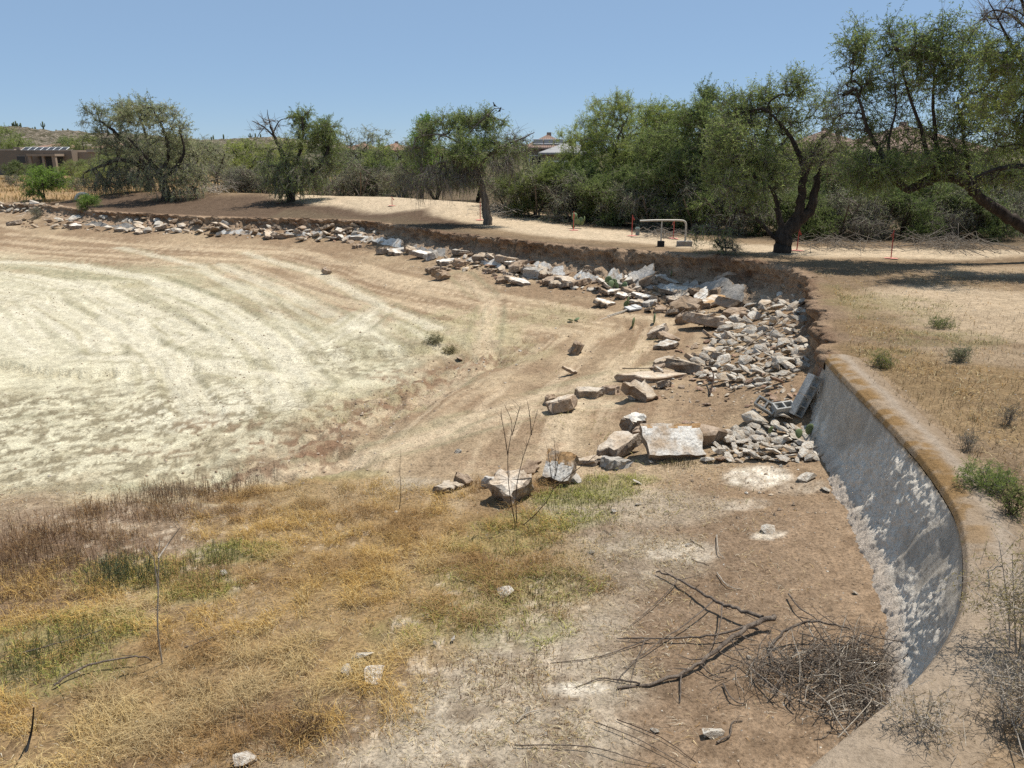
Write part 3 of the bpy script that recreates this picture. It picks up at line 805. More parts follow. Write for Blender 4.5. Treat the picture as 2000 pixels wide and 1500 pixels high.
# ------------------------------------------------------------------ wall remnants left leaning on the far bank
def remnant(pa, pb, top, lean, label, seed, mat=None, steep=.9):
    a0, a1 = sorted((arc_at(pa), arc_at(pb))); n = max(6, int((a1 - a0) / .07)); nk = 9
    arcs = np.linspace(a0, a1, n); hb = np.interp(arcs, HB_T, HB_V)
    v = np.linspace(0, 1, n)
    jag = .70 + .45 * (vn2(v * 4 + seed, v * 0, seed) - .5) + .30 * (vn2(v * 17, v * 0, seed + 5) - .5) + .16 * (vn2(v * 43, v * 0, seed + 6) - .5)
    jag = np.clip(jag * np.clip(np.minimum(v, 1 - v) * 7, .18, 1), .12, 1) * top
    k = np.linspace(0, 1, nk)
    Z = -hb[:, None] * 1.12 + (jag * hb)[:, None] * k[None, :]
    S = -1.0 + (Z + hb[:, None] * 1.12) / hb[:, None] * lean
    ex, ey, nx, ny = edge_frame(arcs); nx = nx * SIDE; ny = ny * SIDE
    S = S - .08 * (fbm2(arcs[:, None] * 3 + k * 0, Z * 3, seed + 9, 3) - .5)
    X = ex[:, None] - nx[:, None] * S; Y = ey[:, None] - ny[:, None] * S
    c = Vector((float(X.mean()), float(Y.mean()), float(Z.min())))
    V1 = np.stack([X, Y, Z], -1).reshape(-1, 3)
    V2 = V1 - np.stack([np.repeat(nx, nk), np.repeat(ny, nk), np.full(n * nk, .35)], -1) * .12
    q = grid_quads(n, nk); off = n * nk
    idx = np.arange(n * nk).reshape(n, nk)
    ring = np.concatenate([idx[:, 0], idx[-1, 1:], idx[::-1, -1][1:], idx[0, ::-1][1:-1]])
    r2 = np.roll(ring, -1)
    side = np.stack([ring, r2, r2 + off, ring + off], -1)
    F = np.concatenate([q, q[:, ::-1] + off, side])
    o = link("wall_remnant", mesh_np("wall_remnant", np.concatenate([V1, V2]) - np.array(c), F, [mat or M_WHITE, M_EDGE], None, False, np.concatenate([np.zeros(2 * len(q), int), np.ones(len(side), int)])), loc=c)
    return tag(o, label, "wall remnant", "gunite wall remnants along the bank")
remnant(1330, 1500, .6, 1.0, "long curved shaded wall remnant below the leaning green bush at the corner", 3, M_GREY)
remnant(1238, 1322, .8, .95, "largest pointed pale wall remnant below the pipe rail", 5, M_GREY)
remnant(1200, 1236, .65, .9, "small peaked wall remnant beside the largest pointed one", 8)
remnant(1140, 1195, .4, .9, "low pale wall remnant behind a flat dark slab", 11)
remnant(1020, 1136, .55, .95, "jagged white wall remnant below the red stake beside the prickly pear", 13)
remnant(938, 1012, .45, .9, "low jagged wall remnant right of the leaning umbrella-shaped tree", 17)
remnant(825, 905, .5, .9, "wall remnant in the shade of the umbrella-shaped tree", 19, M_GREY)
remnant(690, 822, .55, .9, "ragged pale wall remnant left of the umbrella-shaped tree's shadow", 23)
remnant(560, 660, .45, .55, "low broken wall remnant below the pale mound path", 29)
remnant(440, 530, .45, .55, "low wall remnant left of the forked mesquite's bank", 31)
remnant(190, 300, .5, .55, "grey broken wall remnant below the twin-trunked trees", 37, M_GREY)

# ------------------------------------------------------------------ broken concrete
def slab_mesh(w, d, t, seed, face, edge, n=12, rough=.20):
    rr = np.random.default_rng(seed)
    k = rr.integers(4, 7)
    ang = np.sort((np.arange(k) + rr.uniform(-.28, .28, k)) * 2 * math.pi / k)
    rad = rr.uniform(.78, 1.1, k)
    P = np.stack([np.cos(ang) * rad * w * .56, np.sin(ang) * rad * d * .56], -1)
    # resample edges
    Q = []
    for i in range(k):
        a, b = P[i], P[(i + 1) % k]; m = 4
        for j in range(m):
            Q.append(a + (b - a) * j / m + (rr.normal(0, rough * .35, 2) * min(w, d) if j else 0))
    Q = np.array(Q); n = len(Q)
    lv = [(-.5, .93), (-.42, 1.0), (.05, 1.03), (.42, 1.0), (.5, .95)]
    V = []
    tilt = rr.normal(0, .12, 2)
    for z, sc in lv:
        jit = rr.normal(0, rough * .30 * t + .004, (n, 2)) if abs(z) < .45 else rr.normal(0, .003, (n, 2))
        zz = z * t + (Q @ tilt) * .25 * (1 if z > 0 else 0) + rr.normal(0, .02 * t, n)
        V.append(np.column_stack([Q * sc + jit, zz]))
    L = len(lv)
    top = V[-1].mean(0); bot = V[0].mean(0)
    it = V[-1] * .72 + top * .28; it[:, 2] += rr.normal(0, .06 * t, n) + .02 * t
    V = np.concatenate(V + [it, top[None, :], bot[None, :]])
    i = np.arange(n); j = (i + 1) % n
    F4 = np.concatenate([np.stack([i + l * n, j + l * n, j + (l + 1) * n, i + (l + 1) * n], -1) for l in range(L - 1)] + [np.stack([i + (L - 1) * n, j + (L - 1) * n, j + L * n, i + L * n], -1)])
    F3 = np.concatenate([np.stack([i + L * n, j + L * n, np.full(n, (L + 1) * n)], -1), np.stack([j, i, np.full(n, (L + 1) * n + 1)], -1)])
    fm = np.concatenate([np.ones(n * (L - 1), int), np.zeros(n, int), np.zeros(n, int), np.ones(n, int)])
    return mesh_np("slab", V, [F4, F3], [face, edge], None, False, fm)

MATS = dict(w=(M_WHITE, M_EDGE), t=(M_TAN, M_EDGE), b=(M_BROWN, M_BROWN), o=(M_ORANGE, M_EDGE), g=(M_GREY, M_GREY), x=(M_TAN, M_BROWN))
def lowest(o_rot, me, sc=1.0):
    M = Euler(o_rot).to_matrix()
    co = np.empty(len(me.vertices) * 3, np.float32); me.vertices.foreach_get("co", co)
    return float((co.reshape(-1, 3) @ np.array(M).T)[:, 2].min()) * sc
def put_slab(px, py, wpx, asp, thick, kind, label, rx=0., ry=0., rz=0., seed=None, group=None, sink=.28, name="concrete_slab", cat="concrete slab"):
    """px,py: foot of the piece in the photo; wpx: its width there; asp: depth / width; thick in metres"""
    p = ground(px, py)
    w = px_m(wpx, p)
    seed = seed if seed is not None else int(px * 7 + py * 13)
    me = slab_mesh(w, w * asp, thick, seed, *MATS[kind])
    rot = (math.radians(rx), math.radians(ry), math.radians(rz))
    lo = lowest(rot, me)
    o = link(name, me, loc=(p.x, p.y, p.z - lo - thick * sink), rot=rot)
    return tag(o, label, cat, group, 'thing')

G_S = "slabs broken off the collapsed wall"
SL = [  # px, py, width, depth/width, thickness, kind, rx, ry, rz, label
 (1374, 868, 84, .55, .30, 'b', 14, 8, -8, "thick brown broken block right behind the big upright white slab"),
 (1268, 853, 60, .6, .16, 'b', 8, -6, 20, "dark brown slab lying left of the thick block behind the upright slab"),
 (1206, 885, 92, .62, .16, 't', 10, -14, 10, "long tan slab left of the big upright white slab"),
 (1238, 843, 46, .8, .30, 'w', 6, 0, 30, "lone rounded white boulder above the long tan slab"),
 (1200, 911, 52, .5, .13, 'g', 14, 0, -10, "small grey slab in front of the long tan slab"),
 (1026, 924, 58, .5, .06, 'b', 40, -10, 30, "thin dark shard left of the tilted ochre slab"),
 (1116, 940, 44, .8, .05, 'g', 25, 20, 15, "thin grey plate right of the tilted ochre slab"),
 (1112, 905, 40, .5, .10, 'b', 5, 8, 5, "small brown slab above the thin grey plate"),
 (1148, 906, 62, .35, .08, 't', 4, -4, -4, "narrow flat slab between the ochre slab and the long tan slab"),
 (996, 972, 72, .75, .26, 't', 32, -8, 10, "rough crusted slab crossed by the bare sapling's stems"),
 (957, 950, 26, .8, .14, 'g', 10, 12, 0, "small dark grey chunk left of the crusted slab"),
 (878, 958, 52, .6, .09, 't', 10, 4, 12, "leftmost flat tan slab on the edge of the grass"),
 (904, 946, 34, .6, .12, 'b', 16, 14, -20, "small split slab touching the leftmost flat tan slab"),
 (1098, 803, 66, .65, .20, 'x', 16, -12, 12, "brown slab alone on the slope above the bare sapling"),
 (1074, 787, 24, .8, .14, 'b', 10, 0, 40, "small dark chunk behind the lone brown slab on the slope"),
 (1150, 773, 58, .42, .16, 't', 4, 2, -3, "narrow loaf-shaped slab up-slope of the lone brown slab"),
 (1192, 768, 30, .7, .14, 'b', 10, 0, 10, "small clod-like slab between the loaf-shaped and curled slabs"),
 (1252, 780, 68, .65, .18, 'x', 24, 16, -12, "curled tan slab below the long flat slab"),
 (1278, 742, 122, .32, .15, 'x', 3, 0, 6, "long flat slab with a rusty rod lying along it"),
 (1342, 727, 72, .5, .20, 't', 12, 8, -8, "wedge slab lying on the end of the long flat slab"),
 (1127, 691, 28, .9, .28, 'b', 12, 18, 30, "single brown cube-like chunk standing alone on the slope"),
 (1113, 733, 40, .35, .06, 'x', 20, 22, 35, "thin curved shard below the lone cube-like chunk"),
 (1286, 659, 54, .6, .18, 't', 12, -16, 20, "tan slab at the left tip of the grey stone pile"),
 (1303, 666, 44, .6, .12, 'b', 16, 10, -10, "brown slab between the tan and white slabs at the pile's tip"),
 (1300, 681, 44, .6, .12, 'w', 14, -8, 12, "white slab below the tan slab at the pile's tip"),
 (1384, 641, 78, .6, .24, 'x', 18, 8, -14, "big tan chunk amid the upper left of the stone pile"),
 (1334, 632, 24, .5, .26, 'b', 10, -20, 20, "small upright brown shard left of the big tan chunk"),
 (1344, 611, 64, .62, .26, 'b', 26, -8, 8, "box-like slab with dark side facing out, left of its twin"),
 (1428, 607, 62, .6, .24, 'x', 20, 12, -18, "box-like tan slab leaning on the stones, right of its twin"),
 (1438, 622, 50, .6, .18, 'b', 24, -6, 10, "brown slab under the right box-like slab"),
 (1392, 596, 54, .6, .14, 'o', 10, -6, 24, "ochre slab between the two box-like slabs"),
 (1418, 556, 54, .42, .12, 'b', 52, -18, -34, "dark slab propped steeply against the corner remnant"),
 (1326, 574, 66, .62, .12, 'w', 20, -6, 8, "broad white slab with a crack below the curved remnant"),
 (1366, 580, 44, .55, .16, 'b', 14, 8, 4, "brown slab just right of the broad cracked white slab"),
 (1398, 578, 44, .55, .18, 'b', 16, -10, 18, "second brown slab right of the broad cracked white slab"),
 (1332, 592, 66, .5, .10, 't', 10, 4, -6, "flat tan slab right below the broad cracked white slab"),
 (1178, 598, 42, .65, .12, 'w', 18, 10, 16, "white slab tipped up below the uprooted prickly pear"),
 (1196, 574, 36, .7, .10, 'w', 10, -4, 30, "white slab beneath the uprooted prickly pear"),
 (1206, 558, 54, .4, .14, 'g', 8, 0, -4, "grey bar-shaped slab behind the uprooted prickly pear"),
 (1230, 574, 30, .7, .12, 'b', 12, 10, 10, "small brown slab right of the uprooted prickly pear"),
 (1272, 556, 46, .5, .20, 'b', 14, -16, 22, "dark wedge slab left of a pale wedge below the big remnant"),
 (1306, 558, 40, .6, .14, 'w', 12, 14, -12, "pale wedge slab below the largest pointed remnant"),
 (1164, 528, 42, .4, .20, 'b', 6, 0, 0, "flat dark slab in front of the low pale remnant"),
 (1240, 532, 44, .4, .14, 'b', 14, 6, -10, "dark slab at the foot of the largest pointed remnant"),
 (1040, 541, 40, .6, .30, 'g', 8, 4, 0, "dark grey block below the jagged white remnant"),
 (1012, 528, 40, .55, .22, 'b', 14, -12, 14, "brown slab just left of the dark grey block"),
 (990, 515, 48, .5, .20, 'x', 12, 8, -18, "tan slab below the low jagged remnant"),
 (1012, 556, 46, .6, .10, 'w', 8, 10, -12, "white slab in front of the dark grey block"),
 (984, 552, 30, .6, .14, 'b', 16, -8, 20, "small brown slab touching the white slab below the grey block"),
 (958, 532, 28, .6, .12, 'b', 10, 0, 0, "small slab lying left of the brown slab by the grey block"),
 (1078, 556, 34, .6, .22, 'b', 22, -10, 26, "leftmost of three slabs below the jagged white remnant"),
 (1106, 556, 36, .6, .18, 't', 16, 8, -16, "middle of three slabs below the jagged white remnant"),
 (1132, 558, 40, .5, .16, 'b', 10, -8, 10, "rightmost of three slabs below the jagged white remnant"),
 (862, 546, 30, .6, .24, 'b', 26, 14, 28, "front slab of the small cluster on the open basin slope"),
 (846, 534, 26, .7, .20, 'b', 10, -10, 0, "rear dark slab of the small cluster on the open basin slope"),
 (864, 529, 30, .7, .08, 't', 14, 8, 10, "flat tan slab of the small cluster on the open basin slope"),
 (874, 516, 44, .55, .14, 'w', 8, -4, 4, "white topped slab above the small cluster on the slope"),
 (898, 520, 30, .6, .20, 'b', 14, 10, 30, "brown slab right of the white topped slab"),
 (900, 498, 32, .5, .16, 'w', 8, 6, -6, "white slab at the edge of the umbrella-shaped tree's shadow"),
 (948, 508, 40, .6, .20, 't', 14, -8, 20, "tan slab below the trunk of the umbrella-shaped tree"),
 (828, 502, 42, .6, .16, 'w', 12, 6, 10, "bright white slab at the shadow's left edge"),
 (842, 506, 28, .7, .22, 'g', 16, -10, 40, "grey chunk touching the bright white slab"),
 (770, 498, 32, .55, .14, 'w', 10, 8, -12, "white slab in the group left of the shadow, top one"),
 (778, 494, 40, .45, .12, 'g', 6, -6, 6, "grey topped flat slab in the group left of the shadow"),
 (748, 496, 28, .7, .20, 'w', 18, 0, 20, "upright pale slab in the group left of the shadow"),
 (802, 494, 26, .7, .18, 'x', 14, 10, -20, "tan slab in the group left of the shadow"),
 (704, 467, 46, .35, .14, 'w', 5, 0, -4, "flat white slab, rightmost of two long ones on the far bank"),
 (656, 468, 36, .45, .08, 'w', 6, 4, 8, "flat white slab, leftmost of two long ones on the far bank"),
 (696, 484, 20, .7, .14, 'b', 12, 0, 0, "small dark slab below the two long white ones"),
 (638, 536, 15, .8, .16, 'b', 22, 20, 20, "solitary dark chunk out on the streaked basin floor"),
 (540, 464, 60, .3, .16, 'x', 5, 0, -10, "long dark slab lying across the far rubble row"),
 (146, 447, 28, .6, .22, 'w', 14, 4, 6, "roundish bright white slab in the far left rubble row"),
 (236, 452, 24, .6, .16, 'w', 12, 0, 10, "white slab below the twin-trunked trees"),
 (28, 440, 22, .6, .20, 'w', 16, -8, 16, "pale slab at the left tip of the far rubble row"),
]
for i_sl, (a, b, w, asp, th, kd, rx, ry, rz, lab) in enumerate(SL):
    put_slab(a, b, w * 1.1, asp, th * 1.3, kd, lab, rx * -.75 if i_sl % 3 == 1 else rx * .9, ry * 1.25, rz, group=G_S)

_rs = random.Random(41); _n = 0
for (poly, n_) in (([(880, 505), (960, 500), (1150, 530), (1290, 560), (1420, 600), (1400, 640), (1300, 620), (1180, 580), (1000, 545), (900, 520)], 42), ([(240, 448), (420, 440), (700, 446), (800, 470), (880, 490), (800, 492), (640, 468), (420, 462), (250, 456)], 34), ([(1300, 700), (1380, 660), (1440, 640), (1400, 720), (1300, 760), (1240, 770)], 12)):
    for _ in range(n_):
        while True:
            a, b = _rs.uniform(230, 1450), _rs.uniform(436, 775)
            c_ = False
            for i_ in range(len(poly)):
                (p0, p1), (q0, q1) = poly[i_], poly[i_ - 1]
                if (p1 > b) != (q1 > b) and a < (q0 - p0) * (b - p1) / (q1 - p1) + p0: c_ = not c_
            if c_: break
        kd = _rs.choice("wwttbxg"); w_ = _rs.uniform(18, 50) * (1 if b > 500 else .7)
        hue = dict(w="white", t="tan", b="brown", x="earth-caked", g="grey")[kd]
        spot = "in the far bank's rubble row" if b < 496 and a < 885 else "before the big pile" if b > 650 else "in the slab field"
        seg = "below the twin trunks" if a < 380 else "below the forked mesquite" if a < 640 else "left of the shadow" if a < 830 else "below the umbrella-shaped tree" if a < 990 else "below the prickly pear's stake" if a < 1150 else "below the pipe rail" if a < 1330 else "below the corner mesquite"
        put_slab(a, b, w_, _rs.uniform(.45, .8), _rs.uniform(.08, .20), kd, f"{'broad' if w_ > 32 else 'thin'} {hue} slab {spot}, {seg}" + (", lower edge" if _rs.random() < 0 else ""), _rs.uniform(-30, 34), _rs.uniform(-30, 30), _rs.uniform(0, 360), seed=900 + _n, group=G_S); _n += 1
def hero_plate(px, py, wpx, h, t, tilt, rz, label, seed, ochre=.16, shear=.12):
    """broken wall plate: pitted pale outer face, ochre stained upper rim, rough earth-brown back and edges"""
    p = ground(px, py); w = px_m(wpx, p); rng = np.random.default_rng(seed); nx_, ny_ = 22, 14
    u, v = np.meshgrid(np.linspace(0, 1, nx_), np.linspace(0, 1, ny_))
    le = shear * (1 - v) * w + .05 * w * (vn2(v * 5, v * 0, seed) - .5); ri = w * (1 + .06 * (vn2(v * 6, v * 0 + 3, seed) - .5)); 
    X = le + (ri - le) * u - w / 2; lo = .10 * h * (vn2(u * 6, u * 0 + 7, seed) - .2); hi = h * (1 + .10 * (vn2(u * 4, u * 0 + 9, seed) - .6))
    Zf = lo + (hi - lo) * v; Y = -.018 * (fbm2(u * 16, v * 11, seed, 3) - .5) + .02 * rng.normal(0, .12, u.shape)
    F_ = np.stack([X, Y, Zf], -1).reshape(-1, 3)
    K_ = np.stack([X * .97, Y + t * (.85 + .3 * vn2(u * 5, v * 5, seed + 1)), Zf * .98], -1).reshape(-1, 3)
    q = grid_quads(ny_, nx_); off = nx_ * ny_; idx = np.arange(off).reshape(ny_, nx_)
    ring = np.concatenate([idx[0, :], idx[1:, -1], idx[-1, ::-1][1:], idx[::-1, 0][1:-1]]); r2 = np.roll(ring, -1)
    side = np.stack([ring, ring + off, r2 + off, r2], -1); vm = (v[:-1, :-1] > 1 - ochre + .08 * (vn2(u * 9, v * 9, seed)[:-1, :-1] - .5)).ravel().astype(int) * 2
    me = mesh_np("plate", np.concatenate([F_, K_]), np.concatenate([q, q[:, ::-1] + off, side]), [M_WHITE, M_EDGE, M_ORANGE], None, False, np.concatenate([vm, np.ones(len(q) + len(side), int)]))
    rot = (-math.radians(90 - tilt), 0, math.radians(rz)); M_ = Euler(rot).to_matrix()
    lo_ = lowest(rot, me)
    return tag(link("concrete_slab", me, loc=(p.x, p.y, p.z - lo_ - .04), rot=rot), label, "concrete slab", G_S, "thing")
hero_plate(1316, 903, 122, .60, .2, 42, 3, "big upright white slab with an ochre top edge, before the white stones", 5)
hero_plate(1080, 950, 62, .50, .2, 46, -26, "tilted ochre and white slab behind the bare sapling", 6, .45)
# stones: shared shapes, each its own object
def stone_mesh(seed, flat=.7, npts=13):
    rr = random.Random(seed); bm = bmesh.new()
    for i in range(npts):
        v = Vector((rr.gauss(0, 1), rr.gauss(0, 1), rr.gauss(0, 1))).normalized() * rr.uniform(.40, .54)
        v.z *= flat; v.x *= 1.12; bm.verts.new(v)
    bmesh.ops.convex_hull(bm, input=bm.verts)
    bmesh.ops.delete(bm, geom=[v for v in bm.verts if not v.link_faces], context='VERTS')
    me = bpy.data.meshes.new("stone"); bm.to_mesh(me); bm.free(); return me
STONES = {}
for key, mt in (("w", M_STONE), ("g", M_STONEG), ("b", M_STONEB), ("t", M_TAN), ("x", M_BROWN)):
    L = []
    for i in range(9):
        me = stone_mesh(i * 17 + ord(key), .30 + .42 * ((i * 7) % 5) / 5, 13 + 2 * (i % 6)); me.materials.append(mt); L.append(me)
    STONES[key] = L
RUB = []
def put_stone(px, py, wpx, kind, label, group, rr, lift=0., cat="stone", name="rubble_stone", rec=False):
    p = ground(px, py); w = px_m(wpx, p) * 1.05
    me = rr.choice(STONES[kind])
    rot = (rr.uniform(-.5, .5), rr.uniform(-.5, .5), rr.uniform(0, 6.28))
    sc = (w, w * rr.uniform(.65, 1), w * rr.uniform(.7, 1.0))
    loc = (p.x, p.y, p.z + sc[2] * (.16 + lift) + (.03 if name == 'loose_stone' and p.y < 9 and p.x < 0 else 0))
    if rec:
        RUB.append((wpx, me, loc, rot, sc, label, group, kind, px, py)); return
    return tag(link(name, me, loc=loc, rot=rot, scale=sc), label, cat, group)
def in_poly(x, y, P):
    c = False
    for i in range(len(P)):
        (a, b), (d, e) = P[i], P[i - 1]
        if (b > y) != (e > y) and x < (d - a) * (y - b) / (e - b) + a: c = not c
    return c
def scatter(poly, n, smin, smax, kinds, label, group, seed, gap=.55, power=2.2, lift=0., name="rubble_stone", grow=False):
    rr = random.Random(seed); xs = [p[0] for p in poly]; ys = [p[1] for p in poly]; done = []
    sizes = sorted((smin + (smax - smin) * rr.random() ** power for _ in range(n)), reverse=True)
    y0, y1 = min(ys), max(ys)
    for s in sizes:
        for _ in range(60):
            x, y = rr.uniform(min(xs), max(xs)), rr.uniform(y0, y1)
            ss = s * (.72 + .45 * (y - y0) / (y1 - y0)) if grow else s
            if in_poly(x, y, poly) and all(((x - a) ** 2 + ((y - b) * 1.5) ** 2) > (gap * (ss + c) / 2) ** 2 for a, b, c in done): break
        else: continue
        done.append((x, y, ss))
        put_stone(x, y, ss, rr.choice(kinds), label, group, rr, lift * rr.random(), name=name, rec=True)
PILE = [(1395, 650), (1440, 610), (1500, 585), (1545, 575), (1572, 600), (1585, 650), (1580, 700), (1560, 735), (1500, 770), (1430, 765), (1370, 745), (1350, 715), (1390, 690)]
scatter(PILE, 520, 4, 32, "wwwwggggtb", "angular grey white stone in the big pile beside the eroded corner", "stones in the big pile", 11, .40, 2.3, .6)
PILE2 = [(1392, 880), (1400, 850), (1450, 838), (1520, 830), (1580, 842), (1606, 870), (1612, 893), (1560, 905), (1480, 900), (1420, 905)]
scatter(PILE2, 150, 6, 34, "wwwwwg", "rounded white stone in the low patch at the wall's foot", "white stones at the wall's foot", 12, .58, 1.6, .2)
FAR = [(30, 432), (190, 420), (420, 432), (700, 440), (760, 455), (740, 480), (560, 470), (400, 462), (230, 455), (130, 448), (40, 444)]
scatter(FAR, 270, 4, 24, "wwttbxgwx", "broken pale stone in the rubble row under the far bank", "stones in the far rubble row", 13, .55, 2.2, .15)
FARL = [(0, 402), (60, 400), (125, 404), (130, 414), (60, 415), (0, 416)]
scatter(FARL, 50, 5, 20, "wwtg", "white stone in the row left of the dark mound", "stones left of the mound", 14, .6, 1.4, .2)
MID = [(850, 500), (950, 490), (1150, 520), (1300, 545), (1420, 590), (1380, 640), (1250, 600), (1100, 562), (960, 545), (870, 520)]
scatter(MID, 340, 3, 20, "wtbxxb", "small brownish stone among the slabs below the bank", "small stones among the slabs", 15, .6, 2.0)
MID2 = [(1300, 690), (1400, 660), (1420, 700), (1380, 740), (1450, 780), (1400, 800), (1280, 780), (1200, 770), (1260, 740)]
scatter(MID2, 130, 4, 20, "wtbbx", "small tan stone scattered before the big pile", "small stones before the pile", 16, .7, 2.0)
EDGEP = [(1500, 520), (1550, 530), (1575, 570), (1570, 600), (1530, 590), (1490, 570)]
scatter(EDGEP, 70, 5, 24, "wtgbx", "stone lying on the bank slope at the corner", "stones at the corner", 17, .6, 1.5)
BASE = [(1590, 760), (1560, 790), (1510, 815), (1440, 820), (1460, 790), (1540, 740)]
scatter(BASE, 34, 6, 18, "wtbbw", "small stone by the tumbled cinder blocks", "stones by the cinder blocks", 18, .7, 1.6)
SPOT = {"stones in the big pile": "big corner pile", "white stones at the wall's foot": "white stone patch", "stones in the far rubble row": "far bank's rubble row", "stones left of the mound": "row left of the mound", "small stones among the slabs": "slab field below the bank", "small stones before the pile": "scatter before the pile", "stones at the corner": "corner slope stones", "stones by the cinder blocks": "stones by the cinder blocks"}
def settle_rubble(keep=285):
    R = sorted(RUB, key=lambda r: -r[0])
    box = {}
    for r in R: b_ = box.setdefault(r[6], [1e9, -1e9, 1e9, -1e9, []]); b_[0] = min(b_[0], r[8]); b_[1] = max(b_[1], r[8]); b_[2] = min(b_[2], r[9]); b_[3] = max(b_[3], r[9])
    for r in R[:keep]: box[r[6]][4].append(r[0])
    for (w, me, loc, rot, sc, label, group, kind, px, py) in R[:keep]:
        b_ = box[group]; ws = sorted(b_[4]); rank = sum(v < w for v in ws) / len(ws)
        size = "biggest" if rank > .97 else "large" if rank > .7 else "medium" if rank > .35 else "small"
        hue = dict(w="white", g="grey", b="reddish", t="tan", x="brown")[kind]
        u_, v_ = (px - b_[0]) / (b_[1] - b_[0] + 1e-6), (py - b_[2]) / (b_[3] - b_[2] + 1e-6)
        where = ("back" if v_ < .25 else "middle rear" if v_ < .5 else "middle front" if v_ < .75 else "front") + ", " + ("left end" if u_ < .17 else "left part" if u_ < .36 else "left of centre" if u_ < .5 else "right of centre" if u_ < .66 else "right part" if u_ < .83 else "right end")
        label = f"{size} {hue} stone, {where} of the {SPOT[group]}"
        tag(link("rubble_stone", me, loc=loc, rot=rot, scale=sc), label, "stone", group)
    V = []; F = []; fm = []; base = 0; order = "wgbtx"
    for (w, me, loc, rot, sc, label, group, kind, px, py) in R[keep:]:
        co = np.empty(len(me.vertices) * 3, np.float32); me.vertices.foreach_get("co", co)
        M = np.array(Matrix.LocRotScale(Vector(loc), Euler(rot), Vector(sc)))
        V.append(co.reshape(-1, 3) @ M[:3, :3].T + M[:3, 3])
        tri = np.array([tuple(p.vertices) for p in me.polygons]); F.append(tri + base); fm.append(np.full(len(tri), order.index(kind))); base += len(co) // 3
    o = link("rubble", mesh_np("rubble", np.concatenate(V), np.concatenate(F), [STONES[k][0].materials[0] for k in order], None, False, np.concatenate(fm)))
    tag(o, "small broken stones and chips strewn below the bank", "rubble", None, "stuff")
settle_rubble()
rs = random.Random(5)
for i, (a, b, w, k, lab) in enumerate([
 (1476, 826, 50, 'w', "large white boulder leaning on the tilted cinder block"), (1530, 818, 46, 'w', "white boulder in front of the lying cinder block"),
 (1558, 858, 42, 'w', "larger white boulder among the stones under the prickly pear pads"), (1380, 902, 30, 'w', "white stone at the right corner of the upright slab"),
 (1406, 900, 30, 'b', "reddish stone beside the white one by the upright slab"), (1272, 905, 20, 'w', "small white stone below the upright slab's left corner"),
 (1536, 716, 66, 'g', "biggest grey boulder at the bank end of the pile"), (1560, 690, 46, 'g', "grey boulder above the biggest one in the pile"),
 (1574, 937, 42, 'w', "flat white rock lying out on the bare soil by the wall"), (1612, 958, 22, 'w', "small white rock right of the flat one by the wall"),
 (1246, 945, 20, 'w', "bright white stone in the green weeds below the slabs"), (1247, 986, 16, 'w', "white stone below the bright one in the weeds"),
 (1200, 1000, 16, 'w', "flat white stone at the weeds' left edge"), (1346, 1066, 14, 'w', "small round stone near the pale dirt patch"),
 (1154, 1080, 16, 'g', "grey stone on the straw patch"), (987, 1163, 36, 'w', "pitted white rock standing alone in the straw"),
 (1500, 1038, 30, 'w', "flat chalky rock on the bare soil"), (709, 1290, 44, 'w', "flat white stone, uppermost of three in the grass"),
 (678, 1317, 30, 'w', "small upright white stone, leftmost of three in the grass"), (732, 1325, 46, 'w', "lumpy white stone, lowest of three in the grass"),
 (478, 1491, 46, 'w', "white stone at the bottom edge of the golden grass"), (1390, 1438, 44, 'w', "long white rock in the foreground dirt"),
 (1279, 1428, 20, 'w', "round white stone left of the long white rock"), (895, 884, 16, 'w', "white stone alone at the grass edge left of the sapling"),
 (436, 1124, 16, 'w', "white stone by the green tuft"), (886, 1253, 14, 'w', "small white stone low in the straw"), (850, 1262, 12, 'w', "tiny white stone left of the one low in the straw"),
 (830, 1336, 14, 'w', "white pebble in the grey straw"), (1066, 1437, 14, 'w', "white pebble beside the thin foreground twigs"), (1016, 686, 8, 'w', "white pebble out on the slope"),
 (786, 1136, 12, 'b', "pinkish pebble in the golden grass"), (1672, 1160, 14, 'w', "white pebble near the wall foot"), (1462, 1285, 14, 'w', "white pebble between the dead branches"),
 (1232, 780, 18, 'w', "white chip beside the curled slab"), (1340, 830, 22, 'b', "red brown rock behind the thick block"),
 (900, 704, 22, 'x', "dark clod on the erosion ledge"), (1100, 930, 16, 'b', "brown chip by the thin grey plate"), (463, 1240, 16, 'b', "pinkish stone in the lower grass"), (1030, 1390, 16, 'w', "pale stone by the bleached twig")]):
    put_stone(a, b, w, k, lab, "loose stones", rs, name="loose_stone")

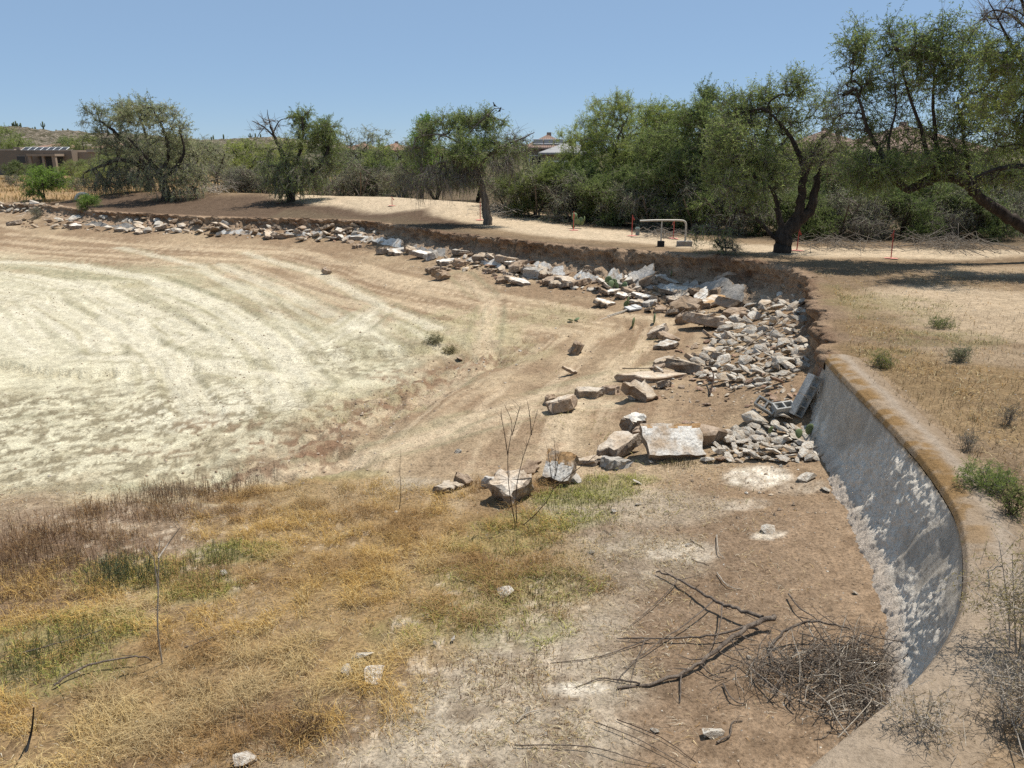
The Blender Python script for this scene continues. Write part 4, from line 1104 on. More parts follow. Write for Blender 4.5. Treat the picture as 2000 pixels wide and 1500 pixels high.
# cinder blocks: hollow, two cells
def cinder_block(px, py, rot, label, dz=0., n=2, L=.39, slide=0.):
    H_, W_, t = .19, .19, .028
    root = None
    p = ground(px, py)
    bm = bmesh.new()
    outer = [(-L / 2, -W_ / 2), (L / 2, -W_ / 2), (L / 2, W_ / 2), (-L / 2, W_ / 2)]
    cell = (L - t * (n + 1)) / n
    xs = [-L / 2]
    for i in range(n): xs += [-L / 2 + t + i * (cell + t), -L / 2 + t + i * (cell + t) + cell]
    xs.append(L / 2); ys = [-W_ / 2, -W_ / 2 + t, W_ / 2 - t, W_ / 2]
    mb = MB()
    nx_, ny_ = len(xs), 4
    def vid(i, j, k): return (k * ny_ + j) * nx_ + i
    V = [(xs[i], ys[j], (-.5 + k) * H_) for k in range(2) for j in range(ny_) for i in range(nx_)]
    hole = lambda i, j: j == 1 and i % 2 == 1
    F = []
    for i in range(nx_ - 1):
        for j in range(3):
            if hole(i, j):
                q = [(i, j), (i + 1, j), (i + 1, j + 1), (i, j + 1)]
                for a in range(4):
                    (a0, b0), (a1, b1) = q[a], q[(a + 1) % 4]
                    F.append((vid(a0, b0, 0), vid(a0, b0, 1), vid(a1, b1, 1), vid(a1, b1, 0)))
            else:
                F.append((vid(i, j, 1), vid(i + 1, j, 1), vid(i + 1, j + 1, 1), vid(i, j + 1, 1)))
                F.append((vid(i, j, 0), vid(i, j + 1, 0), vid(i + 1, j + 1, 0), vid(i + 1, j, 0)))
    for i in range(nx_ - 1):
        F.append((vid(i, 0, 0), vid(i + 1, 0, 0), vid(i + 1, 0, 1), vid(i, 0, 1))); F.append((vid(i, 3, 0), vid(i, 3, 1), vid(i + 1, 3, 1), vid(i + 1, 3, 0)))
    for j in range(3):
        F.append((vid(0, j, 0), vid(0, j, 1), vid(0, j + 1, 1), vid(0, j + 1, 0))); F.append((vid(nx_ - 1, j, 0), vid(nx_ - 1, j + 1, 0), vid(nx_ - 1, j + 1, 1), vid(nx_ - 1, j, 1)))
    mb.add(V, F); me = mb.mesh("cinder_block", [M_BLOCK])
    if isinstance(rot[0], tuple):
        ax = Vector(rot[0]).normalized(); az = Vector(rot[1]); az = (az - ax * az.dot(ax)).normalized(); ay = az.cross(ax)
        rot = Matrix((ax, ay, az)).transposed().to_euler()
    else: rot = Euler(tuple(math.radians(a) for a in rot))
    lo = lowest(rot, me); sl = rot.to_matrix() @ Vector((slide, 0, 0))
    o = link("cinder_block", me, loc=(p.x + sl.x, p.y + sl.y, p.z - lo - .02 + dz + sl.z), rot=rot)
    return tag(o, label, "cinder block", "tumbled cinder blocks")
cinder_block(1560, 812, ((.42, .12, .9), (.30, -.92, .1)), "lower of two cinder blocks standing on end against the wall", 0, 2)
cinder_block(1560, 812, ((.42, .12, .9), (.30, -.92, .1)), "upper of two cinder blocks standing on end against the wall", 0, 2, .39, .395)
cinder_block(1528, 812, (22, -4, 12), "cinder block lying with open cells up, left of the upright pair", .02)
cinder_block(1494, 815, (52, 22, -38), "leftmost cinder block, tilted onto the white boulder", .04)

# ------------------------------------------------------------------ pipe rail, stakes, small fittings
def curve_pts(P, n=6): return catmull(P, n)
def build_pipe():
    pa = ground(1290, 484); pb = ground(1338, 478)
    D = (pa.y + pb.y) / 2; 
    def Q(px, py, dy=0.): return at_y(px, py, D + dy)
    root = thing("pipe_rail", "cream bent pipe on two posts with footings at the bank edge", "pipe rail", (Q(1310, 480).x, D, 0))
    L = root.location
    top = Q(1247, 430)
    zt = top.z
    x0, x1 = Q(1247, 430).x, Q(1342, 430).x
    P = [(x0, D - .35, zt), (x0 + .5, D - .25, zt + .01), (x0 + 1.2, D - .05, zt), (x1 - .22, D + .1, zt - .02), (x1 - .06, D + .12, zt - .07), (x1, D + .13, zt - .22), (x1 + .005, D + .13, .35), (x1, D + .13, .0)]
    V, Qd = tubes([(catmull(P, 6), np.full(7 * 6 + 1, .037))], 10)
    link("pipe", mesh_np("pipe", V - np.array(L), Qd, [M_PIPE], None, True), root)
    xa = Q(1289, 480).x
    V, Qd = tubes([(np.array([(xa, D - .15, 0), (xa, D - .15, zt - .02)]), np.array([.028, .028]))], 8)
    link("post", mesh_np("post", V - np.array(L), Qd, [M_PIPE], None, True), root)
    mb = MB().box((0, 0, 0), (.24, .24, .26)); o = link("footing", mb.mesh("footing", [M_BLACK]), root, loc=Vector((xa, D - .15, .09)) - L); o["label"] = "black square footing"
    mb = MB().box((0, 0, 0), (.56, .3, .22)); o = link("footing", mb.mesh("footing", [M_FOOT]), root, loc=Vector((x1 - .02, D + .13, .08)) - L); o["label"] = "grey concrete footing"
build_pipe()
def stake(px, py, hpx, label, lean=0.):
    p = ground(px, py); h = px_m(hpx, p)
    root = thing("survey_stake", label, "survey stake", p, "red survey stakes", rot=(0, lean, random.uniform(0, 3)))
    link("lath", MB().box((0, 0, h / 2 - .05), (.034, .02, h + .1)).mesh("lath", [M_STAKE]), root)
    mb = MB(); n = 9; rr = random.Random(int(px))
    V = [(math.cos(a * 2 * math.pi / n) * rr.uniform(.16, .34), math.sin(a * 2 * math.pi / n) * rr.uniform(.10, .3), .022) for a in range(n)] + [(0, 0, .03)]
    mb.add(V, [(i, (i + 1) % n, n) for i in range(n)]); link("paint_mark", mb.mesh("paint_mark", [M_PINK]), root)
    mb = MB(); mb.add([(0.03, 0, h - .06), (.14, .02, h - .2), (.10, .03, h - .24), (.03, .005, h - .12)], [(0, 1, 2, 3)]); link("ribbon", mb.mesh("ribbon", [M_STAKE]), root)
stake(1120, 450, 36, "red stake beside the standing prickly pear")
stake(1234, 461, 40, "red stake left of the pipe rail")
stake(1315, 466, 36, "red stake seen behind the pipe rail")
stake(1556, 490, 42, "red stake right behind the mesquite at the corner", .03)
stake(1740, 505, 54, "tallest red stake, alone on the right bank", .05)
stake(938, 430, 34, "red stake left of the umbrella-shaped tree's trunk")
stake(766, 402, 18, "small far stake on the pale path left of the umbrella-shaped tree")
stake(546, 397, 18, "farthest red stake by the forked mesquite")
def utility(px, py):
    p = ground(px, py)
    root = thing("utility_riser", "small grey green utility riser box between stake and pipe rail", "utility box", p)
    link("body", MB().box((0, 0, .13), (.16, .16, .28)).box((0, 0, .285), (.2, .2, .05)).mesh("body", [M_UTIL]), root)
    link("lid", MB().box((0, 0, .33), (.14, .14, .03)).mesh("lid", [M_UTIL]), root)
utility(1245, 459)
def arch(px, py):
    p = ground(px, py)
    a = np.linspace(0, math.pi, 12); R = .48
    P = np.column_stack([np.cos(a) * R, a * 0, np.sin(a) * R * .9])
    V, Q = tubes([(P, np.full(12, .12))], 8)
    o = link("pipe_arch", mesh_np("pipe_arch", V, Q, [M_PIPE], None, True), loc=p, rot=(0, 0, .3)); tag(o, "small pale pipe arch rising beside the dark mound", "pipe arch")
arch(163, 390)
def board(px, py):
    p = ground(px, py)
    root = thing("broken_board", "pale splintered board with a long thin lath, on the slope", "board", p, rot=(.05, -.08, .5))
    link("panel", MB().box((.1, 0, .08), (.50, .34, .05), (0.1, .05, 0)).box((.24, .02, .105), (.22, .30, .04), (0.1, .05, .1)).mesh("panel", [M_GREYWOOD]), root)
    link("lath", MB().box((-.55, -.06, .05), (1.0, .05, .03), (0, -.04, .1)).box((-.9, -.2, .04), (1.2, .035, .025), (0, -.02, .2)).mesh("lath", [M_DEADP]), root)
board(1232, 607)
def rod(pts, r, name, label, cat, mat, lift=.06):
    P = [];
    for q in pts:
        g = ground(q[0], q[1]); P.append((g.x, g.y, g.z + (q[2] if len(q) > 2 else lift)))
    P = catmull(P, 5); c = P.mean(0); V, Q = tubes([(P - c, np.linspace(r, r * .6, len(P)))], 6)
    return tag(link(name, mesh_np(name, V, Q, [mat], None, True), loc=c), label, cat)
rod([(1215, 735, .2), (1280, 736, .22), (1345, 731, .24)], .012, "steel_rod", "thin rusty rod lying along the long flat slab", "rod", M_STEM)
rod([(1440, 712, .3), (1500, 675, .42), (1545, 648, .5), (1575, 640, .55)], .016, "dead_branch", "thin bent branch lying across the big stone pile", "branch", M_DEAD)
rod([(1300, 610, .12), (1345, 592, .45), (1362, 582, .5)], .012, "steel_rod", "rod leaning on the left box-like slab", "rod", M_STEM)
rod([(1318, 625, .1), (1380, 600, .5)], .010, "steel_rod", "second thin rod by the two box-like slabs", "rod", M_DEAD)
rod([(1386, 775, .05), (1392, 760, .25), (1388, 748, .32)], .02, "wood_stub", "short dark stub sticking up before the pile", "wood stub", M_STEM)

# ------------------------------------------------------------------ prickly pear
def m_cactus():
    m, nt, p = new_mat("prickly_pear_pad", .55, .3)
    tc = N(nt, "ShaderNodeTexCoord"); v = N(nt, "ShaderNodeTexVoronoi"); v.inputs["Scale"].default_value = 18; nt.links.new(tc.outputs["Object"], v.inputs["Vector"])
    r = ramp(nt, v.outputs["Distance"], [(.08, (.30, .28, .16)), (.2, (.13, .17, .075)), (1, (.17, .21, .10))]); nt.links.new(r.outputs[0], p.inputs["Base Color"]); return m
M_PAD = m_cactus()
def pad_mesh(seed):
    rr = random.Random(seed); nu, nv = 12, 6; V = []; F = []
    for j in range(nv + 1):
        ph = math.pi * j / nv
        for i in range(nu):
            a = 2 * math.pi * i / nu
            x = math.sin(ph) * math.cos(a); y = math.sin(ph) * math.sin(a); z = -math.cos(ph)
            V.append((x * (.42 + .10 * z), y * .10, (z + 1) * .5))
    for j in range(nv):
        for i in range(nu): F.append((j * nu + i, j * nu + (i + 1) % nu, (j + 1) * nu + (i + 1) % nu, (j + 1) * nu + i))
    return MB().add(V, F).mesh("pad", [M_PAD], True)
PADS = [pad_mesh(i) for i in range(2)]
def pear(px, py, pads, label, group="prickly pears"):
    p = ground(px, py)
    root = thing("prickly_pear", label, "cactus", p, group)
    for (x, y, z, s, rx, ry, rz) in pads:
        link("pad", PADS[0], root, loc=(x, y, z), rot=(rx, ry, rz), scale=(s, s, s))
rp = random.Random(9)
def pads_cluster(n, spread, size, h):
    L = []
    for i in range(n):
        lv = rp.random()
        L.append((rp.uniform(-spread, spread), rp.uniform(-spread, spread) * .6, lv * h, size * rp.uniform(.75, 1.15), rp.uniform(-.5, .5), rp.uniform(-.7, .7), rp.uniform(0, 3.1)))
    return L
pear(1131, 446, pads_cluster(13, .33, .30, .42), "prickly pear growing beside a red stake on the sandy path")
pear(1206, 566, pads_cluster(9, .32, .30, .2), "uprooted prickly pear lying on white slabs")
pear(1578, 862, [(0, 0, .12, .21, .1, -.1, .35), (-.17, -.02, .06, .17, -.3, .1, .2), (-.55, .3, .03, .15, .2, -.2, .6)], "green prickly pear pads on the white stones by the wall")
pear(1112, 627, [(0, 0, .03, .22, 1.3, .3, .2), (.16, .05, .03, .2, 1.2, -.4, 1.2)], "fallen prickly pear pads lying alone on the slope")
pear(1235, 640, [(0, 0, 0, .34, .1, .15, 1.2)], "single upright prickly pear pad, left of two on the slope")
pear(1277, 633, [(0, 0, 0, .36, .05, -.05, 1.4)], "single upright prickly pear pad, right of two on the slope")
pear(1220, 602, [(0, 0, .02, .26, .2, .3, .5), (.1, 0, .2, .22, .2, -.4, 1.)], "small prickly pear piece between board and tipped white slab")
pear(1318, 545, pads_cluster(5, .3, .28, .15), "prickly pear pads before the curved remnant")

# ------------------------------------------------------------------ trees
def unit(v): return v / (np.linalg.norm(v, axis=-1, keepdims=True) + 1e-9)
def leaf_tris(P, D, L, W, col, rng, droop=.25):
    """one slim leaf spray face per entry: P base (n,3), D direction (n,3)"""
    n = len(P)
    D = unit(D + rng.normal(0, .35, (n, 3)) - np.array([0, 0, droop]))
    A = unit(np.cross(D, rng.normal(0, 1, (n, 3))))
    tip = P + D * L[:, None]; m = P + D * (L * .5)[:, None]
    V = np.stack([P, m + A * (W * .5)[:, None], tip, m - A * (W * .5)[:, None]], 1).reshape(-1, 3)
    return V, np.arange(4 * n).reshape(n, 4), np.repeat(col, 4, 0)

def grow(paths, lobes, seed, n_t=260, leaf=(.10, .028), per_t=6, per_s=14, pal=((.085, .105, .04), (.13, .145, .06)), up=.25, sprig=.68, droop=.2, twig_r=.006, bare=.0, jitter=.10, r_pow=.45, r_min=.007, spread=.62):
    """paths: explicit limbs [(pts, r0, r1)]; lobes: (cx,cy,cz,rx,ry,rz,weight,leafy,droop) all from the tree's base.
    returns wood verts/quads and leaf verts/quads/colours"""
    rng = np.random.default_rng(seed)
    nodes = []; ndir = []; wood = []
    for pts, r0, r1 in paths:
        P = catmull(pts, 5); P[1:-1] += rng.normal(0, r0 * .09, (len(P) - 2, 3))
        rad = np.linspace(r0, r1, len(P))
        wood.append((P, rad, 8)); d = unit(np.gradient(P, axis=0))
        k0 = max(1, int(len(P) * .35)) if len(wood) == 1 else 1
        nodes += list(P[k0:]); ndir += list(d[k0:])
    nodes = np.array(nodes); ndir = np.array(ndir)
    n_trunk = len(nodes)
    par = [-1] * n_trunk; cnt = [0] * n_trunk
    W = np.array([l[6] * (l[3] * l[4] * l[5]) ** .5 for l in lobes]); W = W / W.sum()
    li = rng.choice(len(lobes), n_t, p=W)
    T = []
    for i in li:
        l = lobes[i]; v = unit(rng.normal(0, 1, 3)) * rng.random() ** .45
        T.append((l[0] + v[0] * l[3], l[1] + v[1] * l[4], l[2] + v[2] * l[5]))
    T = np.array(T); leafy = np.array([lobes[i][7] for i in li]); drp = np.array([lobes[i][8] for i in li])
    d0 = np.min(np.linalg.norm(T[:, None, :] - nodes[None, :, :], axis=2), axis=1)
    order = np.argsort(d0)
    cap = n_trunk + n_t * 14; NB = np.zeros((cap, 3)); ND = np.zeros((cap, 3)); NB[:n_trunk] = nodes; ND[:n_trunk] = ndir; nn = n_trunk
    branches = []; tdirs = np.zeros((n_t, 3))
    for ti in order:
        t = T[ti]; df = t[None, :] - NB[:nn]; dist = np.linalg.norm(df, axis=1)
        cosv = (df * ND[:nn]).sum(1) / (dist + 1e-6)
        k = int(np.argmin(dist * (1.35 - .35 * cosv)))
        L = dist[k]
        m = max(2, min(12, int(L / .30) + 1))
        p, q = NB[k], t
        c = p + ND[k] * L * .35 + np.array([0, 0, .12 * L * (1 - 1.6 * drp[ti])])
        u = np.linspace(0, 1, m + 1)[:, None]
        P = (1 - u) ** 2 * p + 2 * u * (1 - u) * c + u * u * q
        P[1:-1] += rng.normal(0, jitter * L / m + .01, (m - 1, 3))
        d = unit(np.gradient(P, axis=0)); tdirs[ti] = d[-1]
        idx = [k]
        for j in range(1, m + 1):
            NB[nn] = P[j]; ND[nn] = d[j]; par.append(idx[-1]); cnt.append(0); idx.append(nn); nn += 1
        branches.append((idx, P)); i = idx[-1]
        while i >= 0: cnt[i] += 1; i = par[i]
    cnt = np.array(cnt)
    for idx, P in branches:
        r = r_min * np.maximum(cnt[idx], 1) ** r_pow; r[0] = min(r[0], r[1] * 1.4); r[-1] *= .6
        wood.append((P, r, 4 if r[0] < .02 else 5))
    # sprigs
    K = np.maximum(1, rng.poisson(per_t, n_t))
    ti = np.repeat(np.arange(n_t), K); n_s = len(ti)
    sd = unit(tdirs[ti] * .6 + rng.normal(0, spread, (n_s, 3)) + np.array([0, 0, 1.0]) * (up - 1.7 * drp[ti])[:, None])
    sl = sprig * rng.uniform(.5, 1.25, n_s) * (1 + .5 * drp[ti])
    p0 = T[ti] + rng.normal(0, .05, (n_s, 3)) - sd * (sl * .12)[:, None]
    p1 = p0 + sd * (sl * .5)[:, None] + rng.normal(0, .03, (n_s, 3)); p2 = p1 + unit(sd - np.array([0, 0, 1.0]) * (.25 + .9 * drp[ti])[:, None]) * (sl * .5)[:, None]
    a = unit(np.cross(sd, rng.normal(0, 1, (n_s, 3))))
    # twig ribbons as three-sided tubes
    tv = []; tq = []
    b2 = unit(np.cross(sd, a)); rs_ = twig_r
    ring = [a, -.5 * a + .87 * b2, -.5 * a - .87 * b2]
    tv = np.stack([p0 + r * rs_ for r in ring] + [p1 + r * rs_ * .75 for r in ring] + [p2 + r * rs_ * .35 for r in ring], 1)
    o = np.arange(n_s)[:, None] * 9
    tq = np.concatenate([o + np.array([[x, (x + 1) % 3, (x + 1) % 3 + 3, x + 3]]) for x in range(3)] + [o + np.array([[x + 3, (x + 1) % 3 + 3, (x + 1) % 3 + 6, x + 6]]) for x in range(3)])
    # leaves along sprigs
    lf = leafy[ti] * (rng.random(n_s) > bare)
    NL = rng.poisson(1.22 * per_s * np.clip(lf, 0, 2)); si = np.repeat(np.arange(n_s), NL); n_l = len(si)
    u = rng.uniform(.1, 1.05, n_l)[:, None]
    Pl = np.where(u < .5, p0[si] + (p1[si] - p0[si]) * u * 2, p1[si] + (p2[si] - p1[si]) * (u - .5) * 2)
    Dl = unit(rng.normal(0, .8, (n_l, 3)) + sd[si] * .5)
    tone = np.clip(rng.normal(.5, .22, n_t)[ti][si] + rng.normal(0, .15, n_l), 0, 1)[:, None]
    colr = np.array(pal[0]) * (1 - tone) + np.array(pal[1]) * tone
    LV, LQ, LC = leaf_tris(Pl, Dl, leaf[0] * rng.uniform(.6, 1.3, n_l), leaf[1] * .74 * rng.uniform(.7, 1.3, n_l), colr, rng, droop)
    vs = []; qs = []; base = 0
    for sides in (8, 5, 4):
        v, q = tubes([(P, r) for P, r, sdn in wood if sdn == sides], sides)
        if len(v): vs.append(v); qs.append(q + base); base += len(v)
    return (np.concatenate(vs), np.concatenate(qs)), (tv.reshape(-1, 3), tq), (LV, LQ, LC)

def tree_meshes(g, bark, twig, name="tree"):
    (wv, wq), (tv, tq), (lv, lq, lc) = g
    out = [("trunk", mesh_np("trunk", wv, wq, [bark], None, True)), ("twigs", mesh_np("twigs", tv, tq, [twig]))]
    if len(lv): out.append(("crown", mesh_np("crown", lv, lq, [M_LEAF], lc)))
    return out
def place_tree(parts, name, label, loc, rotz=0., scale=1., group=None, cat="tree"):
    root = thing(name, label, cat, loc, group, rot=(0, 0, rotz)); root.scale = (scale,) * 3 if not isinstance(scale, tuple) else scale
    for n_, me in parts:
        o = link(n_, me, root)
        if n_ == "twigs": o["kind"] = "stuff"
    return root

def hero(base_px, paths, lobes, seed, name, label, depth=None, bark=M_BARK, twig=M_TWIG, thick=.75, group=None, **kw):
    """paths / lobes given by where they stand in the photo at the tree's own distance; each gets real depth"""
    p = ground(*base_px) if depth is None else None
    if p is None:
        q = at_y(base_px[0], base_px[1], depth); p = Vector((q.x, depth, hz(q.x, depth)))
    rr = random.Random(seed)
    def loc(px, py, dy=0.):
        q = at_y(px, py, p.y + dy); return np.array((q.x - p.x, q.y - p.y, q.z - p.z))
    PP = []
    for pts, r0, r1 in paths:
        L = []
        for k, t in enumerate(pts):
            dy = t[2] if len(t) > 2 else 0
            L.append(loc(t[0], t[1], dy))
        if pts is paths[0][0]: L[0] = np.array((0, 0, -.15))
        PP.append((L, r0, r1))
    m = p.y / FPX
    LB = []
    for l in lobes:
        cx, cy, rx, ry = l[:4]; w = l[4] if len(l) > 4 else 1; lf = l[5] if len(l) > 5 else 1; dr = l[6] if len(l) > 6 else 0; dy = l[7] if len(l) > 7 else rr.uniform(-.8, .8)
        c = loc(cx, cy, dy); LB.append((*c, rx * m, (rx + ry) * .5 * m * thick * 1.3, ry * m, w, lf, dr))
    return place_tree(tree_meshes(grow(PP, LB, seed, **kw), bark, twig), name, label, p, group=group)

def pal2(p, k): return tuple(tuple(c * k for c in q) for q in p)
GREY_G = ((.21, .245, .125), (.46, .48, .28)); MESQ = ((.13, .18, .055), (.36, .42, .145)); PALO = ((.20, .26, .06), (.45, .50, .16)); DARKG = ((.10, .14, .045), (.25, .30, .105)); BRIGHT = ((.13, .23, .04), (.30, .41, .085))

# twin-trunked pair on the dark mound
hero((325, 391), [([(325, 391), (321, 365), (314, 345), (300, 325), (280, 300), (250, 270)], .34, .06), ([(316, 350), (345, 325), (360, 295), (352, 260)], .18, .04), ([(312, 342), (330, 300), (318, 250), (300, 215)], .16, .04)],
     [(265, 222, 45, 24, 1, .8), (325, 240, 38, 32, 1, .8), (350, 282, 36, 36, 1, .7), (310, 300, 60, 40, 1, .5), (320, 345, 60, 25, 1, .55, .5), (375, 335, 28, 42, 1, .5, .6), (345, 365, 40, 22, .8, .4, .7)], 101,
     "mesquite_tree", "grey green spreading tree on the dark mound, right trunk of the twin pair", n_t=460, leaf=(.15, .046), per_t=6, per_s=12, pal=GREY_G, twig_r=.012, r_min=.011, group="trees on the bank")
hero((293, 374), [([(293, 374), (290, 350), (284, 325), (262, 296), (228, 262), (195, 235)], .42, .06), ([(286, 330), (240, 312), (205, 322), (168, 336)], .18, .07), ([(284, 322), (290, 280), (270, 225)], .18, .05)],
     [(190, 232, 34, 26, 1, .7), (235, 225, 45, 26, 1, .8), (280, 208, 30, 18, 1, .9), (215, 275, 48, 30, 1, .5), (265, 285, 50, 40, 1, .5), (225, 335, 50, 28, 1.2, .45, .6), (200, 355, 40, 22, 1, .35, .8), (255, 350, 40, 22, 1, .35, .7)], 102,
     "mesquite_tree", "grey green spreading tree on the dark mound, left trunk of the twin pair", n_t=460, leaf=(.15, .046), per_t=6, per_s=12, pal=GREY_G, twig_r=.012, r_min=.011, group="trees on the bank")
# forked mesquite with bare top
hero((568, 393), [([(568, 393), (569, 370), (566, 345), (560, 318), (548, 292), (536, 268), (528, 246)], .30, .06), ([(569, 365), (590, 345), (622, 325), (640, 295), (642, 262)], .22, .05), ([(566, 345), (585, 300), (592, 255), (588, 228)], .14, .04),
     ([(536, 268), (518, 250), (500, 240), (492, 236)], .06, .015), ([(530, 250), (524, 230), (522, 214)], .05, .012), ([(534, 258), (546, 236), (560, 232)], .05, .012), ([(516, 250), (506, 262), (500, 275)], .03, .01)],
     [(592, 240, 24, 24, 1, 1), (638, 258, 28, 22, 1, 1), (610, 268, 40, 28, 1, .9), (645, 300, 32, 36, 1, .7), (570, 300, 26, 30, .8, .6), (600, 335, 55, 30, 1, .5, .5), (530, 330, 28, 40, .8, .45, .6), (520, 245, 28, 26, .5, 0), (560, 360, 50, 24, .7, .4, .6)], 103,
     "mesquite_tree", "forked mesquite with a bare dead top left limb, on the far bank", n_t=400, leaf=(.13, .042), per_t=7, per_s=14, pal=MESQ, twig_r=.011, r_min=.011, group="trees on the bank")
# umbrella-shaped tree
hero((953, 439), [([(953, 439), (950, 415), (946, 390), (938, 355), (926, 320), (912, 290), (900, 265)], .25, .06), ([(930, 330), (960, 300), (990, 282), (1020, 270), (1044, 258)], .10, .015), ([(915, 295), (880, 270), (850, 262), (815, 268)], .06, .015), ([(905, 275), (930, 245), (955, 222), (968, 212), (985, 214)], .045, .010), ([(935, 345), (895, 320), (860, 318), (835, 335)], .10, .03), ([(975, 292), (1010, 282), (1030, 290)], .04, .01)],
     [(885, 245, 58, 18, 1, .8), (945, 236, 42, 18, 1, .9), (810, 290, 30, 16, .6, .4, .4), (1015, 290, 30, 14, .6, .35, .3), (925, 280, 50, 20, 1, .9), (985, 285, 40, 18, .9, .6), (835, 262, 28, 20, .8, .5), (900, 305, 50, 16, .8, .8), (985, 320, 30, 28, .8, .08, .8), (895, 330, 55, 22, 1, .1, .9), (865, 340, 50, 26, 1.0, .08, .6), (835, 355, 38, 24, .9, .04, .6), (920, 345, 35, 26, .7, .08, .6), (1005, 268, 35, 12, .4, 0)], 104,
     "umbrella_tree", "leaning umbrella-shaped tree with drooping grey twigs at the bank edge", n_t=640, leaf=(.12, .036), per_t=7, per_s=15, pal=MESQ, twig_r=.008, r_min=.010, bark=M_BARKG, group="trees on the bank")
# mesquite at the corner
hero((1528, 493), [([(1528, 493), (1530, 470), (1535, 452), (1560, 432), (1582, 408), (1592, 375), (1597, 345)], .36, .10), ([(1535, 455), (1550, 435), (1560, 420), (1564, 385), (1572, 345), (1584, 308), (1602, 275), (1625, 250)], .24, .05), ([(1572, 330), (1560, 300), (1545, 270), (1530, 248), (1500, 218)], .12, .03), ([(1533, 455), (1520, 420), (1514, 385), (1495, 350)], .14, .04), ([(1526, 470), (1508, 460), (1480, 430), (1440, 410)], .10, .03), ([(1597, 345), (1610, 310), (1640, 285)], .08, .02)],
     [(1500, 195, 42, 30, 1, 1), (1556, 172, 28, 28, 1, 1), (1445, 215, 40, 32, 1, .9), (1520, 240, 60, 32, 1, .7), (1430, 270, 55, 40, 1, .9), (1480, 320, 60, 45, 1, .8), (1420, 330, 50, 40, 1, .9), (1455, 375, 50, 38, .8, .8, .2), (1500, 350, 40, 40, .6, .8), (1620, 310, 50, 48, .9, .06, .5), (1640, 250, 34, 44, .7, .35), (1600, 220, 35, 30, .7, .6), (1580, 300, 40, 40, .6, .4), (1390, 450, 40, 22, .4, .6, .4)], 105,
     "mesquite_tree", "dark trunked mesquite leaning over the bank corner", n_t=560, leaf=(.10, .036), per_t=6, per_s=11, pal=MESQ, twig_r=.007, r_min=.008, group="trees on the bank")
# arching mesquite at the right
hero((2050, 478), [([(2050, 478), (2015, 455), (1985, 435), (1950, 410), (1915, 388), (1893, 366), (1868, 350), (1840, 348), (1812, 353)], .22, .11), ([(1820, 352), (1795, 360), (1774, 370), (1752, 350), (1730, 315), (1708, 280), (1690, 235), (1672, 175)], .17, .03), ([(1850, 348), (1836, 320), (1828, 270), (1822, 200), (1826, 130), (1832, 70)], .09, .02), ([(1832, 345), (1812, 300), (1796, 240), (1770, 170), (1756, 100)], .09, .02), ([(1895, 366), (1930, 340), (1970, 325), (2020, 318)], .14, .06), ([(1745, 340), (1735, 280), (1750, 210), (1745, 130)], .06, .015), ([(1900, 370), (1890, 330), (1880, 260), (1870, 190)], .08, .02)],
     [(1672, 95, 26, 40, 1, 1), (1752, 85, 36, 36, 1, 1), (1832, 85, 42, 40, 1, 1), (1700, 165, 45, 45, 1, .8), (1780, 165, 50, 50, 1, .7), (1860, 150, 45, 55, 1, .8), (1720, 255, 50, 45, 1, .7), (1800, 265, 50, 45, .9, .6), (1760, 335, 55, 35, 1, 1), (1650, 215, 34, 60, .9, .25), (1880, 250, 50, 50, 1, .7), (1690, 320, 45, 30, .8, .8), (1940, 190, 50, 60, 1, .8), (1950, 300, 50, 40, .9, .5, .2), (1700, 345, 60, 30, 1, .9, .2), (1840, 320, 50, 30, .9, .8), (1900, 100, 40, 50, .8, .7), (1790, 120, 60, 40, .8, .8)], 106,
     "mesquite_tree", "mesquite with a thick arching trunk entering from the right", n_t=820, leaf=(.10, .036), per_t=6, per_s=12, pal=MESQ, twig_r=.007, r_min=.008, group="trees on the bank", depth=26.0)
# near tree outside the frame on the right, its boughs reaching in
hero((2170, 520), [([(2170, 560), (2150, 480), (2120, 380), (2080, 270), (2040, 190), (1995, 120)], .30, .05), ([(2120, 380), (2060, 340), (2000, 325), (1950, 330), (1905, 345)], .13, .03), ([(2080, 270), (2040, 130), (2010, 40), (1980, -40)], .12, .02), ([(1995, 120), (1960, 60), (1930, 0)], .05, .012), ([(2010, 60), (1975, 30), (1940, 20), (1915, 40)], .05, .01)],
     [(1970, 120, 50, 40, 1, 1), (1950, 200, 45, 40, 1, .8), (1990, 260, 50, 40, 1, .9), (2060, 150, 60, 70, 1, 1), (2110, 260, 60, 60, 1, 1), (1960, 30, 55, 40, .8, .02), (2050, 20, 60, 60, .7, .1), (1945, 345, 50, 22, .7, .4), (2160, 150, 60, 70, 1, 1), (2030, 350, 50, 30, .8, .7)], 107,
     "mesquite_tree", "near mesquite whose boughs and bare twigs hang in at top right", n_t=560, leaf=(.09, .034), per_t=6, per_s=12, pal=MESQ, twig_r=.006, r_min=.007, group="trees on the bank", depth=23.5)
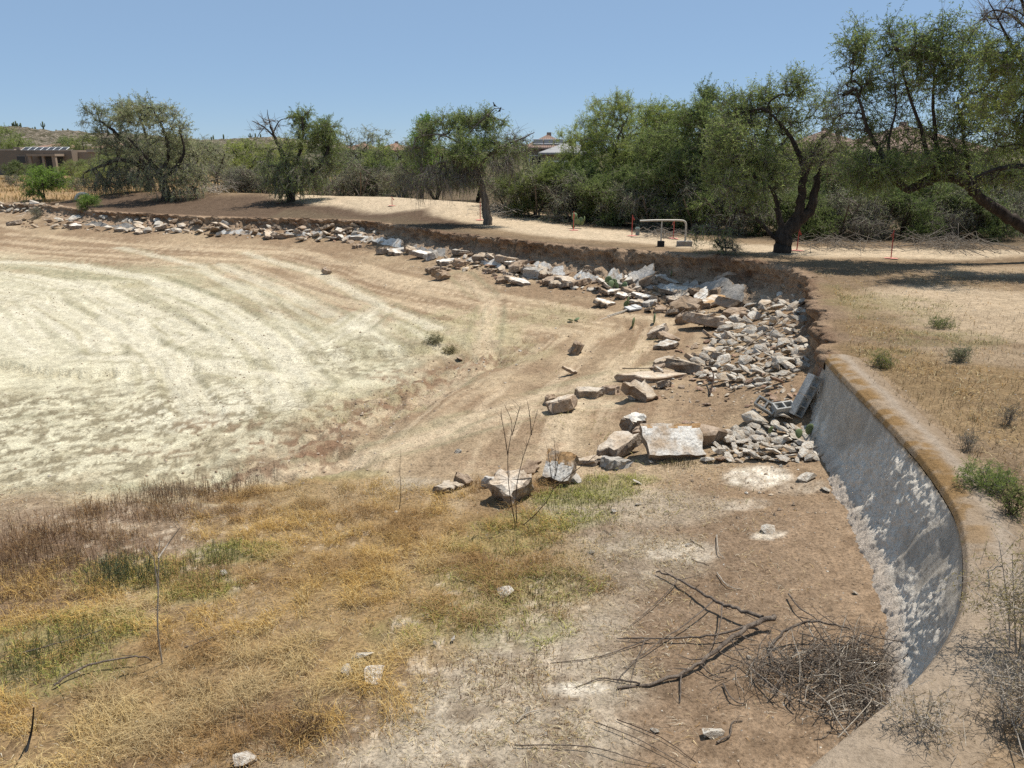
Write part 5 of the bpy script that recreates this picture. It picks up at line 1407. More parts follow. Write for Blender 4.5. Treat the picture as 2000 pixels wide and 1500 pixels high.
# feathery palo verde
hero((1185, 428), [([(1185, 428), (1190, 390), (1195, 350), (1200, 300), (1215, 250)], .26, .04), ([(1190, 385), (1150, 340), (1120, 300)], .12, .03), ([(1194, 360), (1240, 320), (1275, 270)], .14, .03)],
     [(1225, 215, 55, 26, 1, 1), (1175, 235, 42, 34, 1, 1), (1290, 232, 38, 30, 1, 1), (1140, 285, 50, 45, 1, 1), (1225, 290, 75, 50, 1.2, 1), (1110, 345, 48, 42, 1, 1), (1180, 365, 60, 40, 1, 1), (1290, 320, 55, 55, 1, 1)], 108,
     "palo_verde_tree", "tall feathery yellow green palo verde behind the path", n_t=520, leaf=(.15, .028), per_t=7, per_s=14, pal=PALO, twig_r=.008, r_min=.010, up=.45, sprig=.65, depth=45, group="trees beyond the path", bark=M_BARKG)
hero((1290, 450), [([(1290, 450), (1292, 420), (1300, 380), (1310, 330)], .2, .04)],
     [(1300, 300, 60, 45, 1, 1), (1280, 360, 60, 40, 1, 1), (1330, 350, 50, 40, 1, 1), (1260, 400, 50, 30, 1, 1), (1320, 410, 50, 30, 1, 1)], 109,
     "mesquite_tree", "dense green mesquite right behind the pipe rail", n_t=420, leaf=(.12, .036), per_t=7, per_s=15, pal=MESQ, twig_r=.008, r_min=.010, depth=40, group="trees beyond the path")
hero((1390, 455), [([(1390, 455), (1388, 420), (1380, 370), (1375, 300), (1385, 240)], .2, .04)],
     [(1388, 195, 26, 24, 1, 1), (1370, 240, 45, 35, 1, 1), (1400, 290, 50, 40, 1, .9), (1350, 320, 50, 40, 1, 1), (1400, 370, 50, 40, 1, 1), (1360, 400, 50, 35, 1, 1)], 110,
     "mesquite_tree", "tall green mesquite rising left of the corner mesquite", n_t=420, leaf=(.12, .036), per_t=7, per_s=14, pal=MESQ, twig_r=.008, r_min=.010, depth=38, group="trees beyond the path")
hero((822, 345), [([(822, 385), (825, 345), (822, 310), (828, 270), (832, 245)], .14, .03)],
     [(832, 245, 13, 18, 1, 1), (822, 272, 12, 16, .8, .8), (830, 310, 22, 22, .8, .6)], 111,
     "mesquite_tree", "slender upright tree showing left of the umbrella-shaped crown", n_t=110, leaf=(.16, .06), per_t=6, per_s=12, pal=BRIGHT, twig_r=.010, r_min=.012, depth=54, group="trees beyond the path")

# generic kinds for the thicket
def generic(seed, h, w, pal, leafy=1., stems=3, n_t=260, low=.25, leaf=(.14, .042), bark=M_BARK, per_s=13, up=.25, droopy=0., twig_r=.011):
    rr = random.Random(seed); PP = []
    for i in range(stems):
        a = rr.uniform(0, 6.28); r = w * rr.uniform(.15, .4)
        PP.append(([(rr.uniform(-.1, .1), rr.uniform(-.1, .1), -.15), (math.cos(a) * r * .3, math.sin(a) * r * .3, h * .22), (math.cos(a) * r * .8, math.sin(a) * r * .8, h * .5), (math.cos(a) * r * 1.2, math.sin(a) * r * 1.2, h * .72)], .13 * h / 5, .03))
    LB = []
    for i in range(11):
        a = rr.uniform(0, 6.28); z = rr.uniform(low, .86); prof = math.sqrt(max(.05, 1 - ((z - .5) / .55) ** 2))
        r = w * .42 * prof * rr.uniform(.4, 1.05); s = w * rr.uniform(.15, .24)
        LB.append((math.cos(a) * r, math.sin(a) * r, z * h, s, s, s * .8 * h / w if h < w else s * .8, 1, leafy * rr.uniform(.6, 1.1), droopy))
    LB.append((0, 0, h * .86, w * .17, w * .17, h * .12, 1, leafy, 0)); LB.append((0, 0, h * .55, w * .3, w * .3, h * .2, 1, leafy * .7, droopy))
    return tree_meshes(grow(PP, LB, seed, n_t=n_t, leaf=leaf, per_t=6, per_s=per_s * .85, pal=pal, twig_r=twig_r * .8, r_min=.011, up=up), bark, M_TWIG)
GEN = dict(
    m1=generic(201, 5.2, 6.5, MESQ), m2=generic(202, 4.6, 7.0, DARKG, 1.0), m3=generic(203, 5.5, 6.0, GREY_G, .75),
    p1=generic(204, 5.4, 6.2, PALO, 1, 3, 280, .2, (.17, .034), M_BARKG, 14, .45), p2=generic(205, 4.0, 5.2, PALO, .9, 4, 220, .15, (.17, .034), M_BARKG, 14, .4),
    g1=generic(206, 2.4, 3.6, GREY_G, .5, 4, 200, .08, (.11, .034), M_BARKG, 9, .2, .2), g2=generic(207, 1.6, 3.0, GREY_G, .22, 5, 170, .05, (.10, .03), M_BARKG, 8, .2, .3), b1=generic(208, 2.2, 3.6, BRIGHT, 1.1, 3, 200, .22, (.13, .045), M_BARK, 15),
    dk=generic(209, 3.2, 5.0, DARKG, 1.1, 4, 240, .08, (.15, .05), M_BARK, 15))
KIND_NAME = dict(m1="mesquite_tree", m2="mesquite_tree", m3="mesquite_tree", p1="palo_verde_tree", p2="palo_verde_tree", g1="scrub_bush", g2="scrub_bush", b1="green_bush", dk="scrub_bush")
def gen(kind, px, Y, sc, label, group, rot=None, dz=0., cat=None):
    q = at_y(px, 300, Y); rr = random.Random(int(px * 31 + Y * 7))
    place_tree(GEN[kind], KIND_NAME[kind], label, (q.x, Y, hz(q.x, Y) + dz), rr.uniform(0, 6.28) if rot is None else rot, (sc * rr.uniform(.92, 1.12), sc * rr.uniform(.92, 1.12), sc * rr.uniform(.92, 1.06)), group, cat or ("bush" if kind in ("g1", "g2", "b1", "dk") else "tree"))
GT, GB = "thicket trees beyond the path", "scrub bushes at the thicket's foot"
for (k, px, Y, sc, lab) in [
  ('m3', 405, 66, .85, "grey tree at the left end of the far thicket, right of the twin trunks"), ('p2', 455, 70, 1.1, "yellow green tree between the twin trunks and the forked mesquite"),
  ('m1', 500, 72, .95, "green tree half hidden left of the forked mesquite"), ('m2', 640, 68, .95, "dark tree half hidden right of the forked mesquite"), ('p1', 560, 78, .85, "pale green crown behind the forked mesquite"),
  ('m3', 690, 64, .95, "grey green tree midway between the forked and the umbrella-shaped trees"), ('p2', 745, 60, 1.0, "yellow green bushy tree left of the umbrella-shaped tree"),
  ('m2', 790, 62, .95, "dark tree just left of the slender upright tree"), ('m1', 850, 58, .9, "green tree behind the drooping twigs of the umbrella-shaped tree"),
  ('m2', 930, 60, .85, "dark tree behind the umbrella-shaped tree's trunk"), ('m3', 1010, 54, .72, "grey green tree right of the umbrella-shaped tree"),
  ('p2', 1060, 52, .68, "low yellow green tree under the distant tiled roof"), ('m1', 1105, 48, .68, "mesquite at the left foot of the feathery palo verde"),
  ('p1', 1240, 50, 1.15, "green tree behind the feathery palo verde"), ('m1', 1330, 46, 1.2, "green tree between the palo verde and the tall mesquite"),
  ('m1', 1450, 42, 1.15, "green tree behind the corner mesquite's crown"), ('m1', 1560, 46, .95, "green tree behind the corner mesquite's fork"),
  ('m1', 1640, 44, .8, "green tree behind the gap right of the corner mesquite"), ('m1', 1720, 42, .75, "green low tree under the arching mesquite's left limb"),
  ('m1', 1800, 50, .7, "green low tree seen beneath the arching trunk"), ('m2', 1880, 44, .78, "dark tree behind the arching trunk"), ('m1', 1970, 42, .85, "green tree behind the arching mesquite's base"), ('m1', 2060, 42, 1.0, "green tree at the right edge of the thicket")]:
    gen(k, px, Y, sc, lab, GT)
SCRUB = [('g1', 420, 61, 1.0), ('g2', 470, 60, 1), ('g1', 510, 60, 1.0), ('dk', 545, 63, .9), ('g1', 620, 59, 1.0), ('g2', 660, 57, 1), ('g1', 700, 56, 1.1), ('dk', 735, 58, .9), ('g1', 780, 54, 1.0),
   ('g1', 990, 46, 1.0), ('dk', 1010, 45, .7), ('g1', 1050, 44, 1.05), ('dk', 1085, 44, .9), ('g1', 1120, 42, 1), ('dk', 1150, 43, .9), ('dk', 1175, 40.5, .7), ('g1', 1215, 40, .9), ('dk', 1240, 42, .95), ('g1', 1275, 38.5, .95), ('dk', 1320, 38.5, .95), ('g1', 1365, 36.5, .9), ('dk', 1400, 37, .9), ('g1', 1440, 35.5, .9),
   ('dk', 1490, 36, .85), ('g1', 1560, 35, .85), ('dk', 1590, 33.5, .6), ('dk', 1620, 36, .85), ('g1', 1660, 33.5, .85), ('g2', 1700, 33.0, .8), ('g1', 1745, 34, .85), ('dk', 1780, 33.4, .62), ('dk', 1820, 36, .9), ('g2', 1850, 33.2, .8), ('g1', 1890, 34, .9), ('dk', 1930, 33.4, .62), ('g1', 1975, 34, .95), ('dk', 1920, 38, .9), ('dk', 2010, 37, .9)]
def _zone(px): return 0 if px < 560 else 1 if px < 850 else 2 if px < 1240 else 3 if px < 1530 else 4
def _ord(i, k, px):
    same = sorted(q[1] for q in SCRUB if q[0] == k and _zone(q[1]) == _zone(px)); n = len(same); j = same.index(px)
    if n == 1: return ""
    return ", " + (["left one", "right one"][j] if n == 2 else "leftmost" if j == 0 else "rightmost" if j == n - 1 else "middle one" if n == 3 else ["second", "third", "fourth", "fifth", "sixth", "seventh", "eighth", "ninth"][j - 1] + " from left")
for i, (k, px, Y, sc) in enumerate(SCRUB):
    zone = ("twin trunks and forked mesquite" if px < 560 else "forked mesquite and umbrella-shaped tree" if px < 850 else "umbrella-shaped tree and pipe rail" if px < 1240 else "pipe rail and corner mesquite" if px < 1530 else "corner mesquite and right edge")
    what = {"g1": "grey green scrub bush", "g2": "leafless grey bush", "dk": "dark leafy bush"}[k]
    gen(k, px, Y, sc, what + " before the thicket, between " + zone + _ord(i, k, px), GB)
# lone bushes on the left
for (k, px, py, sc, lab) in [('b1', 88, 392, 1.0, "round bright green bush alone at far left by the rubble row"), ('b1', 172, 412, .42, "small bright green weed bush at the left end of the dark mound"), ('g1', 75, 425, .3, "small dull bush in the far left rubble row")]:
    p = ground(px, py); place_tree(GEN[k], KIND_NAME[k], lab, p, 1.0, sc, "lone bushes", "bush")
FARLAB = ["dark bush cut by the left frame edge, before the flat-roofed house", "dark bush before the left part of the flat-roofed house", "dark bush just left of the flat-roofed house's porch", "pale green bushy tree before the right end of the porch",
 "low green tree left of the twin-trunked trees", "low pale green tree touching the twin-trunked crown's left side", "tall pale green tree behind the flat-roofed house at left", "green tree rising behind the flat-roofed house's right wing", "green tree behind the rooftop panels' right end",
 "pale green tree behind the left bough of the twin trunks", "grey bush in the golden field near the pale arch", "grey bush at the left of the golden field", "green tree behind the twin-trunked pair, left one", "dark tree behind the twin-trunked pair, second from left", "green tree behind the twin-trunked pair, third from left", "dark tree behind the twin-trunked pair, right one"]
for i, (k, px, Y, sc) in enumerate([('dk', -30, 96, .62), ('dk', 25, 98, .6), ('dk', 62, 95, .55), ('p2', 135, 92, .6), ('m1', 165, 88, .5), ('p2', 178, 78, .55), ('p2', 15, 138, 1.7), ('m1', 165, 136, 1.1), ('m1', 130, 140, 1.0), ('p2', 205, 84, .8), ('g1', 140, 72, .5), ('g1', 20, 80, .5), ('m1', 215, 100, .7), ('m2', 255, 90, .9), ('m1', 300, 95, .9), ('m2', 350, 90, 1.0)]):
    gen(k, px, Y, sc, FARLAB[i], "plants around the far left house")
# fallen pale branches left of the forked mesquite
def brush(name, label, px, py, n, size, mat, seed, h=.5, r=.012, group=None, cat="brush pile", curl=.5, flat=.5):
    p = ground(px, py); rng = np.random.default_rng(seed); L = []
    for i in range(n):
        a = rng.uniform(0, 6.28); s = unit(np.array((math.cos(a), math.sin(a), rng.uniform(-.1, .6) * flat)))
        c = np.array((rng.normal(0, size * .35), rng.normal(0, size * .3), abs(rng.normal(0, h * .4)))); ln = size * rng.uniform(.3, 1.0)
        b = unit(rng.normal(0, 1, 3)) * ln * curl * .5; b[2] = abs(b[2]) * .8
        P = np.array([c - s * ln * .5, c + b * .8, c + b + s * ln * .15, c + s * ln * .55 + np.array((0, 0, -.1 * ln))]); P[:, 2] = np.maximum(P[:, 2], .01)
        q = catmull(P, 4); L.append((q, np.linspace(r, r * .4, len(q)) * rng.uniform(.5, 1.3)))
    V, Q = tubes(L, 4)
    return tag(link(name, mesh_np(name, V, Q, [mat], None, True), loc=p), label, cat, group)
brush("brush_pile", "bleached fallen branches left of the forked mesquite", 410, 378, 60, 2.2, M_DEADP, 5, .9, .018)
brush("brush_pile", "low heap of grey deadwood right of the umbrella-shaped tree", 985, 418, 90, 2.2, M_DEADP, 6, .5, .014)
brush("brush_pile", "grey brush heap behind the pipe rail", 1300, 462, 60, 1.6, M_TWIG, 7, .35, .012)
brush("brush_pile", "grey brush heap under the arching mesquite", 1850, 487, 150, 2.6, M_TWIG, 8, .5, .010)
brush("brush_pile", "grey brush heap between the corner mesquite and the tallest stake", 1640, 485, 90, 2.2, M_TWIG, 9, .4, .010)
def canopy_fringe(px, py, label):
    p = ground(px, py)
    g = generic(301, 1.0, 1.6, MESQ, .7, 4, 60, .1, (.06, .02), M_BARK, 10, .2, .3, .005)
    place_tree(g, "scrub_bush", label, p, 0, .7, None, "bush")
canopy_fringe(1418, 497, "green bush hanging over the bank edge left of the corner mesquite")

# ------------------------------------------------------------------ birds
def bird(pos, heading, label):
    root_loc = pos
    V = []; F = []
    prof = [(-.17, .004, .02), (-.10, .018, .01), (-.04, .042, 0), (.02, .05, .01), (.07, .036, .045), (.10, .030, .075), (.13, .024, .085), (.155, .008, .08), (.185, .002, .076)]
    n = 8
    for x, r, z in prof:
        for i in range(n): V.append((x, math.cos(i * 2 * math.pi / n) * r, z + math.sin(i * 2 * math.pi / n) * r))
    for j in range(len(prof) - 1):
        for i in range(n): F.append((j * n + i, j * n + (i + 1) % n, (j + 1) * n + (i + 1) % n, (j + 1) * n + i))
    root = thing("bird", label, "bird", pos, "birds on the tree top", rot=(0, -.5, heading))
    link("body", MB().add(V, F).mesh("body", [M_BLACK], True), root)
    mb = MB(); mb.box((-.24, 0, .02), (.16, .05, .008), (0, .05, 0)); link("tail", mb.mesh("tail", [M_BLACK]), root)
    for y in (-.018, .018):
        v, q = tubes([(np.array([(0, y, -.03), (.01, y, -.09)]), np.array([.005, .005]))], 5); link("leg", mesh_np("leg", v, q, [M_BLACK]), root)
_ty = ground(953, 439).y
bird(at_y(966, 206, _ty), 2.6, "black bird perched highest on the umbrella-shaped tree")
bird(at_y(976, 216, _ty), -.6, "black bird just below the other on the umbrella-shaped tree")

# ------------------------------------------------------------------ far hill with saguaros, and houses
def m_hill():
    m, nt, p = new_mat("rocky_hill", 1.0, .05)
    geo = N(nt, "ShaderNodeNewGeometry")
    n1 = noise(nt, .55, 6, .8, geo.outputs["Position"]); n2 = noise(nt, .09, 4, .6, geo.outputs["Position"])
    r = ramp(nt, n1.outputs[0], [(.40, (.05, .06, .03)), (.47, (.13, .115, .07)), (.53, (.27, .22, .165)), (.60, (.45, .39, .32))])
    r2 = ramp(nt, n2.outputs[0], [(.4, (.75, .75, .72)), (.65, (1.15, 1.12, 1.1))])
    nt.links.new(mixc(nt, r.outputs[0], r2.outputs[0], 1, 'MULTIPLY'), p.inputs["Base Color"]); bump(nt, p, n1.outputs[0], 1, 2.0)
    return m
M_HILL = m_hill()
HILL_Y = 330.
def hill_top(px):
    return np.interp(px, [-700, -300, 0, 60, 120, 170, 300, 400, 520, 640, 720, 900, 1100, 1500, 2200, 2700], [262, 253, 247, 251, 258, 261, 266, 273, 271, 278, 290, 300, 300, 300, 302, 310])
def build_hill():
    pxs = np.linspace(-700, 2700, 420); rows = 22
    base = np.array([at_y(p, 300, HILL_Y).x for p in pxs])
    zt = np.array([at_y(p, y, HILL_Y).z for p, y in zip(pxs, hill_top(pxs))])
    V = []
    for r in range(rows):
        k = r / (rows - 1)
        Y = HILL_Y - 110 + 110 * k
        f = math.sin(k * math.pi / 2) ** 1.2
        bump_ = (fbm2(pxs * .02, pxs * 0 + k * 6, 201, 4) - .5) * 4.0 * f * (1 - .6 * (k > .95)) + (fbm2(pxs * .16, pxs * 0 + k * 30, 207, 3) - .5) * 1.3 * f
        V.append(np.column_stack([base * (Y / HILL_Y), np.full(len(pxs), Y), 1.0 + (zt - 1.0) * f + bump_]))
    last = V[-1].copy(); last[:, 1] += 120; last[:, 2] = 0; V.append(last)
    V = np.concatenate(V); q = grid_quads(rows + 1, len(pxs))
    tag(link("hill", mesh_np("hill", V, q, [M_HILL], None, True)), "low rocky desert hill on the horizon", kind="structure")
    return V[(rows - 1) * len(pxs):rows * len(pxs)]
HILLV = build_hill()
M_SAG = m_plain("saguaro_green", (.11, .13, .075), .9, .1, 0, .25, 3)
rg = random.Random(77)
SAGS = [(34, 3.2, 0), (37, 4.0, 1), (41, 4.6, 0), (44, 3.8, 1), (50, 4.0, 0), (93, 5.6, 1), (72, 2.6, 0), (77, 2.4, 0), (117, 2.4, 0), (130, 3.2, 0), (140, 2.6, 0), (420, 3.4, 0), (440, 3.0, 0), (492, 4.2, 1), (502, 4.0, 0), (512, 3.4, 0), (416, 2.6, 0), (620, 3.2, 0)]
def _nth(k): return ['first', 'second', 'third', 'fourth', 'fifth', 'sixth', 'seventh', 'eighth', 'ninth', 'tenth', 'eleventh', 'twelfth', 'thirteenth', 'fourteenth', 'fifteenth', 'sixteenth', 'seventeenth', 'last'][k]
for i, (px, h, arms) in enumerate(SAGS):
    x = at_y(px, 300, HILL_Y).x
    j = int(np.argmin(np.abs(HILLV[:, 0] - x))); base = Vector((x, HILL_Y, float(HILLV[j, 2]) - .3))
    lab_ = ("tall" if h > 3.9 else "small") + " saguaro on the far hill's skyline, " + _nth(sorted(q[0] for q in SAGS).index(px)) + " from the left"
    root = thing("saguaro", lab_, "cactus", base, "saguaros on the hill")
    h *= .66
    v, q = tubes([(np.array([(0, 0, 0), (0, 0, h * .5), (0, 0, h * .92), (0, 0, h)]), np.array([.30, .33, .27, .06]))], 7)
    link("stem", mesh_np("stem", v, q, [M_SAG], None, True), root)
    for s_ in ((-1, 1) if arms else ()):
        v, q = tubes([(np.array([(0, 0, h * .42), (s_ * .5, 0, h * .44), (s_ * .75, 0, h * .55), (s_ * .78, 0, h * .8)]), np.array([.18, .2, .2, .08]))], 6)
        link("arm", mesh_np("arm", v, q, [M_SAG], None, True), root)

M_ADOBE = m_plain("adobe_stucco", (.21, .165, .125), .95, .05, 0, .10, .8)
M_ADOBE2 = m_plain("tan_stucco", (.29, .225, .17), .95, .05, 0, .10, .8)
M_ADOBEP = m_plain("pale_parapet", (.36, .30, .24), .95, .05, 0, .10, .8)
M_DKGLASS_SHADE = m_plain("window_glass_and_porch_shade", (.05, .048, .045), .4, .3, 0, .1, 1)  # window panes, and the flat panel standing for porch shade
M_FRAME = m_plain("white_metal_frame", (.72, .72, .70), .5, .3, 0, .05, 3)
M_SOLAR = m_plain("solar_panel", (.04, .045, .055), .7, .15, 0, .15, 1)
def m_tile(col):
    m, nt, p = new_mat("clay_roof_tiles", .9, .1)
    tc = N(nt, "ShaderNodeTexCoord"); w = N(nt, "ShaderNodeTexWave"); w.inputs["Scale"].default_value = 1.4; w.inputs["Distortion"].default_value = .3; nt.links.new(tc.outputs["Object"], w.inputs["Vector"])
    n = noise(nt, 2.5, 4, .6, tc.outputs["Object"]); r = ramp(nt, n.outputs[0], [(.3, tuple(c * .75 for c in col)), (.7, tuple(c * 1.2 for c in col))])
    rw = ramp(nt, w.outputs["Color"], [(.1, (.72, .7, .68)), (.6, (1.05, 1.05, 1.05))])
    nt.links.new(mixc(nt, r.outputs[0], rw.outputs[0], .8, 'MULTIPLY'), p.inputs["Base Color"]); bump(nt, p, w.outputs["Color"], .6, .08); return m
M_TILE = m_tile((.30, .185, .135)); M_TILE2 = m_tile((.25, .175, .14))
def part_boxes(root, name, boxes, mat, label=None, rot=None):
    for c, sz in boxes:
        mb = MB().box((0, 0, 0), sz); o = link(name, mb.mesh(name, [mat]), root, loc=c)
        if rot: o.rotation_euler = rot
        if label: o["label"] = label
def hip_roof(root, x0, x1, y0, y1, z, h, ov=.5, mat=None, ridge=None):
    x0 -= ov; x1 += ov; y0 -= ov; y1 += ov; ym = (y0 + y1) / 2; d = (y1 - y0) / 2
    xa, xb = (x0 + d, x1 - d) if x1 - x0 > 2 * d else ((x0 + x1) / 2 - .1, (x0 + x1) / 2 + .1)
    V = [(x0, y0, z), (x1, y0, z), (x1, y1, z), (x0, y1, z), (xa, ym, z + h), (xb, ym, z + h), (x0, y0, z - .18), (x1, y0, z - .18), (x1, y1, z - .18), (x0, y1, z - .18)]
    F = [(0, 1, 5, 4), (1, 2, 5), (2, 3, 4, 5), (3, 0, 4), (0, 6, 7, 1), (1, 7, 8, 2), (2, 8, 9, 3), (3, 9, 6, 0), (6, 9, 8, 7)]
    r = link("roof", MB().add(V, F).mesh("roof", [mat or M_TILE]), root)
    v, q = tubes([(np.array([(xa, ym, z + h), (xb, ym, z + h)]), np.array([.13, .13]))], 6); link("ridge_tiles", mesh_np("ridge_tiles", v, q, [mat or M_TILE]), r)
    return r, (xa, xb, ym)
def house_at(px, Y, name, label):
    q = at_y(px, 300, Y); return thing(name, label, "house", (q.x, Y, hz(q.x, Y)), "houses behind the trees"), q.x
def zof(py, Y): return at_y(1000, py, Y).z
def xof(px, Y): return at_y(px, 300, Y).x
def build_adobe():
    Y = 108.; root, X = house_at(90, Y, "adobe_house", "flat-roofed brown adobe house with rooftop panels at far left"); g = root.location.z
    def bx(pa, pb, pt, dep, yo=0, base=-.4):
        a, b = xof(pa, Y) - X, xof(pb, Y) - X; t = zof(pt, Y) - g
        return ((a + b) / 2, yo + dep / 2, (t + base) / 2), (b - a, dep, t - base)
    part_boxes(root, "wall", [bx(-90, 140, 293, 12)], M_ADOBE); part_boxes(root, "wall", [bx(140.2, 235, 297, 10, 1.5)], M_ADOBE2)
    part_boxes(root, "parapet", [bx(-90, 29, 291, .5, -.03, zof(294, Y) - g), bx(118, 140, 292, .5, -.03, zof(295, Y) - g)], M_ADOBEP)
    part_boxes(root, "parapet", [bx(160, 232, 291.5, .6, 1.2, zof(296.5, Y) - g)], M_ADOBEP)
    part_boxes(root, "chimney", [bx(14, 27, 287, 1.4, 1.5), bx(189, 208, 288, 1.6, 3)], M_ADOBE2)
    # porch: flat dark panel painted in for the shaded recess, with beam and posts
    a, b = xof(76, Y) - X, xof(122, Y) - X; t, lo = zof(305, Y) - g, 0
    part_boxes(root, "porch_shade", [(((a + b) / 2, -.06, (t + lo) / 2), (b - a, .1, t - lo))], M_DKGLASS_SHADE, "dark shaded porch opening")
    part_boxes(root, "porch_beam", [(((a + b) / 2, -1.2, t + .15), (b - a + .6, 2.4, .3))], M_ADOBE2)
    part_boxes(root, "porch_post", [((a, -2.1, t / 2), (.35, .35, t)), ((b, -2.1, t / 2), (.45, .45, t)), ((a + (b - a) * .55, -2.1, t / 2), (.3, .3, t))], M_ADOBE2)
    for k, px in enumerate((40, 190)):
        xx = xof(px, Y) - X; w = link("window", MB().box((0, 0, 0), (1.3, .1, 1.1)).mesh("window", [M_ADOBE2]), root, loc=(xx, (-.03 if px < 140 else 1.47), 2.0)); link("pane", MB().box((0, -.06, 0), (1.1, .04, .9)).mesh("pane", [M_DKGLASS_SHADE]), w)
    for k in range(7):
        xx = xof(34 + k * 12.5, Y) - X
        fr = link("solar_panel", MB().box((0, 0, 0), (.86, 1.1, .05)).mesh("solar_panel", [M_SOLAR]), root, loc=(xx, 2.2, zof(292, Y) - g + .1), rot=(.35, 0, 0))
        link("panel_frame", MB().box((-.45, 0, 0), (.06, 1.2, .07)).box((.45, 0, 0), (.06, 1.2, .07)).box((0, -.58, 0), (.9, .06, .08)).box((0, .58, 0), (.9, .06, .08)).mesh("panel_frame", [M_FRAME]), fr)
build_adobe()
def tiled_house(px, pw, Y, eave, ridge, dep, label, mat, wall=M_ADOBE2, panels=0, name="tiled_house"):
    root, X = house_at(px, Y, name, label); g = root.location.z
    a, b = xof(px - pw / 2, Y) - X, xof(px + pw / 2, Y) - X; ze, zr = zof(eave, Y) - g, zof(ridge, Y) - g
    part_boxes(root, "wall", [(((a + b) / 2, dep / 2, ze / 2 - .3), (b - a, dep, ze + .4))], wall)
    r, (xa, xb, ym) = hip_roof(root, a, b, 0, dep, ze, zr - ze, .6, mat)
    for k in range(3):
        xx = a + (b - a) * (.2 + .3 * k); w = link("window", MB().box((0, 0, 0), (1.4, .1, 1.2)).mesh("window", [M_FRAME]), root, loc=(xx, -.03, max(1.2, ze - 1.4))); link("pane", MB().box((0, -.06, 0), (1.2, .04, 1.0)).mesh("pane", [M_DKGLASS_SHADE]), w)
    part_boxes(root, "chimney", [((xa + .3, ym + .6, zr - .05), (.5, .5, .7))], wall)
    if panels:
        sl = math.atan2(zr - ze, dep / 2 + .6)
        for k in range(panels):
            xx = (a + b) / 2 + (k - panels / 2 + .5) * 1.15
            for row in (.36,):
                fr = link("solar_panel", MB().box((0, 0, 0), (1.05, 1.7, .05)).mesh("solar_panel", [M_SOLAR]), root, loc=(xx, -.6 + (dep / 2 + .6) * row, ze + (zr - ze) * row + .12), rot=(sl, 0, 0))
                link("panel_frame", MB().box((0, -.87, 0), (1.07, .05, .07)).box((0, .87, 0), (1.07, .05, .07)).mesh("panel_frame", [M_FRAME]), fr)
    return root
tiled_house(98, 70, 165, 289, 279, 9, "small tiled roof just above the flat-roofed house", M_TILE)
tiled_house(215, 60, 175, 289, 276, 9, "tiled roof half hidden behind the twin-trunked trees", M_TILE)
tiled_house(700, 60, 140, 292, 279, 9, "red tiled roof right of the forked mesquite", M_TILE)
tiled_house(765, 62, 135, 293, 279, 9, "red tiled roof between forked mesquite and slender tree", M_TILE)
tiled_house(835, 60, 140, 294, 281, 9, "tiled roof behind the slender upright tree", M_TILE)
tiled_house(1072, 88, 88, 288, 262, 8, "tiled house with dark solar panels left of the feathery palo verde", M_TILE2, M_ADOBE2, 3)
tiled_house(1115, 100, 82, 298, 276, 8, "grey roofed wing in front of the house with solar panels", m_plain("grey_shingle", (.30, .29, .28), .9, .1, 0, .15, 2))
tiled_house(1820, 240, 62, 296, 240, 10, "large tiled house glimpsed behind the arching mesquite", M_TILE2)
tiled_house(1640, 120, 80, 290, 252, 9, "tiled roof glimpsed behind the corner mesquite's bare twigs", M_TILE2)

# ------------------------------------------------------------------ grass, weeds and litter
def blades(xy, h, w, col, lean, rng, curve=.5, zoff=-.01):
    n = len(xy); z = hfast(xy[:, 0], xy[:, 1]) + zoff
    P = np.column_stack([xy, z]); a = rng.uniform(0, 6.283, n)
    dirv = np.column_stack([np.cos(a), np.sin(a), np.zeros(n)]); side = np.column_stack([-np.sin(a + rng.normal(0, .8, n)), np.cos(a), np.zeros(n)])
    L = (h * lean)[:, None]
    m = P + dirv * L * .35 + np.array([0, 0, 1]) * (h * .6)[:, None]
    t = P + dirv * L * (1 + curve * .4) + np.array([0, 0, 1]) * (h * np.clip(1.05 - lean * .35, .15, 1.1))[:, None]
    s = side * (w * .5)[:, None]
    V = np.stack([P - s, P + s, m + s * .8, m - s * .8, t], 1).reshape(-1, 3)
    o = np.arange(n)[:, None] * 5
    return V, o + np.array([[0, 1, 2, 3]]), o + np.array([[3, 2, 4]]), np.repeat(col, 5, 0)
def strands(name, label, parts, cat="grass"):
    Vs = []; Q = []; T = []; Cc = []; b = 0
    for V, q, t, c in parts: Vs.append(V); Q.append(q + b); T.append(t + b); Cc.append(c); b += len(V)
    o = link(name, mesh_np(name, np.concatenate(Vs), [np.concatenate(Q), np.concatenate(T)], [M_GRASS], np.concatenate(Cc)))
    return tag(o, label, cat, None, "stuff")
def tri_mix(rng, n, cols, w):
    k = rng.choice(len(cols), n, p=np.array(w) / sum(w)); c = np.array(cols)[k]
    return c * rng.uniform(.7, 1.25, (n, 1))
STRAWC = [(.52, .385, .19), (.44, .285, .115), (.62, .51, .31), (.34, .20, .085)]
def slope_area(rng, n, x0=-9.5, x1=4.6, y0=3.6, y1=12):
    """random places seen on the near slope"""
    x = rng.uniform(x0, x1, n); y = y0 + (y1 - y0) * rng.random(n) ** 1.15
    m = (x < y * .72 + .8) & (x > -y * .72 - 2.6)
    x, y = x[m], y[m]; s, arc = edge_info(x, y)
    return x[s < -.55], y[s < -.55], s[s < -.55]
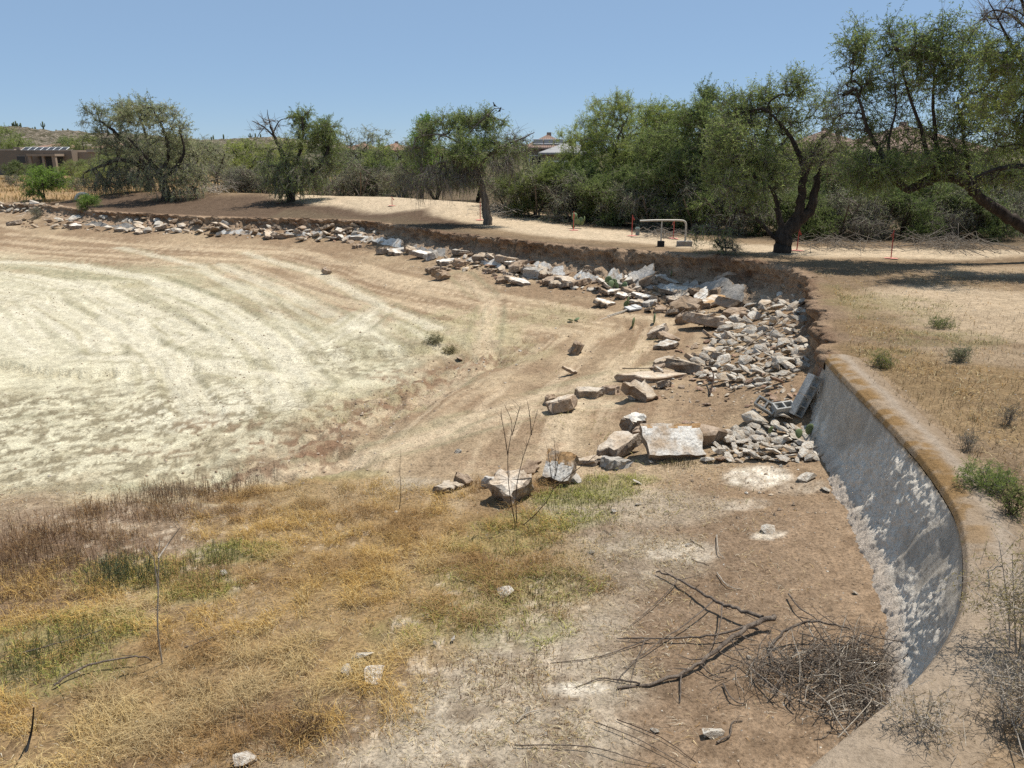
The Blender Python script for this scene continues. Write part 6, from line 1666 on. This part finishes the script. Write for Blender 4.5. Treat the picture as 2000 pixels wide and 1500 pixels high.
def build_grass():
    rng = np.random.default_rng(31)
    x, y, s = slope_area(rng, 450000, -11.5)
    g, sw, gr, bw = grasses(x, y)
    cl0 = fbm2(x * 3.6, y * 3.6, 401, 3); cl1 = fbm2(x * .9, y * .9, 402, 3)
    clump = .22 + 1.35 * sstep(.38, .68, cl0) * (.6 + .8 * cl1)
    tone = fbm2(x * .75, y * .9, 403, 3); hts = .6 + .75 * sstep(.42, .7, cl0)
    fade = sstep(.8, 2.2, -s)
    u = rng.random(len(x))
    parts = []
    def sel(den):
        m = u < den * clump * fade
        return np.column_stack([x[m], y[m]]), m
    xy, m = sel(g * .62); n = len(xy)
    tn = sstep(.36, .62, tone[m] + rng.normal(0, .06, n))[:, None]; pale = sstep(.5, .66, cl1[m] + rng.normal(0, .05, n))[:, None]
    colg = tri_mix(rng, n, [(.30, .185, .085), (.38, .24, .11), (.24, .16, .09)], [3, 3, 1]) * (1 - tn) + tri_mix(rng, n, [(.56, .37, .13), (.50, .33, .12), (.60, .46, .23)], [3, 3, 2]) * tn
    colg = colg * (1 - .5 * pale) + tri_mix(rng, n, [(.62, .52, .32), (.55, .46, .28)], [2, 1]) * .5 * pale
    parts.append(blades(xy, rng.uniform(.04, .17, n) * hts[m], rng.uniform(.003, .006, n), colg, rng.uniform(.3, 1.6, n), rng))
    u = rng.random(len(x)); xy, m = sel(sw * .36); n = len(xy)
    parts.append(blades(xy, rng.uniform(.02, .07, n), rng.uniform(.003, .006, n), tri_mix(rng, n, [(.52, .45, .32), (.42, .33, .21), (.26, .18, .11), (.34, .30, .14)], [4, 3, 3, 1]), rng.uniform(.5, 2.4, n), rng))
    u = rng.random(len(x)); xy, m = sel(gr * .45); n = len(xy)
    parts.append(blades(xy, rng.uniform(.04, .13, n), rng.uniform(.004, .008, n), tri_mix(rng, n, [(.28, .29, .08), (.42, .40, .13), (.17, .20, .07)], [3, 3, 1]), rng.uniform(.3, 1.5, n), rng))
    u = rng.random(len(x)); xy, m = sel(bw * .30); n = len(xy)
    parts.append(blades(xy, rng.uniform(.08, .26, n), rng.uniform(.003, .006, n), tri_mix(rng, n, [(.20, .13, .08), (.30, .18, .09), (.38, .26, .14), (.14, .10, .07)], [3, 3, 2, 2]), rng.uniform(.2, 1.1, n), rng))
    u = rng.random(len(x)); xy, m = sel(np.full(len(x), .13)); n = len(xy)
    parts.append(blades(xy, rng.uniform(.012, .06, n), rng.uniform(.003, .008, n), tri_mix(rng, n, STRAWC + [(.15, .10, .065), (.58, .52, .42)], [1, 1, 2, 1, 4, 3]), rng.uniform(.6, 2.6, n), rng))
    strands("grass", "dry golden grass and straw on the near slope", parts)
    # right bank
    n0 = 190000; x = rng.uniform(2.0, 17, n0); y = 3.2 + 21 * rng.random(n0) ** 1.5
    m = (x < y * .70 + .9); x, y = x[m], y[m]; s, arc = edge_info(x, y); m = s > .55; x, y, s = x[m], y[m], s[m]
    gold = blobs(x, y, B_BANKGOLD, 13); grn = blobs(x, y, B_BANKGREEN, 14); pale = blobs(x, y, B_BANKPALE, 12)
    clump = .15 + 1.5 * sstep(.38, .68, fbm2(x * 1.9, y * 1.9, 405, 4)); u = rng.random(len(x)); parts = []
    for den, cols, w, h0, h1 in ((.16 * (1 - pale * .85) + .45 * gold, STRAWC + [(.30, .22, .14)], [3, 3, 3, 2, 3], .03, .13), (.30 * grn, [(.25, .24, .09), (.36, .30, .13), (.18, .19, .08)], [3, 2, 2], .03, .11)):
        u = rng.random(len(x)); mm = u < den * clump; xy = np.column_stack([x[mm], y[mm]]); n = len(xy)
        parts.append(blades(xy, rng.uniform(h0, h1, n), rng.uniform(.003, .007, n) * (1 + .05 * xy[:, 1]), tri_mix(rng, n, cols, w), rng.uniform(.3, 1.8, n), rng))
    strands("grass", "sparse dry grass on the right bank", parts)
    # thin green and straw tufts out on the slope
    parts = []
    n0 = 60000; x = rng.uniform(-9, 5, n0); y = rng.uniform(10, 30, n0)
    ol = blobs(x, y, B_OLIVE, 8); s, arc = edge_info(x, y)
    strip = np.exp(-((s + 3.2 + 1.0 * fbm2(x * .4, y * .4, 411, 3)) / 1.6) ** 2) * (y < 27) * .30
    den = (ol * .28 + strip * sstep(.45, .7, fbm2(x * 1.2, y * 1.2, 413, 4))) * (s < -.9)
    mm = rng.random(n0) < den; xy = np.column_stack([x[mm], y[mm]]); n = len(xy)
    parts.append(blades(xy, rng.uniform(.03, .12, n), rng.uniform(.006, .012, n), tri_mix(rng, n, [(.26, .25, .10), (.38, .32, .15), (.46, .36, .19), (.2, .19, .09)], [3, 3, 2, 2]), rng.uniform(.4, 1.8, n), rng))
    strands("grass", "thin olive tufts on the basin slope", parts)
    # golden field at far left
    n0 = 26000; x = rng.uniform(-62, -20, n0); y = rng.uniform(57, 100, n0); s, arc = edge_info(x, y)
    mm = (s > 1.0) & (rng.random(n0) < .15 + .85 * sstep(.4, .65, fbm2(x * .3, y * .3, 421, 3))); xy = np.column_stack([x[mm], y[mm]]); n = len(xy)
    strands("grass", "tall dry golden grass in the far left field", [blades(xy, rng.uniform(.15, .5, n), rng.uniform(.02, .05, n), tri_mix(rng, n, [(.42, .28, .12), (.36, .22, .09), (.28, .24, .12)], [3, 3, 2]), rng.uniform(.2, 1.0, n), rng)])
build_grass()
def build_litter():
    rng = np.random.default_rng(55)
    base = np.array([(1, 0, 0), (-1, 0, 0), (0, 1, 0), (0, -1, 0), (0, 0, .7), (0, 0, -.7)], float) * .5
    F0 = np.array([(0, 2, 4), (2, 1, 4), (1, 3, 4), (3, 0, 4), (2, 0, 5), (1, 2, 5), (3, 1, 5), (0, 3, 5)])
    def emit(x, y, sz, mats_i):
        n = len(x); z = hfast(x, y); a = rng.uniform(0, 6.28, n)
        J = base[None] * rng.uniform(.6, 1.35, (n, 6, 3)) * sz[:, None, None]
        R = np.stack([np.stack([np.cos(a), -np.sin(a)], -1), np.stack([np.sin(a), np.cos(a)], -1)], 1)
        J[:, :, :2] = np.einsum('nij,nkj->nki', R, J[:, :, :2])
        V = J + np.column_stack([x, y, z + sz * .12])[:, None, :]
        return V.reshape(-1, 3), (F0[None] + np.arange(n)[:, None, None] * 6).reshape(-1, 3), np.repeat(mats_i, 8)
    Vs = []; Fs = []; Ms = []; b = 0
    def add(x, y, sz, mi):
        nonlocal b
        v, f, m = emit(x, y, sz, mi); Vs.append(v); Fs.append(f + b); Ms.append(m); b += len(v)
    x, y, s = slope_area(rng, 12000, -5, 4.8, 3.8, 13); k = rng.random(len(x)) < (.12 + .5 * sstep(-1.5, 2.5, x)); x, y = x[k], y[k]
    add(x, y, .006 + .022 * rng.random(len(x)) ** 3, rng.choice(3, len(x), p=[.4, .3, .3]))
    x = rng.uniform(-9, 8.5, 52000); y = rng.uniform(9.5, 34, 52000); s, arc = edge_info(x, y)
    dl, _ = poly_dist(x, y, LEDGE)
    den = .05 + .8 * np.exp(-(-s / 2.0) ** 2) + .7 * np.exp(-(dl / .9) ** 2)
    k = (s < -.5) & (rng.random(len(x)) < den * .5); x, y = x[k], y[k]
    add(x, y, .012 + .07 * rng.random(len(x)) ** 3, rng.choice(3, len(x), p=[.12, .3, .58]))
    x = rng.uniform(-30, -6, 26000); y = rng.uniform(9.5, 44, 26000); s, arc = edge_info(x, y)
    k = (s < -2) & (rng.random(len(x)) < .12 + .6 * sstep(.55, .7, fbm2(x * .8, y * .8, 431, 3))); x, y = x[k], y[k]
    add(x, y, .015 + .05 * rng.random(len(x)) ** 3, rng.choice(3, len(x), p=[.2, .2, .6]))
    x = rng.uniform(2, 16, 9000); y = rng.uniform(3.2, 24, 9000); s, arc = edge_info(x, y); k = (s > .3) & (x < y * .72 + 1); x, y = x[k], y[k]
    add(x, y, .008 + .03 * rng.random(len(x)) ** 4, rng.choice(3, len(x), p=[.4, .3, .3]))
    o = link("gravel", mesh_np("gravel", np.concatenate(Vs), np.concatenate(Fs), [M_STONE, M_TAN, M_BROWN], None, False, np.concatenate(Ms)))
    tag(o, "loose pebbles, chips and clods over the soil", "gravel", None, "stuff")
build_litter()

# dry standing weeds along the grass edge
def weeds(name, label, pts, n, h, cols, seed, spread=.25, r=.003, branch=3, cat="weeds", kind="stuff"):
    rng = np.random.default_rng(seed); L = []
    P = [ground(a, b) for a, b in pts]
    for i in range(n):
        k = rng.random() * (len(P) - 1); j = int(k); q = P[j].lerp(P[min(j + 1, len(P) - 1)], k - j)
        x, y = q.x + rng.normal(0, spread), q.y + rng.normal(0, spread * .8); z = hz(x, y); hh = h * rng.uniform(.4, 1.2)
        ln = rng.normal(0, .16, 2) * hh
        S = np.array([(x, y, z - .02), (x + ln[0] * .4, y + ln[1] * .4, z + hh * .5), (x + ln[0], y + ln[1], z + hh)]); L.append((S, np.array([r, r * .8, r * .4])))
        for _ in range(branch):
            u = rng.uniform(.3, .9); b0 = S[0] + (S[2] - S[0]) * u; d = unit(np.array((rng.normal(), rng.normal(), 1.1))) * hh * rng.uniform(.12, .35)
            L.append((np.array([b0, b0 + d]), np.array([r * .7, r * .3])))
    V, Q = tubes(L, 3); c = V.mean(0)
    me = mesh_np(name, V, Q, [M_GRASS], np.repeat(np.array(cols)[rng.integers(0, len(cols), len(L))], [len(p) * 3 for p, _ in L], 0) * 1.0)
    return tag(link(name, me), label, cat, None, kind)
BRW = [(.25, .155, .10), (.34, .21, .12), (.42, .27, .15), (.19, .13, .095)]
weeds("weeds", "stiff brown dead weeds along the lower grass edge", [(260, 985), (340, 970), (420, 960), (480, 958)], 300, .26, BRW, 61, .24)
weeds("weeds", "dark brown dead weeds at far left of the grass", [(0, 1040), (60, 1060), (130, 1050), (200, 1020), (260, 990)], 420, .24, BRW, 62, .4)
weeds("weeds", "brown dead weeds by the left frame edge", [(0, 1130), (60, 1120), (150, 1090)], 420, .22, BRW, 63, .4)
weeds("weeds", "blue green upright weeds amid the left grass", [(215, 1120), (240, 1140), (290, 1130)], 260, .34, [(.14, .17, .10), (.18, .20, .12), (.22, .22, .12)], 64, .18)
weeds("weeds", "green weeds right of the pale dead stalk", [(340, 1140), (390, 1160), (400, 1100), (480, 1080)], 320, .20, [(.20, .22, .09), (.26, .26, .11), (.15, .17, .09)], 65, .22)
weeds("weeds", "green weeds along the lower left grass", [(30, 1320), (100, 1290), (190, 1240)], 300, .20, [(.20, .21, .09), (.27, .25, .11), (.16, .18, .09)], 66, .28)
weeds("weeds", "rusty weed clump in the foreground straw", [(585, 1430), (610, 1440)], 120, .18, BRW, 67, .09)
weeds("weeds", "low lime green weeds below the broken slabs", [(1080, 960), (1130, 975), (1190, 950), (980, 1060), (1060, 1110), (900, 1170), (1010, 1200), (1150, 1010), (1090, 960)], 2400, .06, [(.30, .30, .09), (.38, .35, .13), (.24, .25, .08)], 68, .42)
weeds("weeds", "reddish low weeds in the straw", [(1050, 1140), (1090, 1170), (1010, 1150), (1100, 1330), (950, 1330), (830, 1310)], 420, .07, [(.22, .11, .07), (.28, .15, .09)], 69, .3)
weeds("weeds", "dark tufts at the upright slab's foot", [(1290, 906), (1350, 908)], 120, .10, [(.16, .15, .08), (.26, .2, .12)], 70, .1)

# single plants
def stems(name, label, base, paths, r, mat, cat="sapling", twig=0, seed=1):
    """paths of (px, py) at the base's own distance, with a little depth"""
    p = ground(*base); rng = np.random.default_rng(seed); L = []
    for pts in paths:
        q = np.array([np.array(at_y(a, b, p.y + (c[0] if c else rng.normal(0, .06)))) - np.array(p) for a, b, *c in pts]); q[0] = (q[0][0], 0, -.02) if abs(pts[0][1] - base[1]) < 15 else q[0]
        q = catmull(q, 4); L.append((q, np.linspace(r, r * .35, len(q))))
        for _ in range(twig):
            k = rng.integers(len(q) // 2, len(q)); d = unit(np.array((rng.normal(0, .5), rng.normal(0, .5), 1))) * rng.uniform(.06, .2); L.append((np.array([q[k], q[k] + d]), np.array([r * .3, r * .15])))
    V, Q = tubes(L, 5)
    return tag(link(name, mesh_np(name, V, Q, [mat], None, True), loc=p), label, cat)
stems("bare_sapling", "leafless dark stemmed sapling fanning out before the broken slabs", (1008, 1030),
      [[(1008, 1030), (995, 960), (992, 890), (1000, 830), (985, 790)], [(1010, 1030), (1008, 960), (1020, 900), (1038, 845), (1050, 800)], [(1014, 1028), (1050, 1000), (1078, 960), (1085, 900), (1082, 860)], [(1080, 955), (1110, 930), (1150, 900), (1170, 885)], [(992, 890), (985, 845), (978, 810)], [(1000, 850), (1010, 815), (1015, 795)], [(1038, 850), (1035, 815), (1030, 785)], [(1085, 930), (1092, 890)], [(1078, 940), (1070, 880)]], .0075, M_STEM, "sapling", 5, 3)
stems("dead_stalk", "single thin dark stalk standing left of the bare sapling", (779, 994), [[(779, 994), (783, 960), (781, 920), (783, 880)]], .006, M_STEM, "stalk", 0, 4)
stems("dead_stalk", "pale bleached stalk standing in the left grass", (312, 1296), [[(312, 1296), (308, 1230), (309, 1150), (310, 1090), (312, 1050)], [(309, 1090), (330, 1060), (352, 1030)], [(309, 1150), (300, 1090)]], .010, M_DEADP, "stalk", 2, 5)
stems("dead_stalk", "short black charred stub at bottom left", (62, 1470), [[(60, 1470), (62, 1425), (66, 1382)]], .014, M_BLACK, "stub", 0, 6)

def ground_branch(name, label, specs, mat, cat="branch", seed=3, twigs=0):
    """specs: (pixel path with heights, radius)"""
    rng = np.random.default_rng(seed); L = []
    for pts, r in specs:
        q = []
        for t in pts:
            g = ground(t[0], t[1]); 
            if len(t) > 2:
                # raised point: keep it on the same sight line but lifted to that height
                u, dy, dz = ray(t[0], t[1]); k = (g.z + t[2] - CAMZ) / dz; q.append((u * k, dy * k, g.z + t[2]))
            else: q.append((g.x, g.y, g.z + r * .7))
        q = catmull(np.array(q), 5); q[1:-1] += rng.normal(0, r * .35, (len(q) - 2, 3)); L.append((q, np.linspace(r, r * .45, len(q))))
        for _ in range(twigs):
            k = rng.integers(1, len(q)); d = unit(np.array((rng.normal(), rng.normal(), rng.uniform(-.2, .5)))) * rng.uniform(.06, .30); e = q[k] + d; e[2] = max(e[2], hz(e[0], e[1]) + .005); m_ = (q[k] + e) / 2 + rng.normal(0, .02, 3); L.append((np.array([q[k], m_, e]), np.array([r * .28, r * .2, r * .1])))
    V, Q = tubes(L, 6); c = V.mean(0); c[2] = V[:, 2].min()
    return tag(link(name, mesh_np(name, V - c, Q, [mat], None, True), loc=c), label, cat)
ground_branch("fallen_branch", "large forked dead branch lying on the soil below the wall", [
    ([(1512, 1204, .14), (1470, 1218, .13), (1420, 1255, .09), (1370, 1295, .06), (1310, 1325, .04), (1205, 1347)], .030),
    ([(1490, 1205, .14), (1440, 1190, .14), (1400, 1175, .13), (1350, 1145, .10), (1315, 1127, .08), (1282, 1117, .05)], .022),
    ([(1470, 1220, .12), (1420, 1235, .10), (1350, 1245, .07), (1270, 1247, .05), (1205, 1247, .03)], .014),
    ([(1395, 1172, .12), (1350, 1210, .10), (1300, 1245, .07), (1240, 1290, .04), (1205, 1330, .02)], .009),
    ([(1410, 1180, .12), (1405, 1230, .12), (1385, 1270, .08)], .009), ([(1330, 1315, .05), (1330, 1345, .03), (1328, 1372, .02)], .009),
    ([(1325, 1130, .08), (1290, 1170, .05), (1225, 1228, .02)], .007), ([(1270, 1247, .05), (1230, 1262, .03), (1160, 1285, .02), (1075, 1296)], .008),
    ([(1260, 1248, .05), (1240, 1300, .03), (1232, 1338)], .007), ([(1365, 1296, .06), (1395, 1320, .04), (1420, 1325)], .008),
    ([(1250, 1335, .04), (1180, 1325, .02), (1125, 1343)], .010)], M_DEAD, "branch", 3, 5)
ground_branch("fallen_branch", "dead limb bridging from the forked branch into the twig tangle", [
    ([(1505, 1265, .05), (1530, 1235, .16), (1570, 1215, .22), (1610, 1215, .22), (1660, 1228, .16)], .018), ([(1502, 1255, .05), (1510, 1290, .05), (1545, 1330, .03), (1560, 1345)], .013),
    ([(1540, 1160, .05), (1560, 1185, .08), (1595, 1210, .12)], .011)], M_DEAD, "branch", 5, 6)
def tangle(px, py, label):
    p = ground(px, py); rng = np.random.default_rng(12); L = []
    hubs = [(-.50, .02, .06), (-.25, .22, .14), (.02, .05, .16), (.28, .18, .18), (.50, .36, .18), (.12, -.28, .12), (-.18, -.30, .08), (.56, .02, .14), (.10, .46, .10), (-.05, -.55, .06), (-.62, .25, .05), (.35, -.42, .08)]
    for i in range(760):
        hx, hy, hh = hubs[rng.integers(len(hubs))]
        c = np.array((hx + rng.normal(0, .17), hy + rng.normal(0, .16), .015 + hh * rng.random() ** 1.4 * 1.5))
        a = rng.normal(.5, 1.0); d = unit(np.array((math.cos(a), math.sin(a), rng.normal(0, .28)))); ln = rng.uniform(.15, .9) * (1.25 if rng.random() < .12 else .8)
        b = unit(rng.normal(0, 1, 3)) * ln * rng.uniform(.05, .34)
        P = np.array([c - d * ln * .5, c - d * ln * .15 + b, c + d * ln * .2 + b * .8, c + d * ln * .5 + rng.normal(0, .04, 3)]); gz = hfast(P[:, 0] + p.x, P[:, 1] + p.y) - p.z; P[:, 2] = np.maximum(P[:, 2], gz + .006)
        q = catmull(P, 3); r0 = .0018 + .007 * rng.random() ** 3; L.append((q, np.linspace(1, .4, len(q)) * r0))
        for _ in range(rng.integers(0, 3)):
            k = rng.integers(2, len(q)); e = q[k] + unit(d + rng.normal(0, .6, 3)) * rng.uniform(.05, .2); e[2] = max(e[2], .006); L.append((np.array([q[k], e]), np.array([r0 * .5, r0 * .25])))
    k = int(len(L) * .72)
    root = thing("twig_tangle", label, "brush pile", p)
    V, Q = tubes(L[:k], 4); o = link("twigs", mesh_np("twigs", V, Q, [M_DEAD], None, True), root); o["kind"] = "stuff"
    V, Q = tubes(L[k:], 4); o = link("twigs", mesh_np("twigs", V, Q, [M_DEADP], None, True), root); o["label"] = "bleached grey twigs"; o["kind"] = "stuff"
tangle(1645, 1335, "loose tangle of grey dead twigs against the wall's inner corner")
for i, (pts, r, m_, lab) in enumerate([
    ([(1400, 1045, .03), (1403, 1075, .05), (1415, 1092)], .008, M_DEADP, "small bleached twig above the forked branch"), ([(1400, 1118, .03), (1422, 1145, .03), (1450, 1152)], .008, M_DEADP, "curved bleached twig right of the forked branch"),
    ([(1348, 1053, .02), (1376, 1073)], .007, M_STEM, "short dark stick above the forked branch"), ([(1350, 1092, .02), (1385, 1105)], .006, M_STEM, "short stick below the other short one"),
    ([(1412, 1335, .03), (1430, 1365, .04), (1458, 1378)], .010, M_DEAD, "dark stick left of the twig tangle"), ([(1400, 1450, .02), (1425, 1435, .03), (1430, 1412, .02), (1450, 1410)], .010, M_DEAD, "crooked stick near the long white rock"),
    ([(1005, 1455, .03), (1150, 1458, .05), (1230, 1480, .05), (1300, 1500)], .006, M_DEAD, "long thin dark stick along the bottom edge"), ([(1160, 1410, .03), (1240, 1440, .04), (1330, 1490, .03), (1370, 1520)], .005, M_DEAD, "thin stick slanting to the bottom edge"),
    ([(1205, 1405, .02), (1290, 1440, .03), (1360, 1490)], .005, M_STEM, "upper of the sticks slanting to the bottom edge"), ([(1010, 1410, .02), (1030, 1392, .04), (1065, 1388)], .008, M_DEADP, "pale bent twig in the grey straw"),
    ([(105, 1338, .05), (160, 1305, .1), (230, 1286, .12), (280, 1283, .1), (296, 1292)], .013, M_DEAD, "curved grey branch lying in the left grass"), ([(45, 1275, .04), (120, 1255, .06), (220, 1222, .05)], .010, M_DEAD, "straight stick in the left grass above the curved one"),
    ([(360, 1265, .04), (400, 1250, .08), (430, 1240, .05)], .009, M_DEAD, "short stick right of the pale stalk"), ([(1690, 1480, .02), (1760, 1470, .02)], .006, M_DEADP, "bleached stem on the near bank"),
    ([(1955, 1340, .05), (1975, 1400, .1), (2000, 1480, .1)], .007, M_DEADP, "pale dry stem at the lower right edge"), ([(560, 1280, .03), (590, 1255, .05), (640, 1250)], .008, M_DEAD, "small stick in the golden grass"), ([(1180, 1035, .02), (1200, 1050)], .006, M_DEAD, "tiny stick in the weeds")]):
    ground_branch("fallen_twig", lab, [(pts, r)], m_, "twig", 20 + i, 2)

def shrub(px, py, h, w, seed, label, leafy, pal, leaf=(.03, .008), n=70, mat=M_STEM, per_s=6, r=.005, group="shrubs on the right bank"):
    rr = random.Random(seed); PP = []
    for i in range(7):
        a = rr.uniform(0, 6.28); t = rr.uniform(.15, .5) * w
        PP.append(([(rr.uniform(-.03, .03), rr.uniform(-.03, .03), -.02), (math.cos(a) * t * .4, math.sin(a) * t * .4, h * .35), (math.cos(a) * t, math.sin(a) * t, h * rr.uniform(.7, 1.0))], r * 1.6, r * .4))
    LB = [(0, 0, h * .6, w * .5, w * .5, h * .42, 1, leafy, 0), (0, 0, h * .35, w * .4, w * .4, h * .3, .7, leafy * .7, 0)]
    place_tree(tree_meshes(grow(PP, LB, seed, n_t=n, leaf=leaf, per_t=5, per_s=per_s, pal=pal, twig_r=.0022, r_min=.0025, sprig=h * .28, up=.7), mat, mat), "bank_shrub", label, ground(px, py), group=group, cat="shrub")
weeds("weeds", "low brown weeds scattered over the right bank", [(1660, 640), (1720, 700), (1800, 760), (1900, 800), (1980, 900), (1900, 700), (1980, 640), (1760, 580)], 900, .09, [(.30, .20, .11), (.42, .31, .17), (.24, .17, .10), (.30, .28, .13)], 91, .7, .003)
weeds("weeds", "straw coloured weeds along the near bank", [(1960, 1080), (1990, 1200), (1930, 1380), (1850, 1420), (1760, 1470)], 260, .10, [(.42, .31, .17), (.52, .42, .26), (.28, .2, .12)], 92, .22, .002)
shrub(1985, 1285, .85, .75, 71, "tall dry stemmed shrub casting shadow at the right edge", .35, ((.32, .26, .12), (.5, .42, .22)), (.034, .011), 95, M_DEADP, 16)
shrub(1930, 965, .28, .6, 72, "low bright green shrub growing through the wall cap", 1.2, ((.16, .22, .055), (.30, .36, .11)), (.035, .007), 80, M_TWIG, 10, .004)
shrub(1975, 1010, .35, .4, 73, "thin green shrub right of the low bright green one", .6, ((.14, .19, .05), (.24, .28, .09)), (.03, .008), 50, M_STEM, 8, .004)
shrub(1874, 706, .24, .36, 74, "small round grey green shrub on the pale bank", .9, ((.22, .22, .13), (.34, .33, .20)), (.035, .010), 45, M_TWIG, 9, .004)
shrub(1722, 718, .2, .35, 75, "small green tuft shrub behind the wall cap", 1.0, ((.16, .18, .06), (.25, .25, .10)), (.035, .009), 50, M_TWIG, 9, .003)
shrub(1890, 880, .22, .2, 76, "grey dry weed standing beside the cap's bend", .3, ((.24, .2, .12), (.34, .28, .18)), (.025, .008), 40, M_TWIG, 6, .003)
shrub(1968, 830, .28, .2, 77, "upright dry weed on the bank at right edge", .3, ((.24, .2, .12), (.34, .28, .18)), (.025, .008), 40, M_TWIG, 6, .003)
shrub(1990, 1420, .5, .5, 78, "straw coloured dry shrub at the lower right corner", .3, ((.35, .28, .15), (.5, .42, .26)), (.03, .006), 90, M_DEADP, 6, .003)
shrub(1800, 1440, .28, .4, 79, "sparse dry weed on the near bank below the wall's bend", .3, ((.30, .24, .12), (.42, .33, .18)), (.03, .006), 50, M_DEADP, 6, .003)
shrub(1835, 640, .16, .5, 80, "low green patch shrub on the pale bank", 1.0, ((.18, .20, .08), (.28, .29, .12)), (.04, .010), 50, M_TWIG, 8, .003)
shrub(850, 670, .18, .55, 81, "grey green bush at the head of the erosion ledge", .8, ((.28, .26, .15), (.42, .38, .24)), (.05, .014), 60, M_STEM, 8, .005, None)
shrub(880, 690, .14, .45, 82, "smaller grey bush below the one at the ledge head", .7, ((.30, .26, .15), (.42, .38, .24)), (.05, .014), 45, M_STEM, 8, .005, None)

# ------------------------------------------------------------------ labels: where look-alikes still share one, say which by its place
def single_out():
    by = {}
    for o in COL.objects:
        if o.parent is None and o.get("label") and o.get("category"): by.setdefault(o["label"], []).append(o)
    words = ["leftmost one", "second from left", "third from left", "fourth from left", "fifth from left", "sixth from left", "seventh from left", "eighth from left", "ninth from left"]
    for lab, L in by.items():
        if len(L) < 2 or len(lab.split()) > 13: continue
        L.sort(key=lambda o: to_px(*o.location)[0])
        for k, o in enumerate(L):
            o["label"] = lab + ", " + ("rightmost" if k == len(L) - 1 else words[min(k, 8)])
single_out()
